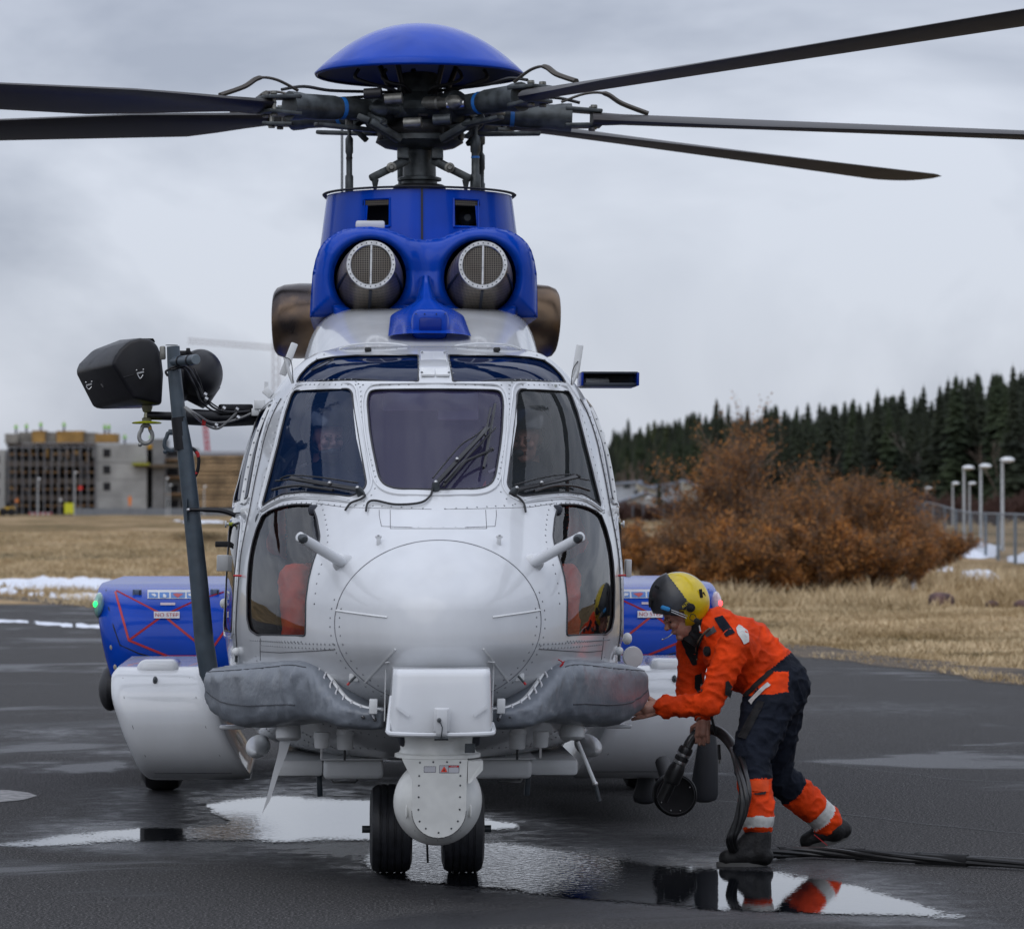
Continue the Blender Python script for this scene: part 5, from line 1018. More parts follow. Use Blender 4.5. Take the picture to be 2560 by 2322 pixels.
    mb = MB(); xm = s * 1.43; mb.box((xm, 3.0, .86), (.23, .5, .10), bev=.045, seg=4); mb.build('pod_hump', white, pod, shear=CX, ang=60)
    mb = MB(); mb.lathe((s * 1.435, 2.62, .805), (0, -1, .2), [(.02, -.02), (.018, .01), (.008, .022), (0, .024)], 12, sx=.7, sy=1.2); mb.build('pod_lamp', gunm, pod, shear=CX)
    # small step / bracket
    mb = MB(); p = B(582, 1817, .4); mb.box((p.x * -s, .4, p.z), (.13, .06, .022), bev=.01); H('foot_step', mb, white)
    # float bag
    top = [(966, 1768, -1.10), (926, 1764, -1.08), (891, 1750, -1.05), (858, 1725, -1.0), (823, 1689, -.94), (794, 1661, -.88), (766, 1648, -.80), (730, 1646, -.68), (658, 1653, -.36), (600, 1657, -.02), (560, 1662, .26), (530, 1668, .48)]
    bot = [(966, 1821), (926, 1823), (891, 1821), (858, 1815), (823, 1808), (794, 1802), (766, 1804), (730, 1809), (658, 1816), (600, 1819), (562, 1800), (540, 1765)]
    TZ = [B(a, b, y) for a, b, y in top]; BZ = [B(a, b, top[i][2]) for i, (a, b) in enumerate(bot)]
    ct = [(TZ[i] + BZ[i]) / 2 for i in range(12)]; hh = [(TZ[i].z - BZ[i].z) / 2 for i in range(12)]
    if s > 0: ct = [V((-p.x, p.y, p.z)) for p in ct]
    CT = catmull(ct, 8); HH = [p.x for p in catmull([V((h, 0, 0)) for h in hh], 8)]; nn = len(CT)
    mb = MB(); sg = 40; tops = []
    for i, p in enumerate(CT):
        d = (CT[min(i + 1, nn - 1)] - CT[max(i - 1, 0)]); d.z = 0; d.normalize(); out = V((-d.y, d.x, 0)) if s < 0 else V((d.y, -d.x, 0))
        t = i / (nn - 1); p = p - out * (.11 * min(1, t * 2.2)); dep = .17 * min(1, .55 + t * 3) * (1 if t < .965 else sqrt(max(.1, 1 - ((t - .965) / .035) ** 2)))
        hz_ = HH[i] * (1 if t < .97 else sqrt(max(.05, 1 - ((t - .97) / .03) ** 2)) * .35 + .65)
        for k in range(sg):
            a = 2 * pi * k / sg; ca, sa = cos(a), sin(a); n_ = 3.6
            q = p + out * (dep * abs(ca) ** (2 / n_) * (1 if ca > 0 else -.6)) + V((0, 0, 1)) * (hz_ * abs(sa) ** (2 / n_) * (1 if sa > 0 else -1))
            # soft folds
            w1 = noise.noise(V((q.x * 7 + q.z * 5, q.z * 10 - q.x * 4, q.y * 3 + s * 7))); w2 = 1 - abs(noise.noise(V((q.x * 9 * 1 + q.z * 16 * s, q.y * 6, q.z * 5 + 3)))) * 2
            w3 = 1 - abs(noise.noise(V((q.x * 26, q.z * 6, 9 + s)))) * 2
            w4 = sin(95 * (abs(q.x) + .45 * q.z) + 3 * noise.noise(q * 5)) * .0045 * exp(-((abs(q.x) - .70 + .5 * (q.z - .85)) / .09) ** 2)
            q += out * (w1 * .006 + w4 + max(0, w2 - .6) * .016 + (max(0, w3 - .5) * .020 if sa > .1 else 0) + (.010 * noise.noise(V((q.x * 24 + q.z * 4, 0, q.z * 3.5))) if t > .45 else 0) + .006 * max(0, 1 - abs(noise.noise(V((q.x * 5 * s + q.z * 14, 3, 1)))) * 7) + (.007 * noise.noise(V((q.x * 60, q.y * 20, 4))) if sa > .72 else 0)) * (1 if ca > 0 else .2); mb.v.append(q)
        tops.append((p + V((0, 0, hz_)) + out * .03, out))
    for i in range(nn - 1):
        for k in range(sg): a = i * sg + k; b = i * sg + (k + 1) % sg; mb.f.append((a, b, b + sg, a + sg)); mb.m.append(0)
    mb.f.append(tuple(range(sg))); mb.f.append(tuple((nn - 1) * sg + k for k in range(sg))); mb.m += [0, 0]
    fab = mat('grey_coated_fabric', (.17, .188, .215), .36, var=.05, vs=3, bump=.25, bs=35, spec=.6, rvar=.12)
    bag = H('float_bag', mb, fab, ang=70, fixn=True)
    # sewn reinforcement strips following the bag
    for (i0, i1, a0, r_) in ((48, 85, -.25, .004), (44, 86, .75, .003)):
        mb = MB(); q = []
        for i in range(i0, i1):
            k = int(round((a0 + (i - i0) * .004) / (2 * pi) * sg)) % sg; kk = (a0 + (i - i0) * .006 * (1 if a0 < 0 else -.3)) / (2 * pi) * sg; k0 = int(math.floor(kk)); fr_ = kk - k0
            src = bag.data.vertices; A_ = src[i * sg + k0 % sg].co; B_ = src[i * sg + (k0 + 1) % sg].co; q.append(A_.lerp(B_, fr_))
        mb.tube(q, r_, 5); mb.build('sewn_seam', mat('dark_fabric_seam', (.05, .055, .065), .6), bag)
    # lacing rail and loops
    mb = MB(); q = [p + o * .055 + V((0, -.012, -.004)) for p, o in tops[:58]]; mb.tube(q, .012, 6, flat=.6); mb.build('lacing_rail', white2, bag, shear=CX)
    acc = 0; rg = []
    for i in range(1, 58):
        acc += (q[i] - q[i - 1]).length
        if acc > .052:
            acc = 0; mb = MB(); o_ = tops[i][1]; a = q[i] + V((0, -.01, .004)); b = a + o_ * .06 + V((-s * .035, 0, -.05)); m2 = a.lerp(b, .5) + o_ * .012; mb.tube(catmull([a, m2, b], 3), .0045, 5); mb.lathe(b, o_ + V((0, 0, .4)), [(.009, -.004), (.009, .003), (.006, .004)], 8, mi=1); mb.build('lacing_loop', [whitem, black], bag, shear=CX)
    mb = MB(); p0 = q[44] + V((0, -.03, .0)); mb.tube(catmull([p0, p0 + V((.02, -.01, .012)), p0 + V((.045, -.01, -.006)), p0 + V((.03, -.015, -.02)), p0 + V((.05, -.01, .004))], 4), .003, 5); mb.build('red_tie', red, bag, shear=CX)
# ---------------- camera turret under the nose
def Fp(px, py, Y): return B(px, py, Y)
tcx = B(1094, 2005, -1.4).x; print('turret x', tcx)
tw = mat('turret_cream_white', (.62, .625, .60), .4, coat=.15, var=.04, vs=14)
mb = MB()
# cover box: trapezoid front with rounded edges
def cover(a, b):
    u = a * 2 - 1; z = 1.045 - .27 * b; hw = .212 + .012 * b; x = hw * max(-1, min(1, u * 1.0)); e = max(0, abs(u) - .86) / .14; y = -1.66 + .05 * (1 - sqrt(max(0, 1 - e * e))) + .05 * (1 - b) ** 2
    if b < .08: y += .03 * (1 - b / .08) ** 2
    return V((tcx + x, y, z))
mb.grid(cover, 40, 24); w = 41
k = len(mb.v); ring_ = [cover(0, 1 - j / 24) for j in range(25)] + [cover(i / 40, 0) for i in range(1, 41)] + [cover(1, j / 24) for j in range(1, 25)]
mb.add(ring_ + [V((p.x, -1.15, min(p.z, 1.05))) for p in ring_], [(i, i + 1, i + 1 + len(ring_), i + len(ring_)) for i in range(len(ring_) - 1)])
tc_ = H('turret_cover', mb, white, ang=45, fixn=True)
mb = MB(); q = [V((tcx - .215, -1.5, .92)), V((tcx - .228, -1.62, .80)), V((tcx - .228, -1.66, .775)), V((tcx - .19, -1.695, .768)), V((tcx, -1.70, .765)), V((tcx + .19, -1.695, .768)), V((tcx + .228, -1.66, .775)), V((tcx + .228, -1.5, .80))]
mb.tube(catmull(q, 5), .011, 8); mb.build('cover_lip', white, tc_, shear=CX)
mb = MB(); q = [V((tcx - .24, -1.25, .80)), V((tcx - .24, -1.27, 1.02)), V((tcx - .235, -1.3, 1.055)), V((tcx - .2, -1.32, 1.065)), V((tcx + .2, -1.32, 1.065)), V((tcx + .235, -1.3, 1.055)), V((tcx + .24, -1.27, 1.02)), V((tcx + .24, -1.25, .80))]
mb.tube(catmull(q, 4), .003, 6); H('deflector_edge', mb, white2)
mb = MB(); mb.box((tcx, -1.695, .83), (.07, .03, .105), bev=.008); mb.box((tcx, -1.712, .822), (.05, .012, .11), bev=.003); la = H('cover_latch', mb, white)
mb = MB(); mb.lathe((tcx - .012, -1.72, .83), (0, -1, 0), [(.010, 0), (.006, .014), (.004, .02)], 10); mb.tube(catmull([V((tcx - .01, -1.735, .825)), V((tcx + .002, -1.735, .80)), V((tcx, -1.735, .77)), V((tcx - .002, -1.73, .745))], 4), .003, 6); mb.tube([(tcx - .03, -1.71, .75), (tcx + .03, -1.71, .75)], .009, 10); mb.build('latch_pin', gunm, la, shear=CX)
for s in (-1, 1):
    mb = MB(); a = V((tcx + s * .20, -1.664, .885)); b = V((tcx + s * .14, -1.674, .845)); mb.bar(a, b, .010, .006, up=(0, 1, 0)); mb.build('cover_rib', white, tc_, shear=CX)
mb = MB(); mb.lathe((tcx - .005, -1.42, .655), (0, 0, 1), [(.155, -.005), (.19, -.002), (.19, .012), (.172, .018), (.165, .03), (.17, .09), (.16, .10)], 40); tur = H('camera_turret', mb, tw, ang=35)
mb = MB(); c = V((tcx, -1.42, .457)); mb.ball(c, .196, 40, 24); ball_ = H('turret_ball', mb, tw)
mb = MB(); pl = [(-.165, .652), (-.118, .56), (-.118, .43)] + [(-.118 * cos(a), .43 - .118 * sin(a)) for a in [pi * i / 16 for i in range(1, 16)]] + [(.118, .43), (.118, .56), (.12, .652)]
fy = -1.42 - .197
def yk(x, z): return max(-1.42 - .196 + 0, -1.42 - .2) 
mb.prism([V((tcx + x, fy, z)) for x, z in pl], (0, .12, 0)); yo = H('turret_yoke', mb, tw, ang=30)
mb = MB(); mb.tube([V((tcx + x, fy + .002, z)) for x, z in pl[2:19]], .0025, 5); mb.build('panel_gap', black, yo, shear=CX)
for x, z in [(-.088, .64), (-.03, .642), (.03, .642), (.088, .64)] + [(s * .09, z) for s in (-1, 1) for z in (.582, .54, .49, .435)] + [(.095 * cos(a), .43 - .095 * sin(a)) for a in (.5, .95, 1.57, 2.2, 2.64)]:
    mb = MB(); mb.lathe((tcx + x, fy - .0005, z), (0, -1, 0), [(.0045, 0), (.003, .002)], 8); mb.build('bolt', gunm, yo, shear=CX)
for a in (.75, 1.15, 1.57, 1.95, 2.4):
    mb = MB(); d = V((cos(a) * .135, 0, -sin(a) * .135)); p = V((tcx, -1.42, .43)) + d; dd = (p - c); yy = -1.42 - sqrt(max(0, .192 ** 2 - (p.x - c.x) ** 2 - (p.z - c.z) ** 2)); mb.ball((p.x, yy, p.z), .0045, 8, 6); mb.build('bolt', gunm, ball_, shear=CX)
mb = MB(); mb.prism([V((tcx + .122, fy - .002, .645)), V((tcx + .188, fy + .01, .645)), V((tcx + .188, fy + .01, .605)), V((tcx + .135, fy, .55)), V((tcx + .122, fy, .55))], (0, .14, 0)); mb.build('side_housing', tw, yo, shear=CX)
for s in (-1, 1):
    mb = MB(); mb.tube([c + V((s * .185 * sin(t), -.185 * cos(t) * .9, -.012)) * 1.045 for t in [.68 + .9 * i / 8 for i in range(9)]], .002, 4); mb.build('seam', seal, ball_, shear=CX)
    mb = MB(); p = c + V((s * .14, -.137, -.035)); mb.ball(p, (.007, .008, .03), 8, 8); mb.build('rib', tw, ball_, shear=CX)
lab = MB()
def flat(x0, z0, x1, z1, m, nm, off=.001, par=None):
    mb = MB(); y = fy - off; mb.add([V((tcx + x0, y, z0)), V((tcx + x1, y, z0)), V((tcx + x1, y, z1)), V((tcx + x0, y, z1))], [(0, 1, 2, 3)]); return mb.build(nm, m, par or yo, shear=CX)
lg = mat('label_grey', (.42, .42, .45), .4); lk = mat('label_border', (.05, .05, .08), .5)
flat(-.070, .597, -.018, .624, lk, 'data_plate'); flat(-.068, .599, -.020, .622, lg, 'data_plate', .0016)
flat(-.003, .594, .084, .628, lk, 'warning_label'); wl_ = flat(-.001, .596, .036, .626, lg, 'warning_label', .0016); flat(.038, .596, .082, .618, lg, 'warning_label', .0016); wr = flat(.038, .619, .082, .626, red, 'warning_label', .0016)
text_mb('DANGER', .0068, V((tcx + .06, fy - .003, .6225)), (1, 0, 0), (0, 0, 1)).build('lettering', whitem, yo, shear=CX)
mb = MB(); y = fy - .003; mb.add([V((tcx + .003, y, .599)), V((tcx + .033, y, .599)), V((tcx + .018, y, .624))], [(0, 1, 2)]); mb.build('warning_triangle', mat('warning_red', (.7, .05, .02), .4), yo, shear=CX)
mb = MB(); mb.ball((tcx + .018, fy - .003, .606), (.004, .001, .004), 8, 6); mb.build('warning_mark', black, yo, shear=CX)
mb = MB(); mb.box((tcx + .13, -1.59, .70), (.045, .02, .04)); mb.build('connector', gunm, yo, shear=CX)
mb = MB(); mb.box((tcx, -1.35, .74), (.36, .3, .08), bev=.02); mb.build('turret_mount', dark, tur, shear=CX)
# ---------------- nose wheels
for s in (-1, 1):
    mb = MB(); c = V((s * .172, 0, .213)); prof = [(.1, -.095), (.16, -.1), (.195, -.09), (.208, -.07)]
    for g in (-.05, -.018, .018, .05): prof += [(.213, g - .010), (.2132, g - .006), (.2085, g - .004), (.2085, g + .004), (.2132, g + .006)]
    prof += [(.208, .07), (.195, .09), (.16, .1), (.1, .095)]
    mb.lathe(c, (1, 0, 0), prof, 56); o_ = H('nose_wheel', mb, mat('tyre_rubber', (.012, .013, .017), .5, var=.2, vs=20, bump=.15), ang=30)
    mb = MB(); mb.lathe(c, (1, 0, 0), [(.1, -.08), (.1, .08)], 24); mb.build('rim', gunm, o_, shear=CX)
    mb = MB(); mb.tube([(s * .265, 0, .21), (s * .31, 0, .21)], .018, 10); mb.build('axle_cap', gunm, o_, shear=CX)
mb = MB(); mb.tube([(-.16, 0, .213), (.16, 0, .213)], .035, 12); mb.tube([(0, 0, .22), (0, .03, .8)], .045, 12); mb.lathe((0, -.02, .165), (0, 0, 1), [(.055, 0), (.06, .05)], 14); mb.tube([(0, -.03, .17), (.005, -.03, .05)], .006, 6); H('nose_gear_leg', mb, gunm)
# ---------------- belly fittings
for s in (-1, 1):
    def m(p): return V((p.x * (-s), p.y, p.z))
    a, b = B(690, 1896, .2), B(807, 1937, .2); mb = MB(); mb.box(m(V(((a.x + b.x) / 2, .75, (a.z + b.z) / 2))), (b.x - a.x, 1.3, a.z - b.z), bev=.018); H('belly_fairing', mb, white2)
    a, b = B(809, 1896, 0), B(958, 1944, 0); mb = MB(); mb.box(m(V(((a.x + b.x) / 2, .3, (a.z + b.z) / 2 - .004))), (b.x - a.x, .7, a.z - b.z), bev=.025, seg=3); mb.box(m(V(((a.x + b.x) / 2, .3, a.z))), (b.x - a.x + .03, .73, .008), bev=.003); o_ = H('belly_tray', mb, white2)
    mb = MB(); a, b = B(828, 1946, 0), B(898, 1946, 0); q = [a, a + V((.01, 0, -.02)), b + V((-.02, 0, -.02)), b]; mb.tube([m(V((p.x, .05, p.z))) for p in q], .006, 6); mb.build('handle', steel, o_, shear=CX)
    for x0, x1, y0, y1 in ((785, 823, 1846, 1869), (842, 883, 1838, 1873)):
        a, b = B(x0, y0, -.5), B(x1, y1, -.5); mb = MB(); r_ = (b.x - a.x) / 2; mb.lathe(m(V(((a.x + b.x) / 2, -.5, b.z))), (0, 0, 1), [(r_ * .85, 0), (r_ * .95, .008), (r_, (a.z - b.z)), (r_ * 1.1, (a.z - b.z) + .006), (r_ * 1.0, (a.z - b.z) + .03)], 20); o_ = H('round_antenna', mb, white2)
        mb = MB(); p = m(V(((a.x + b.x) / 2, -.5, b.z))); mb.tube([p, p - V((0, 0, .05))], .006, 6); mb.build('antenna_stub', black if x0 > 800 else steel, o_, shear=CX)
    a = B(721, 1832, -.35); mb = MB(); mb.lathe(m(V((a.x, -.35, a.z - .035))), (0, .15, 1), [(.045, 0), (.058, .01), (.06, .04), (.05, .08), (.045, .14)], 24); mt = H('antenna_mount', mb, white2)
    if s < 0:
        tip = B(657, 2033, -.35); mid = B(690, 1950, -.3); mb = MB(); st = V((a.x + .005, -.27, a.z - .03))
        pp = [B(x_, y_, -.36) for x_, y_ in ((700, 1844), (696, 1880), (685, 1921), (667, 1994), (655, 2034), (675, 2000), (698, 1930), (718, 1880), (728, 1846))]
        mb.prism(pp, (0, .014, 0)); H('blade_antenna', mb, white, fixn=True)
    else:
        t0 = B(1444, 1853, -.38); t1 = B(1488, 1959, -.35); t2 = B(1498, 2002, -.35); mb = MB(); mb.tube([t0, t1], .0095, 8); o_ = H('rod_antenna', mb, white2); mb = MB(); mb.ball(t1, .014, 10, 8); mb.build('rod_joint', steel, o_, shear=CX); mb = MB(); mb.tube([t1, t2], .011, 8); mb.build('rod_tip', gunm, o_, shear=CX)
    a = B(640, 1875, .5); mb = MB(); mb.ball(m(a + V((.005, .3, 0))), (.062, .5, .05), 20, 12); H('side_blister', mb, white2)
    a, b = B(798, 1935, .6), B(800, 1990, .6); mb = MB(); mb.bar(m(V((a.x, .6, a.z))), m(V((b.x, .6, b.z))), .028, .05, .006); H('drain_mast', mb, slate)
bl = MB()
for s in (-1, 1):
    for (u0, z0, u1, z1) in ((.45, .56, .75, .7), (.5, .55, .85, .68), (.3, .62, .95, .6), (.9, .56, 1.1, .72), (.2, .68, .8, .78)):
        for k in range(16):
            t = k / 15; u_, z_ = (u0 + (u1 - u0) * t) * s, z0 + (z1 - z0) * t; bl.lathe(S(u_, z_), SN(u_, z_), [(.0045, 0), (.003, .003)], 6)
H('belly_rivets', bl, rivm, tags={'kind': 'stuff'})
# black searchlight below the right pod, with two dark bumpers
c = W(1687, 1985, 1.7); c = V((c.x - CX(c.z), 1.7, c.z))
mb = MB(); mb.lathe(c, (0, -1, 0), [(.0, -.2), (.09, -.17), (.115, -.05), (.115, .04), (.108, .05), (.1, .045), (0, .05)], 36, cap=False); sl = H('searchlight', mb, mat('black_satin_metal', (.006, .006, .007), .5, spec=.25))
mb = MB(); mb.tube([c + V((.1 * cos(t), -.052, .1 * sin(t))) for t in [2 * pi * k / 36 for k in range(37)]], .003, 6, cap=False); mb.build('lens_ring', black, sl, shear=CX)
for t in (.5, 1.3, 2.4, 3.6, 4.4, 5.0): mb = MB(); mb.ball(c + V((.085 * cos(t), -.052, .085 * sin(t))), .004, 8, 6); mb.build('screw', steel, sl, shear=CX)
mb = MB(); mb.tube([c + V((-.02, .12, .05)), c + V((-.04, .3, .15))], .04, 12); mb.build('searchlight_arm', black, sl, shear=CX)
for (xa, ya, xb, yb, r_, Yq) in ((1615, 1960, 1613, 1990, .043, 3.0), (1768, 1880, 1760, 1985, .046, 2.0)):
    a, b = B(xa, ya, Yq), B(xb, yb, Yq); mb = MB(); mb.tube([a + V((0, 0, .1)), a, b, b - V((0, 0, .03)), b - V((0, 0, .043))], [r_ * .6, r_ * .8, r_ * 1.05, r_ * .9, r_ * .4], 16, flat=1.6); H('skid_bumper', mb, mat('matt_black_composite', (.018, .02, .025), .5))
# ---------------- pitot probes, hooks, mirrors, antennas
for s in (-1, 1):
    a = S(s * math.asin(.432 / Wz(1.50)), 1.50); b = V((s * .632, -1.22, 1.622))
    mb = MB(); d = (b - a).normalized(); mb.tube([a - d * .03, b - d * .012, b - d * .003, b], [.026, .023, .022, .016], 18); o_ = H('pitot_probe', mb, white)
    mb = MB(); e = V((-s * .25, -.9, -.15)).normalized(); mb.lathe(b - d * .02, e, [(.021, 0), (.021, .035), (.014, .05), (.004, .052)], 16); mb.build('probe_tip', gunm, o_, shear=CX)
    mb = MB(); un = SN(s * .4, 1.5); mb.ball(a, (.05, .02, .045), 14, 8); mb.build('probe_base', white, o_, shear=CX)
    p = UV(948, 1358); uv = (abs(p[0]) * s, p[1]); n_ = SN(*uv); c_ = S(*uv); mb = MB(); mb.box(c_ + n_ * .008 + V((0, 0, 0)), (.02, .016, .05), bev=.005); mb.box(c_ + n_ * .012 + V((0, 0, .02)), (.03, .014, .012), bev=.003); mb.box(c_ + n_ * .014 + V((0, 0, .022)), (.01, .012, .008), mi=1); H('radome_hinge', mb, [white, black])
    p = UV(885, 1692); uv = (abs(p[0]) * s, p[1]); n_ = SN(*uv); c_ = S(*uv); mb = MB(); mb.box(c_ + n_ * .004, (.04, .01, .035), bev=.004); mb.tube([c_ + n_ * .014 + V((-s * .014, 0, .012)), c_ + n_ * .018 + V((s * .012, 0, -.016))], .006, 6, mi=1); mb.tube([c_ + n_ * .018 + V((s * .010, 0, -.014)), c_ + n_ * .02 + V((s * .018, 0, -.024))], .006, 6, mi=2); H('radome_latch', mb, [white2, gunm, red])
# box brackets under the nose beside the turret
for s in (-1, 1):
    mb = MB(); mb.box((s * .285, -1.24, .865), (.036, .05, .066), bev=.004); H('nose_bracket', mb, white2)
# paddle antennas on bent arms above the windscreen corners
for s in (-1, 1):
    if s < 0: pa, pb, ps = (737, 858), (706, 938), [(733, 958), (722, 930), (716, 905), (712, 893)]
    else: pa, pb, ps = (1450, 862), (1437, 945), [(1428, 962), (1437, 945), (1444, 925), (1445, 903)]
    mb = MB(); a, b = B(*pa, .5), B(*pb, .5); mb.bar(a, b, .036, .012, .0055, up=(0, 1, 0)); o_ = H('paddle_antenna', mb, white2)
    mb = MB(); mb.tube(catmull([B(*q, .48) for q in ps], 5), .0085, 8); mb.build('antenna_arm', white2, o_, shear=CX)
    mb = MB(); q = [B(*ps[3], .47), B(ps[2][0] + 12 * -s, ps[2][1], .47), B(ps[0][0], ps[0][1], .47)]; mb.tube(catmull(q, 5), .0022, 5); mb.build('antenna_lead', black, o_, shear=CX)
# side fittings
mb = MB(); a, b = B(543, 1387, 1.3), B(577, 1427, 1.3); mb.box(((a.x + b.x) / 2, 1.3, (a.z + b.z) / 2), (b.x - a.x, .12, a.z - b.z), bev=.004); H('square_antenna', mb, white2)
mb = MB(); a = B(1570, 1420, 1.3); mb.box(a, (.03, .1, .09), bev=.004); H('square_antenna', mb, white2)
mb = MB(); mb.bar(B(538, 1360, 1.35), B(580, 1360, 1.35), .022, .03, .005); H('door_stay', mb, black)
for px, py, r_ in ((560, 1508, .022), (1568, 1596, .026)): mb = MB(); mb.ball(B(px, py, 1.5), (r_, r_, r_ * 1.2), 14, 10); H('round_fitting', mb, white2)
for px, s in ((567, -1), (1556, 1)):
    mb = MB(); a = B(px, 1310, 1.1); mb.lathe(a - V((s * .01, 0, 0)), (s, 0, 0), [(.008, -.03), (.008, .01), (.018, .012), (.018, .02)], 12); mb.lathe(a - V((s * .03, 0, 0)), (s, 0, 0), [(.010, 0), (.010, .02)], 10, mi=1); H('door_jettison_knob', mb, [white2, mat('yellow_green', (.35, .4, .03), .4)])
for s in (-1, 1):
    mb = MB(); u_ = (s * 1.14, 1.735); p = S(*u_, .01); mb.box(p, (.04, .05, .03), bev=.005); mb.tube([p + V((0, -.02, 0)), p + V((-s * .03, -.05, -.045))], .006, 6); H('door_hinge', mb, [white2])
    mb = MB(); u_ = (s * 1.15, 1.05); p = S(*u_, .01); mb.ball(p, (.022, .022, .022), 10, 8); mb.tube([p + V((0, -.01, -.02)), p + V((0, -.01, -.05))], .008, 6, mi=1); H('door_lower_hinge', mb, [white2, gunm])
    mb = MB(); u_ = (s * 1.12, 1.42); p = S(*u_, .012); mb.tube([p + V((s * .02, 0, 0)), p + V((-s * .025, -.03, -.001))], .0055, 6); H('red_door_handle', mb, red)
    mb = MB(); a = S(s * 1.14, 2.26, .012); b = S(s * 1.10, 1.79, .012); q = [S(s * (1.235 - .03 * t), 2.26 - .49 * t, .008) for t in [i / 8 for i in range(9)]]
    mb.tube(q, .013, 6, flat=.5); o_ = H('window_slide_strip', mb, white2); mb = MB()
    for q_ in q[::1]: mb.ball(q_ + V((0, -.008, 0)), .005, 6, 5)
    mb.build('strip_screws', rivm, o_, shear=CX, tags={'kind': 'stuff'})
mb = MB(); a = B(1582, 1642, 1.2); mb.lathe(a, (.25, -1, .1), [(.0, .015), (.052, .012), (.056, 0), (.05, -.02), (0, -.02)], 28, cap=False, sx=1, sy=1); H('dish_antenna', mb, white2)
mb = MB(); mb.ball(B(648, 1300, .25) + V((0, 0, 0)), (.02, .01, .035), 10, 8); H('small_mirror', mb, gunm)
# louvred box on the right side
mb = MB(); a, b = B(1452, 933, 1.9), B(1590, 966, 1.9); cx_, cz_ = (a.x + b.x) / 2, (a.z + b.z) / 2; w_, h_ = b.x - a.x, a.z - b.z
mb.box((cx_, 1.95, cz_ + h_ / 2), (w_, .3, .01)); mb.box((cx_, 1.95, cz_ - h_ / 2 + .006), (w_ * .96, .3, .02), bev=.004); mb.box((cx_, 2.1, cz_), (w_, .01, h_)); o_ = H('side_louvre', mb, mat('dark_navy_plastic', (.012, .018, .03), .4))
for s in (-1, 1): mb = MB(); mb.box((cx_ + s * w_ / 2, 1.92, cz_), (.012, .3, h_), bev=.003); mb.build('louvre_end', blued, o_, shear=CX)
mb = MB(); mb.tube([V((.85, 1.9, cz_ - .01)), V((cx_, 1.95, cz_ - .01))], .02, 8); mb.build('louvre_bracket', white2, o_, shear=CX)
# ---------------- wipers
wb = mat('black_wiper', (.006, .006, .008), .35)
def wiper(pivot, elbow, arms, blade, hose, second=None):
    P_ = lambda a, o=.03: (lambda u: S(u[0], u[1], o))(UV(*a))
    mb = MB(); a, b = P_(pivot, .03), P_(elbow, .05); mb.bar(a, b, .022, .012, .003, up=SN(*UV(*pivot))); o_ = H('wiper_arm', mb, wb)
    mb = MB(); mb.tube(catmull([P_(q, .03) for q in blade], 5), .0075, 6); mb.build('wiper_blade', wb, o_, shear=CX)
    mb = MB(); mb.tube(catmull([P_(q, .045) for q in arms], 4), .004, 6); mb.build('washer_tube', black, o_, shear=CX)
    mb = MB(); mb.tube(catmull([P_(q, .012) for q in hose], 6), .0055, 6); mb.build('washer_hose', black, o_, shear=CX)
    mb = MB(); n_ = SN(*UV(*pivot)); mb.lathe(P_(pivot, .0), n_, [(.02, 0), (.018, .03), (.010, .045)], 12); mb.build('wiper_pivot', gunm, o_, shear=CX)
    for k in (.0, .4): p = a.lerp(b, k); mb = MB(); mb.ball(p + n_ * .012, .010, 8, 6); mb.build('wiper_clip', steel, o_, shear=CX)
    if second: mb = MB(); mb.tube([P_(q, .04) for q in second], .005, 6); mb.build('wiper_link', wb, o_, shear=CX)
wiper((903, 1236), (745, 1208), [(905, 1225), (815, 1208), (745, 1200), (720, 1208)], [(694, 1231), (720, 1225), (760, 1222), (800, 1228), (842, 1236)], [(905, 1236), (915, 1243), (905, 1252), (880, 1262), (866, 1280)], [(706, 1211), (742, 1208)])
wiper((1281, 1236), (1420, 1205), [(1275, 1230), (1350, 1207), (1415, 1198), (1432, 1204)], [(1326, 1238), (1370, 1224), (1420, 1222), (1460, 1232)], [(1270, 1237), (1290, 1246), (1306, 1262), (1311, 1284)], [(1415, 1203), (1455, 1209)])
wiper((1089, 1224), (1212, 1090), [(1082, 1215), (1145, 1135), (1180, 1110), (1215, 1080)], [(1204, 1182), (1210, 1150), (1220, 1090), (1232, 1022)], [(1082, 1224), (1075, 1245), (1050, 1262), (990, 1266), (940, 1256), (922, 1262), (917, 1282)], [(1110, 1222), (1150, 1175), (1232, 1085)])
mb = MB(); P_ = lambda a, o=.03: (lambda u: S(u[0], u[1], o))(UV(*a)); mb.tube([P_((1108, 1228)), P_((1160, 1170), .04), P_((1225, 1140), .04)], .007, 6); mb.tube([P_((1218, 1040), .05), P_((1205, 1110), .05)], .005, 6); mb.ball(P_((1222, 1140), .04), .011, 8, 6); H('wiper_link', mb, wb)
# ---------------- main rotor
HC = V((0.0, 3.95, 4.09)); blk = mat('rotor_black', (.016, .015, .016), .45, var=.25, vs=3, rvar=.12); hubm = mat('rotor_hub_grey', (.075, .085, .088), .42, metal=.3, var=.25, vs=14, bump=.15, bs=25)
pale = mat('worn_alloy', (.24, .235, .21), .42, metal=.6, var=.2, vs=20); ubr = mat('blade_brown_black', (.022, .018, .018), .5, var=.3, vs=2)
mb = MB(); mb.lathe((0, 3.95, 3.5), (0, 0, 1), [(.13, 0), (.13, .1), (.15, .11), (.15, .14), (.105, .15), (.105, .18), (.13, .185), (.13, .2), (.098, .21), (.095, .36), (.11, .40)], 36); H('rotor_mast', mb, hubm, ang=30)
mb = MB(); mb.lathe((0, 3.95, 3.63), (0, 0, 1), [(.155, 0), (.158, .02), (.14, .03)], 30); H('mast_seal_ring', mb, black)
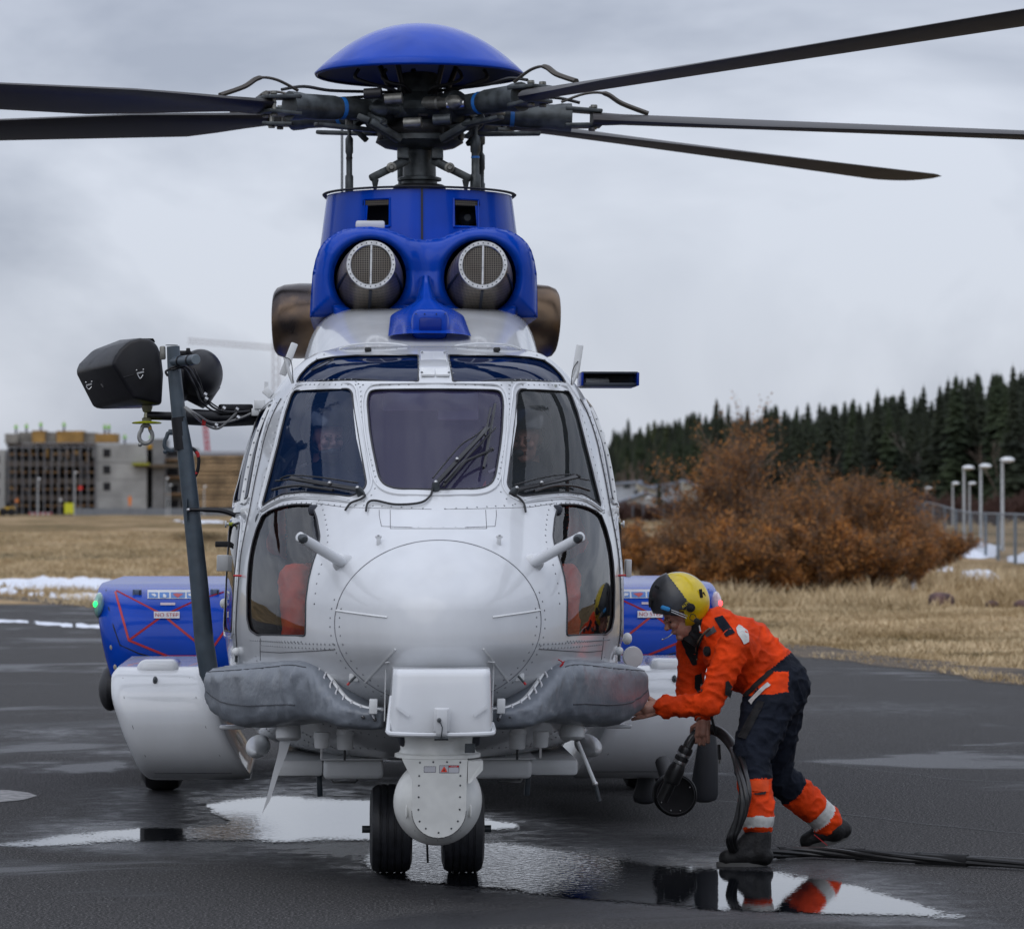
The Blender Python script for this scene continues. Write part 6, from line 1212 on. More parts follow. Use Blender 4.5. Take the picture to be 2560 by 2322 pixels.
mb = MB(); mb.lathe((0, 3.95, 3.86), (0, 0, 1), [(.10, 0), (.21, .02), (.26, .05), (.25, .08), (.2, .10), (.19, .17), (.27, .19), (.30, .22), (.27, .27), (.20, .30), (.14, .34), (.12, .42), (.10, .46)], 30); H('rotor_hub', mb, hubm, ang=35)
mb = MB(); mb.lathe((0, 3.95, 3.95), (0, 0, 1), [(.225, 0), (.235, .03), (.225, .06)], 24); H('hub_band', mb, blk)
# cap
mb = MB(); prof = []
for i in range(15):
    t = i / 14; r_ = .622 * (1 - t); prof.append((r_, .295 * (1 - (r_ / .622) ** 2.15)))
prof = [(.60, -.012), (.618, -.008)] + prof; mb.lathe((0, 3.95, 4.315), (0, -.008, 1), prof, 64, cap=False); cap = H('rotor_head_cap', mb, blue, ang=80)
mb = MB(); mb.lathe((0, 3.95, 4.313), (0, 0, 1), [(.60, 0), (.5, .05), (.2, .12), (0, .13)], 48, cap=False); mb.build('cap_underside', mat('cap_inner_dark', (.015, .010, .010), .6), cap, shear=CX)
mb = MB(); mb.tube([V((.612 * cos(t), 3.95 + .612 * sin(t), 4.306)) for t in [2 * pi * k / 64 for k in range(65)]], .005, 5, cap=False); mb.build('cap_rim', gunm, cap, shear=CX)
for a in (.4, 1.7, 2.9, 4.1, 5.3):
    mb = MB(); d = V((cos(a), sin(a), 0)); mb.tube([V((0, 3.95, 4.18)) + d * .16, V((0, 3.95, 4.37)) + d * .24], .016, 8); mb.build('cap_strut', blk, cap, shear=CX)
for x0, x1, z1 in ((-.36, -.17, 4.20), (.37, .19, 4.19), (-.2, -.1, 4.22), (.22, .08, 4.21)):
    mb = MB(); sg = 1 if x1 > 0 else -1; mb.tube(catmull([V((x0, 3.75, 4.32)), V((x0 + sg * .02, 3.74, 4.27)), V((x0 * .85, 3.72, 4.235)), V((x1, 3.72, z1)), V((x1 * .6, 3.8, z1 - .03))], 6), .011, 7); mb.build('hub_hose', blk, cap, shear=CX)
AZ = [(51, 1.0), (-2, -1.5), (-60, 1.9), (-146, 1.6), (148, -1.2)]
for bi, (az, flap) in enumerate(AZ):
    A = radians(az); fl = radians(flap); d = V((cos(A) * cos(fl), -sin(A) * cos(fl), sin(fl))); t_ = V((sin(A), cos(A), 0)) if True else None; up = t_.cross(d); up = up if up.z > 0 else -up
    pt = radians(7); lead = t_  # leading direction
    c0 = HC.copy()
    mb = MB()
    mb.lathe(c0, d, [(.06, .15), (.085, .22), (.095, .30), (.095, .34), (.062, .36), (.064, .56), (.072, .60), (.075, .80), (.082, .84), (.085, .90)], 20); sl = H('blade_sleeve', mb, hubm, ang=30)
    mb = MB(); mb.lathe(c0, d, [(.0665, .535), (.0665, .56)], 20); mb.build('blue_band', mat('band_blue', (.02, .16, .5), .4), sl, shear=CX)
    mb = MB(); mb.bar(c0 + d * .86 + up * .05, c0 + d * 1.08 + up * .04, .16, .022, .006, up=up); mb.bar(c0 + d * .86 - up * .05, c0 + d * 1.08 - up * .04, .16, .022, .006, up=up); mb.build('blade_fork', hubm, sl, shear=CX, tags={'kind': 'stuff'})
    for o in (-.045, .045):
        mb = MB(); p = c0 + d * 1.03 + t_ * o; mb.lathe(p - up * .07, up, [(.02, 0), (.022, .01), (.014, .02), (.014, .12), (.022, .13), (.02, .145)], 10); mb.build('blade_pin', pale, sl, shear=CX)
    for q, (r0, r1, of, rr) in enumerate(((.12, .42, .15, .045), (.2, .5, -.14, .04))):
        mb = MB(); a = c0 + d * r0 + t_ * of + up * (.02 if q else -.01); b = c0 + d * r1 + t_ * of * .75; mb.lathe(a, b - a, [(rr * .5, 0), (rr, .02), (rr, .12), (rr * .75, .13), (rr * .75, .2), (rr * 1.1, .21), (rr * 1.1, .26), (rr * .4, .3)], 14); mb.build('lag_damper', pale if q else hubm, sl, shear=CX)
    mb = MB(); a = c0 + d * .38 - up * .02; b = c0 + d * .36 + t_ * .17 - up * .09; mb.bar(a, b, .05, .04, .01); mb.bar(b, c0 + d * .30 + t_ * .10 - up * .17, .035, .03, .006); mb.build('pitch_horn', hubm, sl, shear=CX)
    # vibration damper strap and hose on top
    mb = MB(); q = [c0 + d * .12 + up * .11, c0 + d * .35 + up * .105, c0 + d * .62 + up * .10, c0 + d * .8 + up * .115, c0 + d * .95 + up * .09]; mb.tube(catmull(q, 5), .010, 6); mb.build('sleeve_hose', blk, sl, shear=CX)
    mb = MB(); q = [c0 + d * .84 + up * .09, c0 + d * .98 + up * .145, c0 + d * 1.1 + up * .15, c0 + d * 1.2 + up * .095, c0 + d * 1.36 + up * .04]; mb.tube(catmull(q, 5), [.012] * 10 + [.022] * 11, 6, flat=.7); mb.build('blade_root_strap', mat('dull_brown_strap', (.07, .06, .05), .6), sl, shear=CX)
    mb = MB(); mb.bar(c0 + d * .3 - up * .12, c0 + d * .72 - up * .1, .06, .025, .008); mb.build('droop_stop', hubm, sl, shear=CX)
    # blade
    def sec(r):
        ch = .20 + .40 * min(1, max(0, (r - 1.02) / .9)) ** 1.3; th = .075 if r < 1.3 else .075 + (0.066 - .075) * min(1, (r - 1.3))
        if r > 7.7: ch *= 1 - .5 * ((r - 7.7) / .4) ** 1.5; th *= 1 - .6 * (r - 7.7) / .4
        tw = radians(9 - 9 * (r - 1) / 7.1); zz = -.0012 * (r - 1) ** 2 if flap < 0 else .0
        o = []
        for k in range(14):
            a = 2 * pi * k / 14; x = .5 * cos(a); y = .5 * sin(a) * (.55 + .9 * (x + .5)) * .8
            if r < 1.15: y = .5 * sin(a)
            u_ = (x - .2) * ch; v_ = y * th; o.append(c0 + d * r + up * (v_ * cos(tw) + u_ * sin(tw) + zz) + t_ * (u_ * cos(tw) - v_ * sin(tw)))
        return o
    rs = [1.02, 1.1, 1.2, 1.4, 1.7, 2.0, 2.6, 3.4, 4.4, 5.6, 6.8, 7.6, 7.9, 8.1]; mb = MB()
    for r in rs: mb.v += sec(r)
    for j in range(len(rs) - 1):
        for k in range(14): a = j * 14 + k; b = j * 14 + (k + 1) % 14; mb.f.append((a, b, b + 14, a + 14))
    mb.f += [tuple(range(14)), tuple(len(mb.v) - 14 + k for k in range(14))]; mb.m = [0] * len(mb.f)
    H('rotor_blade', mb, ubr, ang=50, fixn=True)
# pitch links, scissors, swashplate arms
for x, y, z0, z1, r_ in ((-.415, 3.85, 3.60, 4.0, .021), (.322, 3.75, 3.60, 4.0, .027), (-.10, 4.4, 3.6, 3.9, .02), (-.065, 4.45, 3.6, 3.9, .02), (.38, 4.3, 3.6, 3.95, .02)):
    mb = MB(); z2 = z1 - .08; mb.tube([(x, y, z0), (x, y, z0 + .01), (x, y, z0 + .10), (x, y, z0 + .11), (x, y, z2 - .09), (x, y, z2 - .08), (x, y, z2), (x, y, z2 + .02), (x, y, z1)], [r_, r_ * 1.15, r_ * 1.15, r_ * .85, r_ * .85, r_ * 1.1, r_ * 1.1, r_ * .5, r_ * .6], 12); o_ = H('pitch_link', mb, hubm)
    mb = MB(); mb.tube([(x, y, z0 + .2), (x, y, z0 + .212)], r_ * .93, 12); mb.build('link_band', black if x < 0 else mat('band_blue', (.02, .16, .5), .4), o_, shear=CX)
    mb = MB(); mb.box((x, y, z1 + .01), (.045, .05, .05), bev=.008); mb.build('rod_end', pale, o_, shear=CX)
for s in (-1, 1):
    mb = MB(); a = V((s * .07, 3.82, 3.80)); b = V((s * .17, 3.75, 3.74)); c = V((s * .295 - (.0 if s > 0 else -.0), 3.72, 3.675)); mb.bar(a, b, .05, .05, .012); mb.bar(b, c, .055, .045, .014); o_ = H('swashplate_scissor', mb, hubm)
    mb = MB(); mb.lathe(b + V((0, -.03, 0)), (0, -1, 0), [(.03, 0), (.03, .02), (.018, .025), (.012, .04)], 14); mb.build('scissor_pin', pale, o_, shear=CX)
    mb = MB(); mb.tube([V((s * .265, 3.72, 3.67)), V((s * .265, 3.72, 3.585))], [.022, .004], 8); mb.build('pointer', hubm, o_, shear=CX)
    mb = MB(); mb.bar((s * .10, 3.8, 3.86), (s * .10, 3.78, 3.79), .07, .06, .012); mb.build('scissor_clevis', hubm, o_, shear=CX)
    mb = MB(); mb.bar((s * .12, 3.7, 3.90), (s * .30, 3.62, 4.0), .07, .045, .012); mb.bar((s * .30, 3.62, 4.0), (s * .37, 3.62, 4.03), .05, .04, .01); H('hub_arm', mb, hubm)
for a in [2 * pi * k / 11 + .2 for k in range(11)]:
    mb = MB(); p = V((.24 * cos(a), 3.95 + .24 * sin(a), 3.95 + .12 * (1 if sin(a * 3) > 0 else 0))); mb.box(p, (.06, .06, .07), Matrix.Rotation(a, 3, 'Z'), .008); H('hub_fitting', mb, pale if int(a * 3) % 3 == 0 else blk)
for x, z, m_ in ((-.16, 4.12, pale), (-.05, 3.98, pale), (.2, 4.09, steel), (-.28, 4.15, blk), (.12, 4.0, hubm)):
    mb = MB(); mb.tube([(x - .05, 3.55, z), (x + .05, 3.53, z + .005)], .032, 10); H('hub_fitting', mb, m_)
# ---------------- rescue hoist group (starboard, left in the picture)
def HB(cx, cy, Y): return B(160 + cx * .2734, 820 + cy * .2734, Y)
hs = mat('hoist_black_satin', (.006, .006, .009), .42, coat=.08, spec=.35, var=.2, vs=8, rvar=.12)
def hullmesh(pts, bev, mb):
    bm = bmesh.new()
    for p in pts: bm.verts.new(p)
    r = bmesh.ops.convex_hull(bm, input=bm.verts[:]); bmesh.ops.delete(bm, geom=[g for g in r['geom_interior'] if isinstance(g, bmesh.types.BMVert)], context='VERTS')
    bmesh.ops.dissolve_limit(bm, angle_limit=radians(4), verts=bm.verts[:], edges=bm.edges[:])
    if bev: bmesh.ops.bevel(bm, geom=[e for e in bm.edges if e.calc_face_angle(0) > .3], offset=bev, segments=3, affect='EDGES', profile=.5)
    bm.verts.index_update(); mb.add([q.co.copy() for q in bm.verts], [[q.index for q in f.verts] for f in bm.faces]); bm.free(); return mb
Rr = [(440, 330), (470, 260), (520, 190), (600, 120), (700, 92), (790, 105), (850, 160), (885, 250), (905, 420), (890, 700), (635, 640), (530, 450)]
pts = [HB(a, b, 1.15) for a, b in Rr] + [HB(a * .98 + 20, b, 1.55) for a, b in Rr[3:]] + [HB(a, b, 1.62) for a, b in ((105, 385), (112, 430), (130, 330), (255, 205), (420, 145), (520, 105), (262, 725), (310, 742), (700, 735))]
pts += [HB(440, 320, 1.2), HB(640, 700, 1.3)]
mb = MB(); hullmesh(pts, .016, mb); o_ = H('rescue_hoist', mb, hs, ang=50)
for (x, y, Y_, sc_) in ((700, 410, 1.13, 1), (230, 520, 1.45, .8), (365, 500, 1.4, .8)):
    p = HB(x, y, Y_); mb = MB(); mb.bar(p + V((-.018 * sc_, -.01, -.003)), p + V((.018 * sc_, -.01, .005)), .006, .008); mb.ball(p + V((-.02 * sc_, -.01, .012)), .005, 6, 5); mb.ball(p + V((.014, -.01, .016)), .005, 6, 5); mb.tube(catmull([p + V((-.015, -.012, -.008)), p + V((0, -.015, -.03 * sc_)), p + V((.014, -.012, -.01))], 4), .0025, 5); mb.build('hoist_latch', steel, o_, shear=CX)
mb = MB(); mb.tube([HB(545, 452, 1.14), HB(640, 425, 1.14)], .002, 4); mb.build('cover_seam', black, o_, shear=CX)
c = HB(1245, 430, 1.45); mb = MB(); mb.ball(c, (.118, .16, .135), 28, 18); mb.tube([c + V((0, 0, -.04)), c + V((-.02, 0, -.13)), c + V((-.03, 0, -.15))], [.11, .075, .055], 20); mb.tube([c, HB(1040, 470, 1.45), HB(1000, 480, 1.45)], [.11, .12, .09], 20); H('second_hoist', mb, hs, ang=60)
mb = MB(); mb.box(HB(1100, 235, 1.4), (.07, .06, .03), bev=.004); mb.box(HB(1135, 215, 1.38), (.02, .05, .035), bev=.004); H('hoist_bracket', mb, hs)
slk = slate
mb = MB(); pp = [(433, 866, 16), (436, 930, 17), (447, 1040, 18), (462, 1125, 20), (478, 1270, 21), (497, 1450, 22.5), (510, 1600, 24), (522, 1680, 24), (540, 1720, 22)]
mb.tube([B(a, b, 1.0) for a, b, r in pp], [r / 491 for a, b, r in pp], 20); pole = H('hoist_pole', mb, slk)
mb = MB(); a, b = HB(1048, 815, 1.0), HB(1082, 1110, 1.0); mb.tube([a, b], [.0385, .0415], 20); mb.build('black_sleeve', hs, pole, shear=CX)
mb = MB(); mb.lathe(HB(985, 160, 1.0), (0, 0, 1), [(.033, 0), (.03, .003)], 18); mb.build('pole_cap', gunm, pole, shear=CX)
mb = MB(); a, b = HB(990, 310, 1.0), HB(1205, 288, .78); mb.tube([a, b], [.025, .0265], 18); st = H('hoist_crossbar', mb, slk)
mb = MB(); mb.lathe(b, b - a, [(.0265, 0), (.024, .004), (0, .004)], 20); mb.build('bar_end', mat('pale_slate', (.14, .17, .19), .4), st, shear=CX)
for k in (.35, .75): p = a.lerp(b, k); mb = MB(); mb.lathe(p, b - a, [(.029, 0), (.029, .01)], 18); mb.build('bar_clamp', hs, st, shear=CX)
mb = MB(); mb.bar(HB(900, 165, 1.02), HB(905, 290, 1.02), .03, .02, .008); mb.build('lug', pale, st, shear=CX)
mb = MB(); mb.tube([HB(1100, 810, 1.3), HB(1450, 830, 1.35), HB(1760, 815, 1.45)], .042, 16); mb.tube([HB(760, 800, 1.3), HB(1100, 810, 1.3)], .022, 12); mb.bar(HB(1420, 740, 1.3), HB(1720, 740, 1.4), .035, .05, .01); H('hoist_boom', mb, hs)
mb = MB(); mb.box(HB(1790, 700, 1.4), (.055, .1, .05), bev=.006); mb.box(HB(1750, 770, 1.4), (.04, .08, .04), bev=.006); mb.bar(HB(1830, 560, 1.4), HB(1900, 620, 1.4), .05, .04, .006); mb.box(HB(1850, 520, 1.4), (.02, .03, .03)); H('hoist_mount', mb, [white2])
for q, r_, m_ in (([(960, 370), (1060, 345), (1150, 380), (1230, 520), (1290, 650), (1400, 745), (1560, 770), (1700, 760)], .006, hs), ([(965, 385), (1080, 365), (1140, 420), (1210, 560), (1260, 680), (1380, 765), (1520, 775)], .005, hs), ([(1190, 370), (1240, 480), (1300, 640), (1420, 735)], .004, hs),
                  ([(1100, 725), (1190, 800), (1290, 880), (1400, 920), (1490, 860), (1580, 770)], .0065, mat('grey_hose', (.2, .2, .2), .4)), ([(1110, 720), (1230, 800), (1340, 860), (1480, 860), (1620, 820), (1710, 780)], .006, MATS['grey_hose'] if 'grey_hose' in MATS else None), ([(970, 375), (930, 400), (950, 440)], .006, hs)):
    mb = MB(); mb.tube(catmull([HB(x, y, .95 if x < 1250 else 1.2) for x, y in q], 6), r_, 7); H('hoist_cable', mb, m_)
for x, y in ((1300, 650), (1390, 890), (1590, 820), (1290, 610), (1460, 735), (1580, 745)): mb = MB(); mb.tube([HB(x - 12, y - 8, 1.12), HB(x + 12, y + 8, 1.12)], .012, 8); H('cable_clip', mb, steel)
mb = MB(); mb.tube([HB(1285, 830, 1.1), HB(1275, 890, 1.1)], .010, 8); H('red_cable_tie', mb, red)
mb = MB(); yel = mat('hook_yellow', (.42, .45, .01), .4); mb.lathe(HB(757, 870, 1.3), (0, 0, 1), [(.072, -.003), (.078, .001), (.070, .006), (.02, .012)], 32); hk = H('hook_plate', mb, yel)
mb = MB(); mb.lathe(HB(757, 862, 1.3), (0, 0, 1), [(.024, 0), (.026, .02), (.018, .025), (.014, .05), (.022, .055), (.028, .075), (.03, .09)], 18); mb.build('hook_swivel', mat('brass_grey', (.25, .24, .16), .35, metal=.6), hk, shear=CX)
def ring(cx, cy, m_, Y_):
    c = HB(cx, cy, Y_); mb = MB(); q = [c + V((.034 * sin(t), 0, .036 * cos(t) - (.004 if cos(t) < 0 else 0) + (.018 if cos(t) > .8 else 0))) for t in [2 * pi * k / 24 for k in range(25)]]; mb.tube(q, .009, 8, cap=False, flat=1.2); mb.ball(c + V((-.028, -.002, -.045)), (.012, .008, .012), 10, 8); mb.box(c + V((0, 0, .055)), (.03, .012, .03), bev=.004); return H('hoist_hook', mb, m_)
ring(748, 985, mat('hook_steel', (.3, .3, .29), .38, metal=.7), 1.3); ring(978, 1050, slk, 1.3)
mb = MB(); mb.box(HB(785, 915, 1.28), (.012, .006, .014)); H('hook_marker', mb, mat('amber', (.6, .3, .02), .5))
mb = MB(); mb.tube(catmull([HB(x, y, 1.0) for x, y in ((1120, 1090), (1190, 1110), (1230, 1180), (1225, 1290), (1200, 1350), (1170, 1380))], 6), .0085, 8); o_ = H('pole_handle', mb, hs)
mb = MB(); mb.tube(catmull([HB(x, y, 1.0) for x, y in ((1205, 1130), (1222, 1150), (1228, 1180))], 4), .0092, 8); mb.tube(catmull([HB(x, y, 1.0) for x, y in ((1215, 1320), (1190, 1355), (1175, 1378))], 4), .0092, 8); mb.build('red_tape', red, o_, shear=CX, tags={'kind': 'stuff'})
mb = MB(); mb.tube(catmull([HB(x, y, .95) for x, y in ((1130, 1660), (1290, 1662), (1420, 1668), (1510, 1690), (1590, 1725))], 6), [.009] * 6 + [.012] * 19, 8); o_ = H('pole_brace', mb, hs); mb = MB(); mb.ball(HB(1138, 1662, .92), .010, 8, 6); mb.build('brace_bolt', steel, o_, shear=CX)
mb = MB(); mb.bar(HB(1120, 1560, .95), HB(1118, 1760, .95), .006, .02); mb.build('brace_plate', slk, o_, shear=CX)
# ================================================================== PEOPLE
def cloth(name, col, var=.12): return mat(name, col, .75, var=var, vs=9, bump=.35, bs=60, sheen=.1, spec=.3)
orange = mat('orange_suit_fabric', (.74, .052, .003), .75, var=.14, vs=9, bump=.35, bs=60, spec=.2); navy = mat('navy_suit_fabric', (.010, .013, .022), .8, var=.12, vs=9, bump=.35, bs=60, spec=.15); skinm = mat('skin', (.42, .21, .15), .5, var=.12, vs=30, bump=.1)
refl = mat('reflective_tape', (.52, .52, .50), .45, vs=40); bootm = mat('black_boot_leather', (.012, .0115, .012), .5, var=.3, vs=15, bump=.3, spec=.25); blackc = cloth('black_fabric', (.008, .008, .009)); greyc = mat('grey_patch', (.4, .42, .44), .6)
def figure(name, bones, balls, voxel, mats, parent, classify, wrinkle=.006, smooth=6, keep_skin=None):
    """One continuous body: overlapping tapered volumes fused by a voxel remesh."""
    mb = MB()
    for a, b, ra, rb in [x[:4] for x in bones]:
        d = (b - a); L = d.length; n = max(3, int(L / .03)); dn = d / max(L, 1e-6)
        pts = [a - dn * ra * .95, a - dn * ra * .7, a - dn * ra * .3] + [a.lerp(b, i / n) for i in range(n + 1)] + [b + dn * rb * .3, b + dn * rb * .7, b + dn * rb * .95]
        rr = [ra * .3, ra * .72, ra * .95] + [ra + (rb - ra) * i / n for i in range(n + 1)] + [rb * .95, rb * .72, rb * .3]; mb.tube(pts, rr, 16)
    for c, r, *R in balls: mb.ball(c, r, 20, 14, R=R[0] if R else None)
    me = bpy.data.meshes.new('t'); me.from_pydata([tuple(p) for p in mb.v], [], mb.f); me.update()
    ob = bpy.data.objects.new('t', me); COL.objects.link(ob)
    md = ob.modifiers.new('r', 'REMESH'); md.mode = 'VOXEL'; md.voxel_size = voxel
    sm = ob.modifiers.new('s', 'SMOOTH'); sm.iterations = smooth; sm.factor = .5
    dg = bpy.context.evaluated_depsgraph_get(); m2 = bpy.data.meshes.new_from_object(ob.evaluated_get(dg)); bpy.data.objects.remove(ob); bpy.data.meshes.remove(me)
    m2.name = name; m2.materials.clear()
    for q in mats: m2.materials.append(q)
    nr = [v.normal.copy() for v in m2.vertices]
    if wrinkle:
        for v, n_ in zip(m2.vertices, nr):
            k = classify(v.co)
            if k in (0, 1):
                p = v.co; w = noise.noise(V((p.x * 9 + p.z * 6, p.y * 6, p.z * 13 - p.x * 8))); r2 = 1 - abs(noise.noise(V((p.x * 14 - p.z * 9, p.y * 8 + 5, p.z * 16 + p.x * 11)))) * 2.2
                r3 = 1 - abs(noise.noise(V((p.x * 22 + p.z * 17, p.y * 10, p.z * 24 - p.x * 15)))) * 2.4
                v.co += n_ * (w * wrinkle * .6 + max(0, r2 - .4) * wrinkle * 1.5 + max(0, r3 - .55) * wrinkle * .5)
    m2.polygons.foreach_set('material_index', [classify(p.center) for p in m2.polygons]); m2.polygons.foreach_set('use_smooth', [True] * len(m2.polygons))
    o = bpy.data.objects.new(name, m2); COL.objects.link(o); attach(o, parent); return o
def hand(o, fwd, side, palm, size, curl, par, thumb=1, spread=.012):
    """palm and five separate fingers; fwd = finger direction, side = towards the thumb, palm = palm normal"""
    fwd = V(fwd).normalized(); palm = V(palm).normalized(); side = fwd.cross(palm).normalized() * (1 if fwd.cross(palm).dot(V(side)) > 0 else -1)
    bones = [(o, o + fwd * .055 * size, .024 * size, .026 * size), (o + side * .018 * size, o + fwd * .065 * size + side * .022 * size, .016 * size, .014 * size), (o - side * .018 * size, o + fwd * .06 * size - side * .026 * size, .016 * size, .013 * size)]
    for i, (l, off) in enumerate(((.070, .030), (.078, .010), (.072, -.010), (.056, -.030))):
        p = o + fwd * (.078 - abs(off) * .25) * size + side * off * size; d = fwd.copy(); ang = 0
        for k in range(3):
            ang += curl[k]; d = fwd * cos(ang) + palm * sin(ang); q = p + d * l * size * (.45, .32, .23)[k]; bones.append((p, q, (.0098 - k * .001) * size, (.009 - k * .001) * size)); p = q
    p = o + side * .026 * size + fwd * .015 * size; d = (side * .8 + fwd * .6 + palm * .35).normalized(); q = p + d * .035 * size; bones.append((p, q, .013 * size, .011 * size)); d2 = (side * .15 + fwd * .9 + palm * .75 * thumb).normalized(); bones.append((q, q + d2 * .03 * size, .0105 * size, .009 * size)); bones.append((q + d2 * .03 * size, q + (d2 * .05 + palm * .008) * size, .009 * size, .0075 * size))
    return figure('hand', bones, [], .0026, [skinm], par, lambda p: 0, 0, 3)
# ---- crewman at the float bag
base = G(1860, 2150); CREW = root('person', (base.x, .6, 0), 'crewman in orange and navy drysuit and yellow helmet bending over beside the helicopter nose', 'person')
w = W
pel = w(1944, 1706, .66); spn = w(1893, 1662, .66); che = w(1845, 1625, .66); nk0 = w(1795, 1578, .66); nk1 = w(1752, 1566, .66)
shN, elN, wrN = w(1838, 1612, .47), w(1772, 1758, .42), w(1668, 1766, .50)
shF, elF, wrF = w(1735, 1610, .86), w(1722, 1735, .84), w(1758, 1785, .70)
hpN, knN, anN = w(1925, 1752, .55), w(1880, 1890, .40), w(1894, 2048, .27)
hpF, knF, anF = w(1948, 1750, .76), w(1934, 1932, .86), w(2070, 2052, .98)
bones = [(pel, spn, .150, .158, 'lt'), (spn, che, .165, .175, 't'), (che, nk0, .175, .12, 't'), (nk0, nk1, .082, .072, 'nk'),
         (che + V((0, -.1, 0)), shN, .12, .085, 't'), (shN, elN, .082, .062, 'a'), (elN, wrN, .062, .046, 'a'), (elN.lerp(wrN, .9), wrN + (wrN - elN).normalized() * .012, .052, .054, 'a'),
         (che + V((-.02, .1, 0)), shF, .12, .085, 't'), (shF, elF, .08, .062, 'a'), (elF, wrF, .058, .046, 'a'),
         (pel + V((-.02, -.08, -.03)), hpN, .13, .135, 'p'), (hpN, knN, .135, .095, 'p'), (knN, anN, .088, .084, 'sN'),
         (pel + V((0, .09, -.03)), hpF, .13, .132, 'p'), (hpF, knF, .13, .09, 'p'), (knF, anF, .090, .078, 'sF')]
wrA, wrB = wrN, wrN + (wrN - elN).normalized() * .045
face = w(1712, 1560, .66)
def near(p):
    best = 9; bb = None
    for a, b, ra, rb, nm in bones:
        d = b - a; t = max(0, min(1, (p - a).dot(d) / d.length_squared)); q = (p - a - d * t).length - (ra + (rb - ra) * t)
        if q < best: best = q; bb = (nm, t, a, b)
    return bb
def crew_cls(p):
    nm, t, a, b = near(p)
    s_ = 9048 / (17.4 + p.y); px = 818 + (p.x + .498) * s_; py = 1280 - (p.z - 1.73) * s_
    if nm == 'nk': return 3
    if nm in ('lt', 'p', 't', 'sN', 'sF'):
        # waist line from (1962,1635) to (1925,1675) on to (1870,1790); orange hip pocket
        if nm != 'sN' and nm != 'sF':
            if 1900 < px < 1975 and 1680 < py < 1737 and py > 1640 + (1975 - px) * .55 and p.y < .66 and py < 1745 - (px - 1900) * .2: return 0
            k = (px - 1950) * .62 + (py - 1640) * .78
            if nm == 'p' and py > 1740: return 1
            if px > 1875: return 1 if k > 14 + max(0, (1925 - px)) * .55 else 0
            return 0
        if nm == 'sN':
            if py < 1948: return 1
            if 2043 < py < 2070: return 2
            return 0
        if t < .36: return 1
        if .76 < t < .92: return 2
        return 0
    if nm == 'a':
        return 0
    return 0
body = figure('drysuit', [b[:4] for b in bones], [(pel + V((.015, 0, -.02)), (.145, .19, .155))], .0085, [orange, navy, refl, blackc], CREW, crew_cls, .0105, 3)
# collar, straps, badges lie on the suit as thin pads
bvb = BVHTree.FromPolygons([v.co for v in body.data.vertices], [p.vertices[:] for p in body.data.polygons])
def pad(name, pxs, m_, th=.006, step=7, par=None):
    # pxs: outline in photo positions -> laid on the near side of the suit
    vs_, fs_ = tri2d(resample(pxs, step), [], step); out = []; mb = MB(); ok = True
    for v in vs_:
        h = bvb.ray_cast(CAM, ray(v.x, v.y).normalized()); out.append(h)
    fb = [h[0] for h in out if h[0] is not None]
    if not fb: return
    for i, h in enumerate(out):
        if h[0] is None: near_ = min(range(len(out)), key=lambda j: 1e9 if out[j][0] is None else (vs_[i] - vs_[j]).length); hh = out[near_]; d = ray(vs_[i].x, vs_[i].y); p = CAM + d * ((hh[0].y - CAM.y) / d.y); mb.v.append(p - V((0, .003, 0)))
        else: mb.v.append(h[0] + h[1] * th)
    mb.f = fs_; mb.m = [0] * len(fs_); return mb.build(name, m_, par or body, ang=80, fixn=True)
pad('shoulder_strap', [(1786, 1546), (1806, 1540), (1838, 1583), (1815, 1592)], navy)
pad('reflective_patch', [(1839, 1572), (1849, 1562), (1868, 1578), (1873, 1604), (1858, 1611)], refl)
pad('collar_flap', [(1762, 1585), (1785, 1565), (1792, 1578), (1768, 1592)], mat('dark_grey_flap', (.05, .05, .055), .6))
pad('front_opening', [(1700, 1592), (1730, 1575), (1762, 1585), (1748, 1620), (1742, 1660), (1732, 1665), (1715, 1630)], blackc)
pad('arm_pocket', [(1737, 1688), (1752, 1682), (1758, 1728), (1744, 1732), (1735, 1720)], blackc)
pad('back_strap', [(1856, 1738), (1925, 1672), (1936, 1680), (1868, 1742)], blackc)
pad('waist_gusset', [(1812, 1705), (1820, 1700), (1832, 1722), (1826, 1745), (1812, 1735)], blackc)
pad('hip_reflector', [(1872, 1752), (1900, 1722), (1920, 1706), (1926, 1712), (1905, 1730), (1879, 1760)], refl)
pad('thigh_patch', [(1895, 1750), (1912, 1755), (1866, 1848), (1846, 1840)], blackc)
pad('shin_pocket_flap', [(1855, 1950), (1920, 1950), (1921, 1980), (1880, 1977), (1853, 1992)], cloth('orange_flap', (.62, .06, .006)))
pad('pocket_slot', [(1880, 1985), (1912, 1979), (1912, 1986), (1888, 1988)], blackc, .009)
mb = MB(); c = w(1769, 1626, .40); h = bvb.ray_cast(CAM, ray(1769, 1627).normalized()); cc = h[0]; mb.lathe(cc + V((0, -.004, 0)), h[1], [(.026, -.01), (.027, .008), (.022, .014), (.012, .016), (.010, .020), (0, .02)], 24); mb.build('inflation_valve', blackc, body)
mb = MB(); q = []
for px_, py_ in ((1775, 1570), (1760, 1585), (1747, 1605), (1741, 1628), (1742, 1650)):
    h = bvb.ray_cast(CAM, ray(px_, py_).normalized()); 
    if h[0]: q.append(h[0] + h[1] * .008)
mb.tube(catmull(q, 4), .004, 6); mb.build('zip', mat('tan_zip', (.2, .17, .12), .5), body)
# collar ring
mb = MB(); d = (nk1 - nk0).normalized(); u_, w_ = perp(d); mb.tube([nk0 + d * -.0, nk0 + d * .06], [.105, .088], 20, cap=False); mb.build('collar', navy, body)
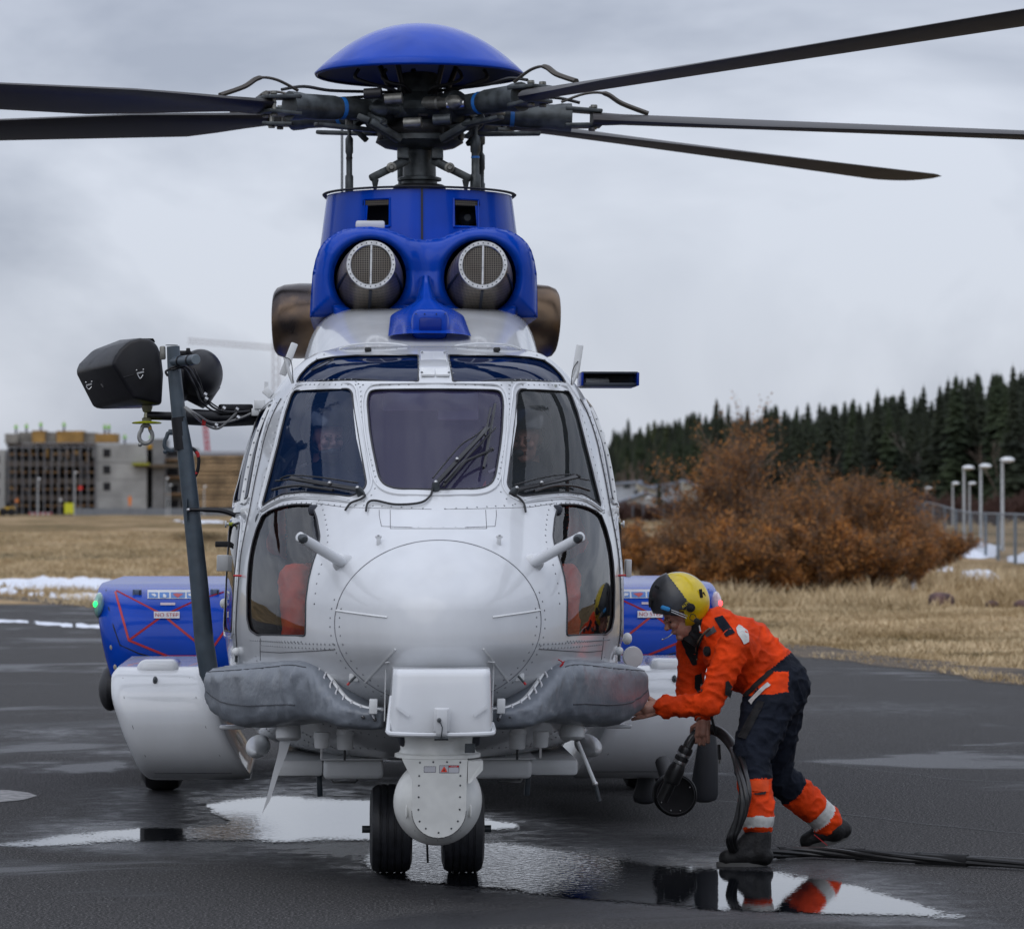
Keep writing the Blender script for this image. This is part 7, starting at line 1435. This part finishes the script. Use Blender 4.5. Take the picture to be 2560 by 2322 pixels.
# head
def head(c, facing, up, par, size=1, jaw=True, skin=skinm, beard=None):
    f = V(facing).normalized(); up = V(up); sd = f.cross(up).normalized(); up = sd.cross(f).normalized(); R = Matrix((sd, f, up)).transposed()   # local x side, y face-forward, z up
    P_ = lambda x, y, z: c + R @ V((x, y, z)) * size
    balls = [(P_(0, 0, .03), V((.075, .092, .095)) * size, R), (P_(0, .028, -.045), V((.056, .062, .065)) * size, R), (P_(0, .074, -.088), V((.024, .02, .018)) * size, R), (P_(0, .088, .018), V((.052, .014, .012)) * size, R), (P_(0, .108, -.016), V((.0115, .015, .014)) * size, R), (P_(0, .095, .003), V((.0095, .014, .026)) * size, R), (P_(0, .090, -.047), V((.024, .010, .006)) * size, R), (P_(0, .087, -.058), V((.020, .010, .006)) * size, R)]
    for s in (-1, 1): balls += [(P_(s * .038, .074, -.018), V((.022, .022, .02)) * size, R), (P_(s * .076, -.005, -.005), V((.009, .016, .03)) * size, R), (P_(s * .014, .103, -.022), V((.008, .009, .007)) * size, R)]
    o = figure('head', [(P_(0, -.02, -.05), P_(0, -.04, -.15), .052 * size, .055 * size)], balls, .0035, [skin], par, lambda p: 0, 0, 4)
    for s in (-1, 1):
        mb = MB(); mb.ball(P_(s * .031, .083, .002), V((.009, .006, .004)) * size, 12, 8, R=R); mb.build('eye', mat('eye_dark', (.05, .035, .03), .25), o)
        mb = MB(); mb.bar(P_(s * .012, .099, .022), P_(s * .048, .090, .020), .006, .006, .001); mb.build('eyebrow', mat('brow_hair', (.08, .06, .045), .9), o)
    mb = MB(); mb.bar(P_(-.02, .0965, -.0525), P_(.02, .0965, -.0525), .003, .004); mb.build('mouth', mat('mouth_dark', (.14, .04, .035), .5), o)
    return o, P_, R
hd, HP, HR = head(w(1708, 1536, .66), (-.86, -.16, -.50), (-.50, 0, .86), CREW)
# helmet: shell in two tones
hc = w(1696, 1500, .66); ylw = mat('helmet_yellow', (.68, .50, .004), .32, coat=.4, var=.1, vs=10); gry = mat('helmet_dark_grey', (.045, .047, .052), .38, coat=.2, var=.35, vs=9)
axh = V((-.80, 0, -.55)).normalized()
def shell(nm, c, r, R, keep, m_, par, cls=None, mats=None):
    mb = MB(); mb.ball(c, r, 150, 90, R=R); F_ = []; M_ = []
    for f in mb.f:
        q = sum((mb.v[i] for i in f), V()) / len(f)
        if keep(q): F_.append(f); M_.append(cls(q) if cls else 0)
    mb.f = F_; mb.m = M_; o = mb.build(nm, mats or m_, par, ang=70)
    so = o.modifiers.new('s', 'SOLIDIFY'); so.thickness = .012; so.offset = -1; return o
Rh = Matrix.Rotation(radians(38), 3, 'Y')
def hpx(q): s_ = 9048 / (17.4 + q.y); return (818 + (q.x + .498) * s_, 1280 - (q.z - 1.73) * s_)
def keepY(q):
    x, y = hpx(q); return not (y > 1528 + (x - 1650) * .0 and x < 1712 and y > 1500 + (1712 - x) * .0 + 28) and not (x < 1716 and y > 1536)
def clsY(q):
    x, y = hpx(q); v = (x - 1686) * .80 - (y - 1440) * .60
    if abs(q.y - .66) < .028 and x > 1684: return 1
    return 0
hel = shell('helmet', w(1702, 1500, .66), (.150, .128, .138), Rh, keepY, ylw, CREW, clsY, [ylw, greyc])
def keepG(q):
    x, y = hpx(q); v = (x - 1676) * .80 - (y - 1444) * .62
    return v < 0 and y < 1535 + (x - 1650) * .12 and not (x > 1700 and y > 1524)
vis = shell('visor_cover', w(1697, 1501, .66), (.156, .134, .141), Rh, keepG, gry, hel)
mb = MB(); mb.lathe(w(1727, 1519, .515), (0, -1, 0), [(.022, -.03), (.022, .004), (.018, .008), (.008, .01), (.006, .014), (0, .014)], 20); mb.build('visor_knob', blackc, hel)
mb = MB(); mb.lathe(w(1742, 1552, .525), (0, -1, 0), [(.014, -.02), (.014, .006), (.008, .01), (0, .01)], 16); mb.build('helmet_socket', blackc, hel)
mb = MB(); mb.tube(catmull([w(a, b, .525) for a, b in ((1724, 1545), (1728, 1535), (1738, 1538), (1740, 1548), (1732, 1552), (1724, 1546))], 4), .002, 5); mb.build('helmet_cord', blackc, hel)
mb = MB(); mb.bar(w(1751, 1472, .56), w(1754, 1494, .56), .016, .008, .003); mb.bar(w(1757, 1480, .58), w(1763, 1494, .6), .014, .008, .003); mb.build('helmet_clip', blackc, hel)
for a in ((1755, 1505, .60), (1764, 1513, .62), (1682, 1443, .66)): mb = MB(); mb.ball(w(*a), .006 if a[0] > 1700 else .011, 10, 8); mb.build('helmet_stud', blackc, hel)
mb = MB(); mb.bar(w(1652, 1517, .53), w(1675, 1524, .53), .022, .022, .008); mb.build('microphone_foam', mat('foam_blue', (.03, .22, .5), .9), hel)
mb = MB(); mb.tube([w(1678, 1524, .525), w(1719, 1540, .525)], .0022, 6); mb.tube([w(1678, 1529, .525), w(1716, 1545, .525)], .0022, 6); mb.build('microphone_boom', steel, hel)
mb = MB(); mb.bar(w(1624, 1494, .6), w(1625, 1518, .6), .012, .02, .003); mb.bar(w(1624, 1496, .6), w(1640, 1500, .6), .012, .02, .003); mb.bar(w(1637, 1464, .56), w(1648, 1470, .56), .02, .016, .004); mb.build('visor_catch', blackc, vis)
text_mb('ALPHA', .020, w(1717, 1508, .505), (.75, 0, .66), (-.66, 0, .75)).build('lettering', ylw, vis)
mb = MB(); mb.tube(catmull([w(1689, 1580, .6), w(1680, 1584, .56), w(1670, 1592, .55), w(1657, 1598, .55)], 4), .0025, 6); mb.ball(w(1656, 1598, .55), .005, 8, 6); mb.build('wire_microphone', steel, hel)
mb = MB(); mb.tube(catmull([w(1722, 1606, .66), w(1732, 1592, .66), w(1748, 1576, .66), w(1760, 1560, .66)], 5), [.045] * 5 + [.058] * 5 + [.07] * 6, 14); mb.build('neck_seal', blackc, CREW)
mb = MB(); mb.tube([w(1748, 1563, .55), w(1751, 1578, .55)], .004, 6); mb.build('chin_strap', refl, hel)
# hands
mb = MB(); dn = (wrN - elN).normalized(); mb.tube([wrN, wrN + dn * .045], [.040, .036], 16); mb.build('wrist_seal', blackc, body)
hand(wrN + dn * .045, V((-.9, .0, -.15)), V((0, -.3, 1)), V((-.3, .9, -.2)), 1.12, (.3, .5, .5), CREW)
fwF = V((-.12, -.1, -1)).normalized(); hand(wrF + V((.0, -.02, -.035)), fwF, V((-1, 0, 0)), V((.25, 1, 0)), 1.05, (.25, 1.1, 1.2), CREW)
mb = MB(); mb.tube([elF.lerp(wrF, .8), wrF + V((0, -.02, -.03))], [.05, .034], 14); mb.build('bare_wrist', skinm, CREW)
# boots
def boot(ank, heel, toe, flatdir=None):
    f = (toe - heel).normalized(); sd = f.cross(V((0, 0, 1))).normalized(); up = sd.cross(f).normalized(); R = Matrix((sd, f, up)).transposed()
    bl_ = [(ank, heel + f * .02 + up * .07, .062, .058), (ank + f * .01, heel + f * .12 + up * .06, .055, .054), (heel + up * .055, heel + f * .12 + up * .055, .052, .054), (heel + f * .12 + up * .055, toe - f * .045 + up * .044, .054, .047), (toe - f * .055 + up * .046, toe - f * .035 + up * .042, .050, .047)]
    o = figure('boot', bl_, [], .007, [bootm], CREW, lambda p: 0, 0, 3)
    mb = MB(); n_ = 20; L = (toe - heel).length + .045; prof = []
    for k in range(n_):
        a = 2 * pi * k / n_; x = cos(a); y = sin(a); wd = .050 if y > 0 else .043; prof.append((x * wd * (1 if abs(y) < .9 else 1), y))
    c_ = (heel + toe) / 2; lo = [c_ + sd * x + f * (y * L / 2) for x, y in prof]; mb.add([p - up * .003 for p in lo] + [p + up * .026 for p in lo], [tuple(range(n_))[::-1], tuple(range(n_, 2 * n_))] + [(k, (k + 1) % n_, (k + 1) % n_ + n_, k + n_) for k in range(n_)]); mb.build('boot_sole', mat('boot_sole_rubber', (.075, .073, .07), .7), o, ang=50)
    for k in range(4): mb = MB(); p = ank.lerp(toe, .25 + .13 * k) + up * (.035 - .006 * k); mb.tube([p - sd * .02, p + up * .012, p + sd * .02], .0045, 5); mb.build('lace', mat('lace_grey', (.06, .06, .06), .6), o)
boot(w(1898, 2085, .27), w(1908, 2167, .25), w(1802, 2167, .25)); boot(w(2085, 2075, .98), w(2112, 2098, 1.0), w(2010, 2126, 1.0))
mb = MB(); mb.bar(w(2035, 2085, .93), w(2068, 2112, .93), .006, .004); mb.build('zip_pull', red, body)
# ---- pilots
def pilot(x, hz, facing, label, beard=False):
    o = root('person', (x, .75, 1.2), label, 'person'); C_ = V((x, .72, 0)); P_ = lambda a, b, c: V((x + a, b, c))
    suit = figure('flight_suit', [(P_(0, .82, 1.25), P_(0, .80, 1.62), .16, .18), (P_(0, .80, 1.62), P_(0, .76, 1.86), .18, .14), (P_(-.15, .78, 1.84), P_(-.24, .62, 1.58), .075, .06), (P_(.15, .78, 1.84), P_(.24, .62, 1.58), .075, .06), (P_(-.24, .62, 1.58), P_(-.12, .36, 1.52), .06, .045), (P_(.24, .62, 1.58), P_(.12, .36, 1.52), .06, .045), (P_(0, .78, 1.88), P_(0, .74, 1.98), .07, .06),
                                  (P_(-.1, .74, 1.22), P_(-.15, .16, 1.40), .10, .085), (P_(.1, .74, 1.22), P_(.15, .16, 1.40), .10, .085), (P_(-.15, .16, 1.40), P_(-.14, -.12, 1.05), .08, .065), (P_(.15, .16, 1.40), P_(.14, -.12, 1.05), .08, .065)], [], .014, [orange, navy, refl, blackc], o, lambda p: (0 if p.z < 1.48 or (abs(p.x - x) > .2) else 1) if p.y > .5 or p.z > 1.12 else (2 if p.z > 1.08 else 3), .008, 3)
    hd_, HP_, R_ = head(V((x, .70, hz)), facing, (0, 0, 1), o)
    bl = mat('helmet_black', (.010, .011, .016), .3, coat=.3)
    hh = shell('flight_helmet', V((x, .72, hz + .045)), (.130, .145, .135), R_, lambda q: (R_.transposed() @ (q - V((x, .72, hz)))).y < .055 or q.z > hz + .055, bl, o)
    mb = MB(); mb.tube(catmull([HP_(.085, .02, -.04), HP_(.07, .09, -.06), HP_(.02, .125, -.055)], 4), .004, 6); mb.ball(HP_(.012, .125, -.055), (.028, .014, .018), 12, 8); mb.build('microphone', black, hh)
    if beard: mb = MB(); mb.ball(HP_(0, .05, -.075), (.055, .055, .045), 14, 10, R=R_); mb.build('beard', mat('beard_brown', (.06, .035, .025), .9), hd_)
    mb = MB(); mb.bar(P_(-.19, .70, 1.93), P_(-.10, .68, 1.97), .022, .012, .003); mb.build('shoulder_reflector', refl, suit)
pilot(-.50, 2.10, (.35, -.9, -.12), 'bearded pilot in black helmet behind the windscreen left of the centre pane', True)
pilot(.50, 2.09, (-.3, -.95, -.1), 'pilot in black helmet behind the windscreen right of the centre pane')
# ================================================================== GROUND POWER CABLE
cab = mat('black_cable_rubber', (.012, .012, .013), .38, coat=.15, var=.2, vs=20)
CB = root('power_cable', tuple(w(1750, 1840, .72)), 'thick black ground power cable with plug, held by the crewman in orange', 'cable')
mb = MB(); q = [w(1712, 1885, .66), w(1722, 1858, .68), w(1738, 1838, .70), w(1765, 1822, .70), w(1795, 1828, .66), w(1822, 1852, .58), w(1845, 1890, .42)]; q = catmull(q, 6)
mb.tube(q, [.024] * 12 + [.027] * (len(q) - 12), 14); mb.build('cable_sheath', cab, CB)
ends = [w(1828, 2110, .34), w(1850, 2135, .55)]
for k in range(6):
    a = k * 2.4; of = V((.016 * cos(a), .016 * sin(a), .01 * sin(a * 2))); mb = MB()
    pth = [w(1838, 1872, .46), w(1852, 1920, .24), w(1862, 1975, .12), w(1858, 2020, .10), w(1842, 2065, .10), w(1828, 2100, .12), w(1838, 2132, .26)]
    pth = [p + V((of.x * cos(i * .7) - of.y * sin(i * .7), of.y * cos(i * .7) + of.x * sin(i * .7), 0)) * (1.3 if i < 4 else 1) for i, p in enumerate(pth)]
    mb.tube(catmull(pth, 6), .0125, 8); mb.build('cable_core', cab, CB)
for k in range(5):
    mb = MB(); a = k * 1.3; pth = []
    for i, (x_, y_, Yd) in enumerate(((1838, 2135, .3), (1862, 2146, .6), (1900, 2150, .72), (1950, 2148, .8), (2010, 2146, .72), (2080, 2148, .66), (2160, 2153, .55), (2260, 2160, .46), (2400, 2167, .40), (2600, 2178, .3))):
        p = G(x_, y_); r_ = .022 if 2 < i < 9 else .016; pth.append(V((p.x, p.y, .016)) + V((0, r_ * cos(a + i * .9), .018 + .016 * sin(a + i * .9))))
    mb.tube(catmull(pth, 7), .0115, 8); mb.build('cable_core', cab, CB)
for a, b in (((1945, 2148), (1962, 2147)), ((2140, 2151), (2160, 2152)), ((2290, 2161), (2330, 2163)), ((2330, 2163), (2420, 2168))):
    mb = MB(); p, q_ = G(*a), G(*b); mb.tube([V((p.x, p.y, .034)), V((q_.x, q_.y, .034))], .031, 14); mb.build('cable_wrap', blackc, CB)
a, b = w(1716, 1870, .66), w(1650, 2010, .72); d = (b - a).normalized(); L = (b - a).length; mb = MB()
mb.lathe(a - d * .01, d, [(.03, 0), (.036, .012), (.036, .035), (.03, .04), (.03, .05), (.036, .055), (.036, .075), (.031, .08), (.031, .095), (.034, .1), (.042, .13), (.044, .19), (.040, .20), (.032, .205), (.030, .30)], 28); pg = mb.build('cable_plug', cab, CB, ang=30)
for h_ in (.042, .084): mb = MB(); mb.lathe(a + d * (h_ - .01), d, [(.0335, -.008), (.0355, 0), (.0335, .009)], 24); mb.build('hose_clamp', steel, pg)
mb = MB(); q = []
for i in range(140): t = i / 139; p = w(1778 + 12 * t, 1788 + 48 * t, .62); q.append(p + V((.007 * cos(i * .75), .007 * sin(i * .75), 0)))
mb.tube(q, .0022, 5); mb.build('coiled_lead', blackc, CREW)
mb = MB(); mb.tube([w(1797, 1860, .6), w(1799, 1898, .6)], .008, 8); mb.tube([w(1799, 1898, .6), w(1799, 1908, .6)], .004, 6, mi=1); mb.build('jack_plug', [cab, pale], CB)
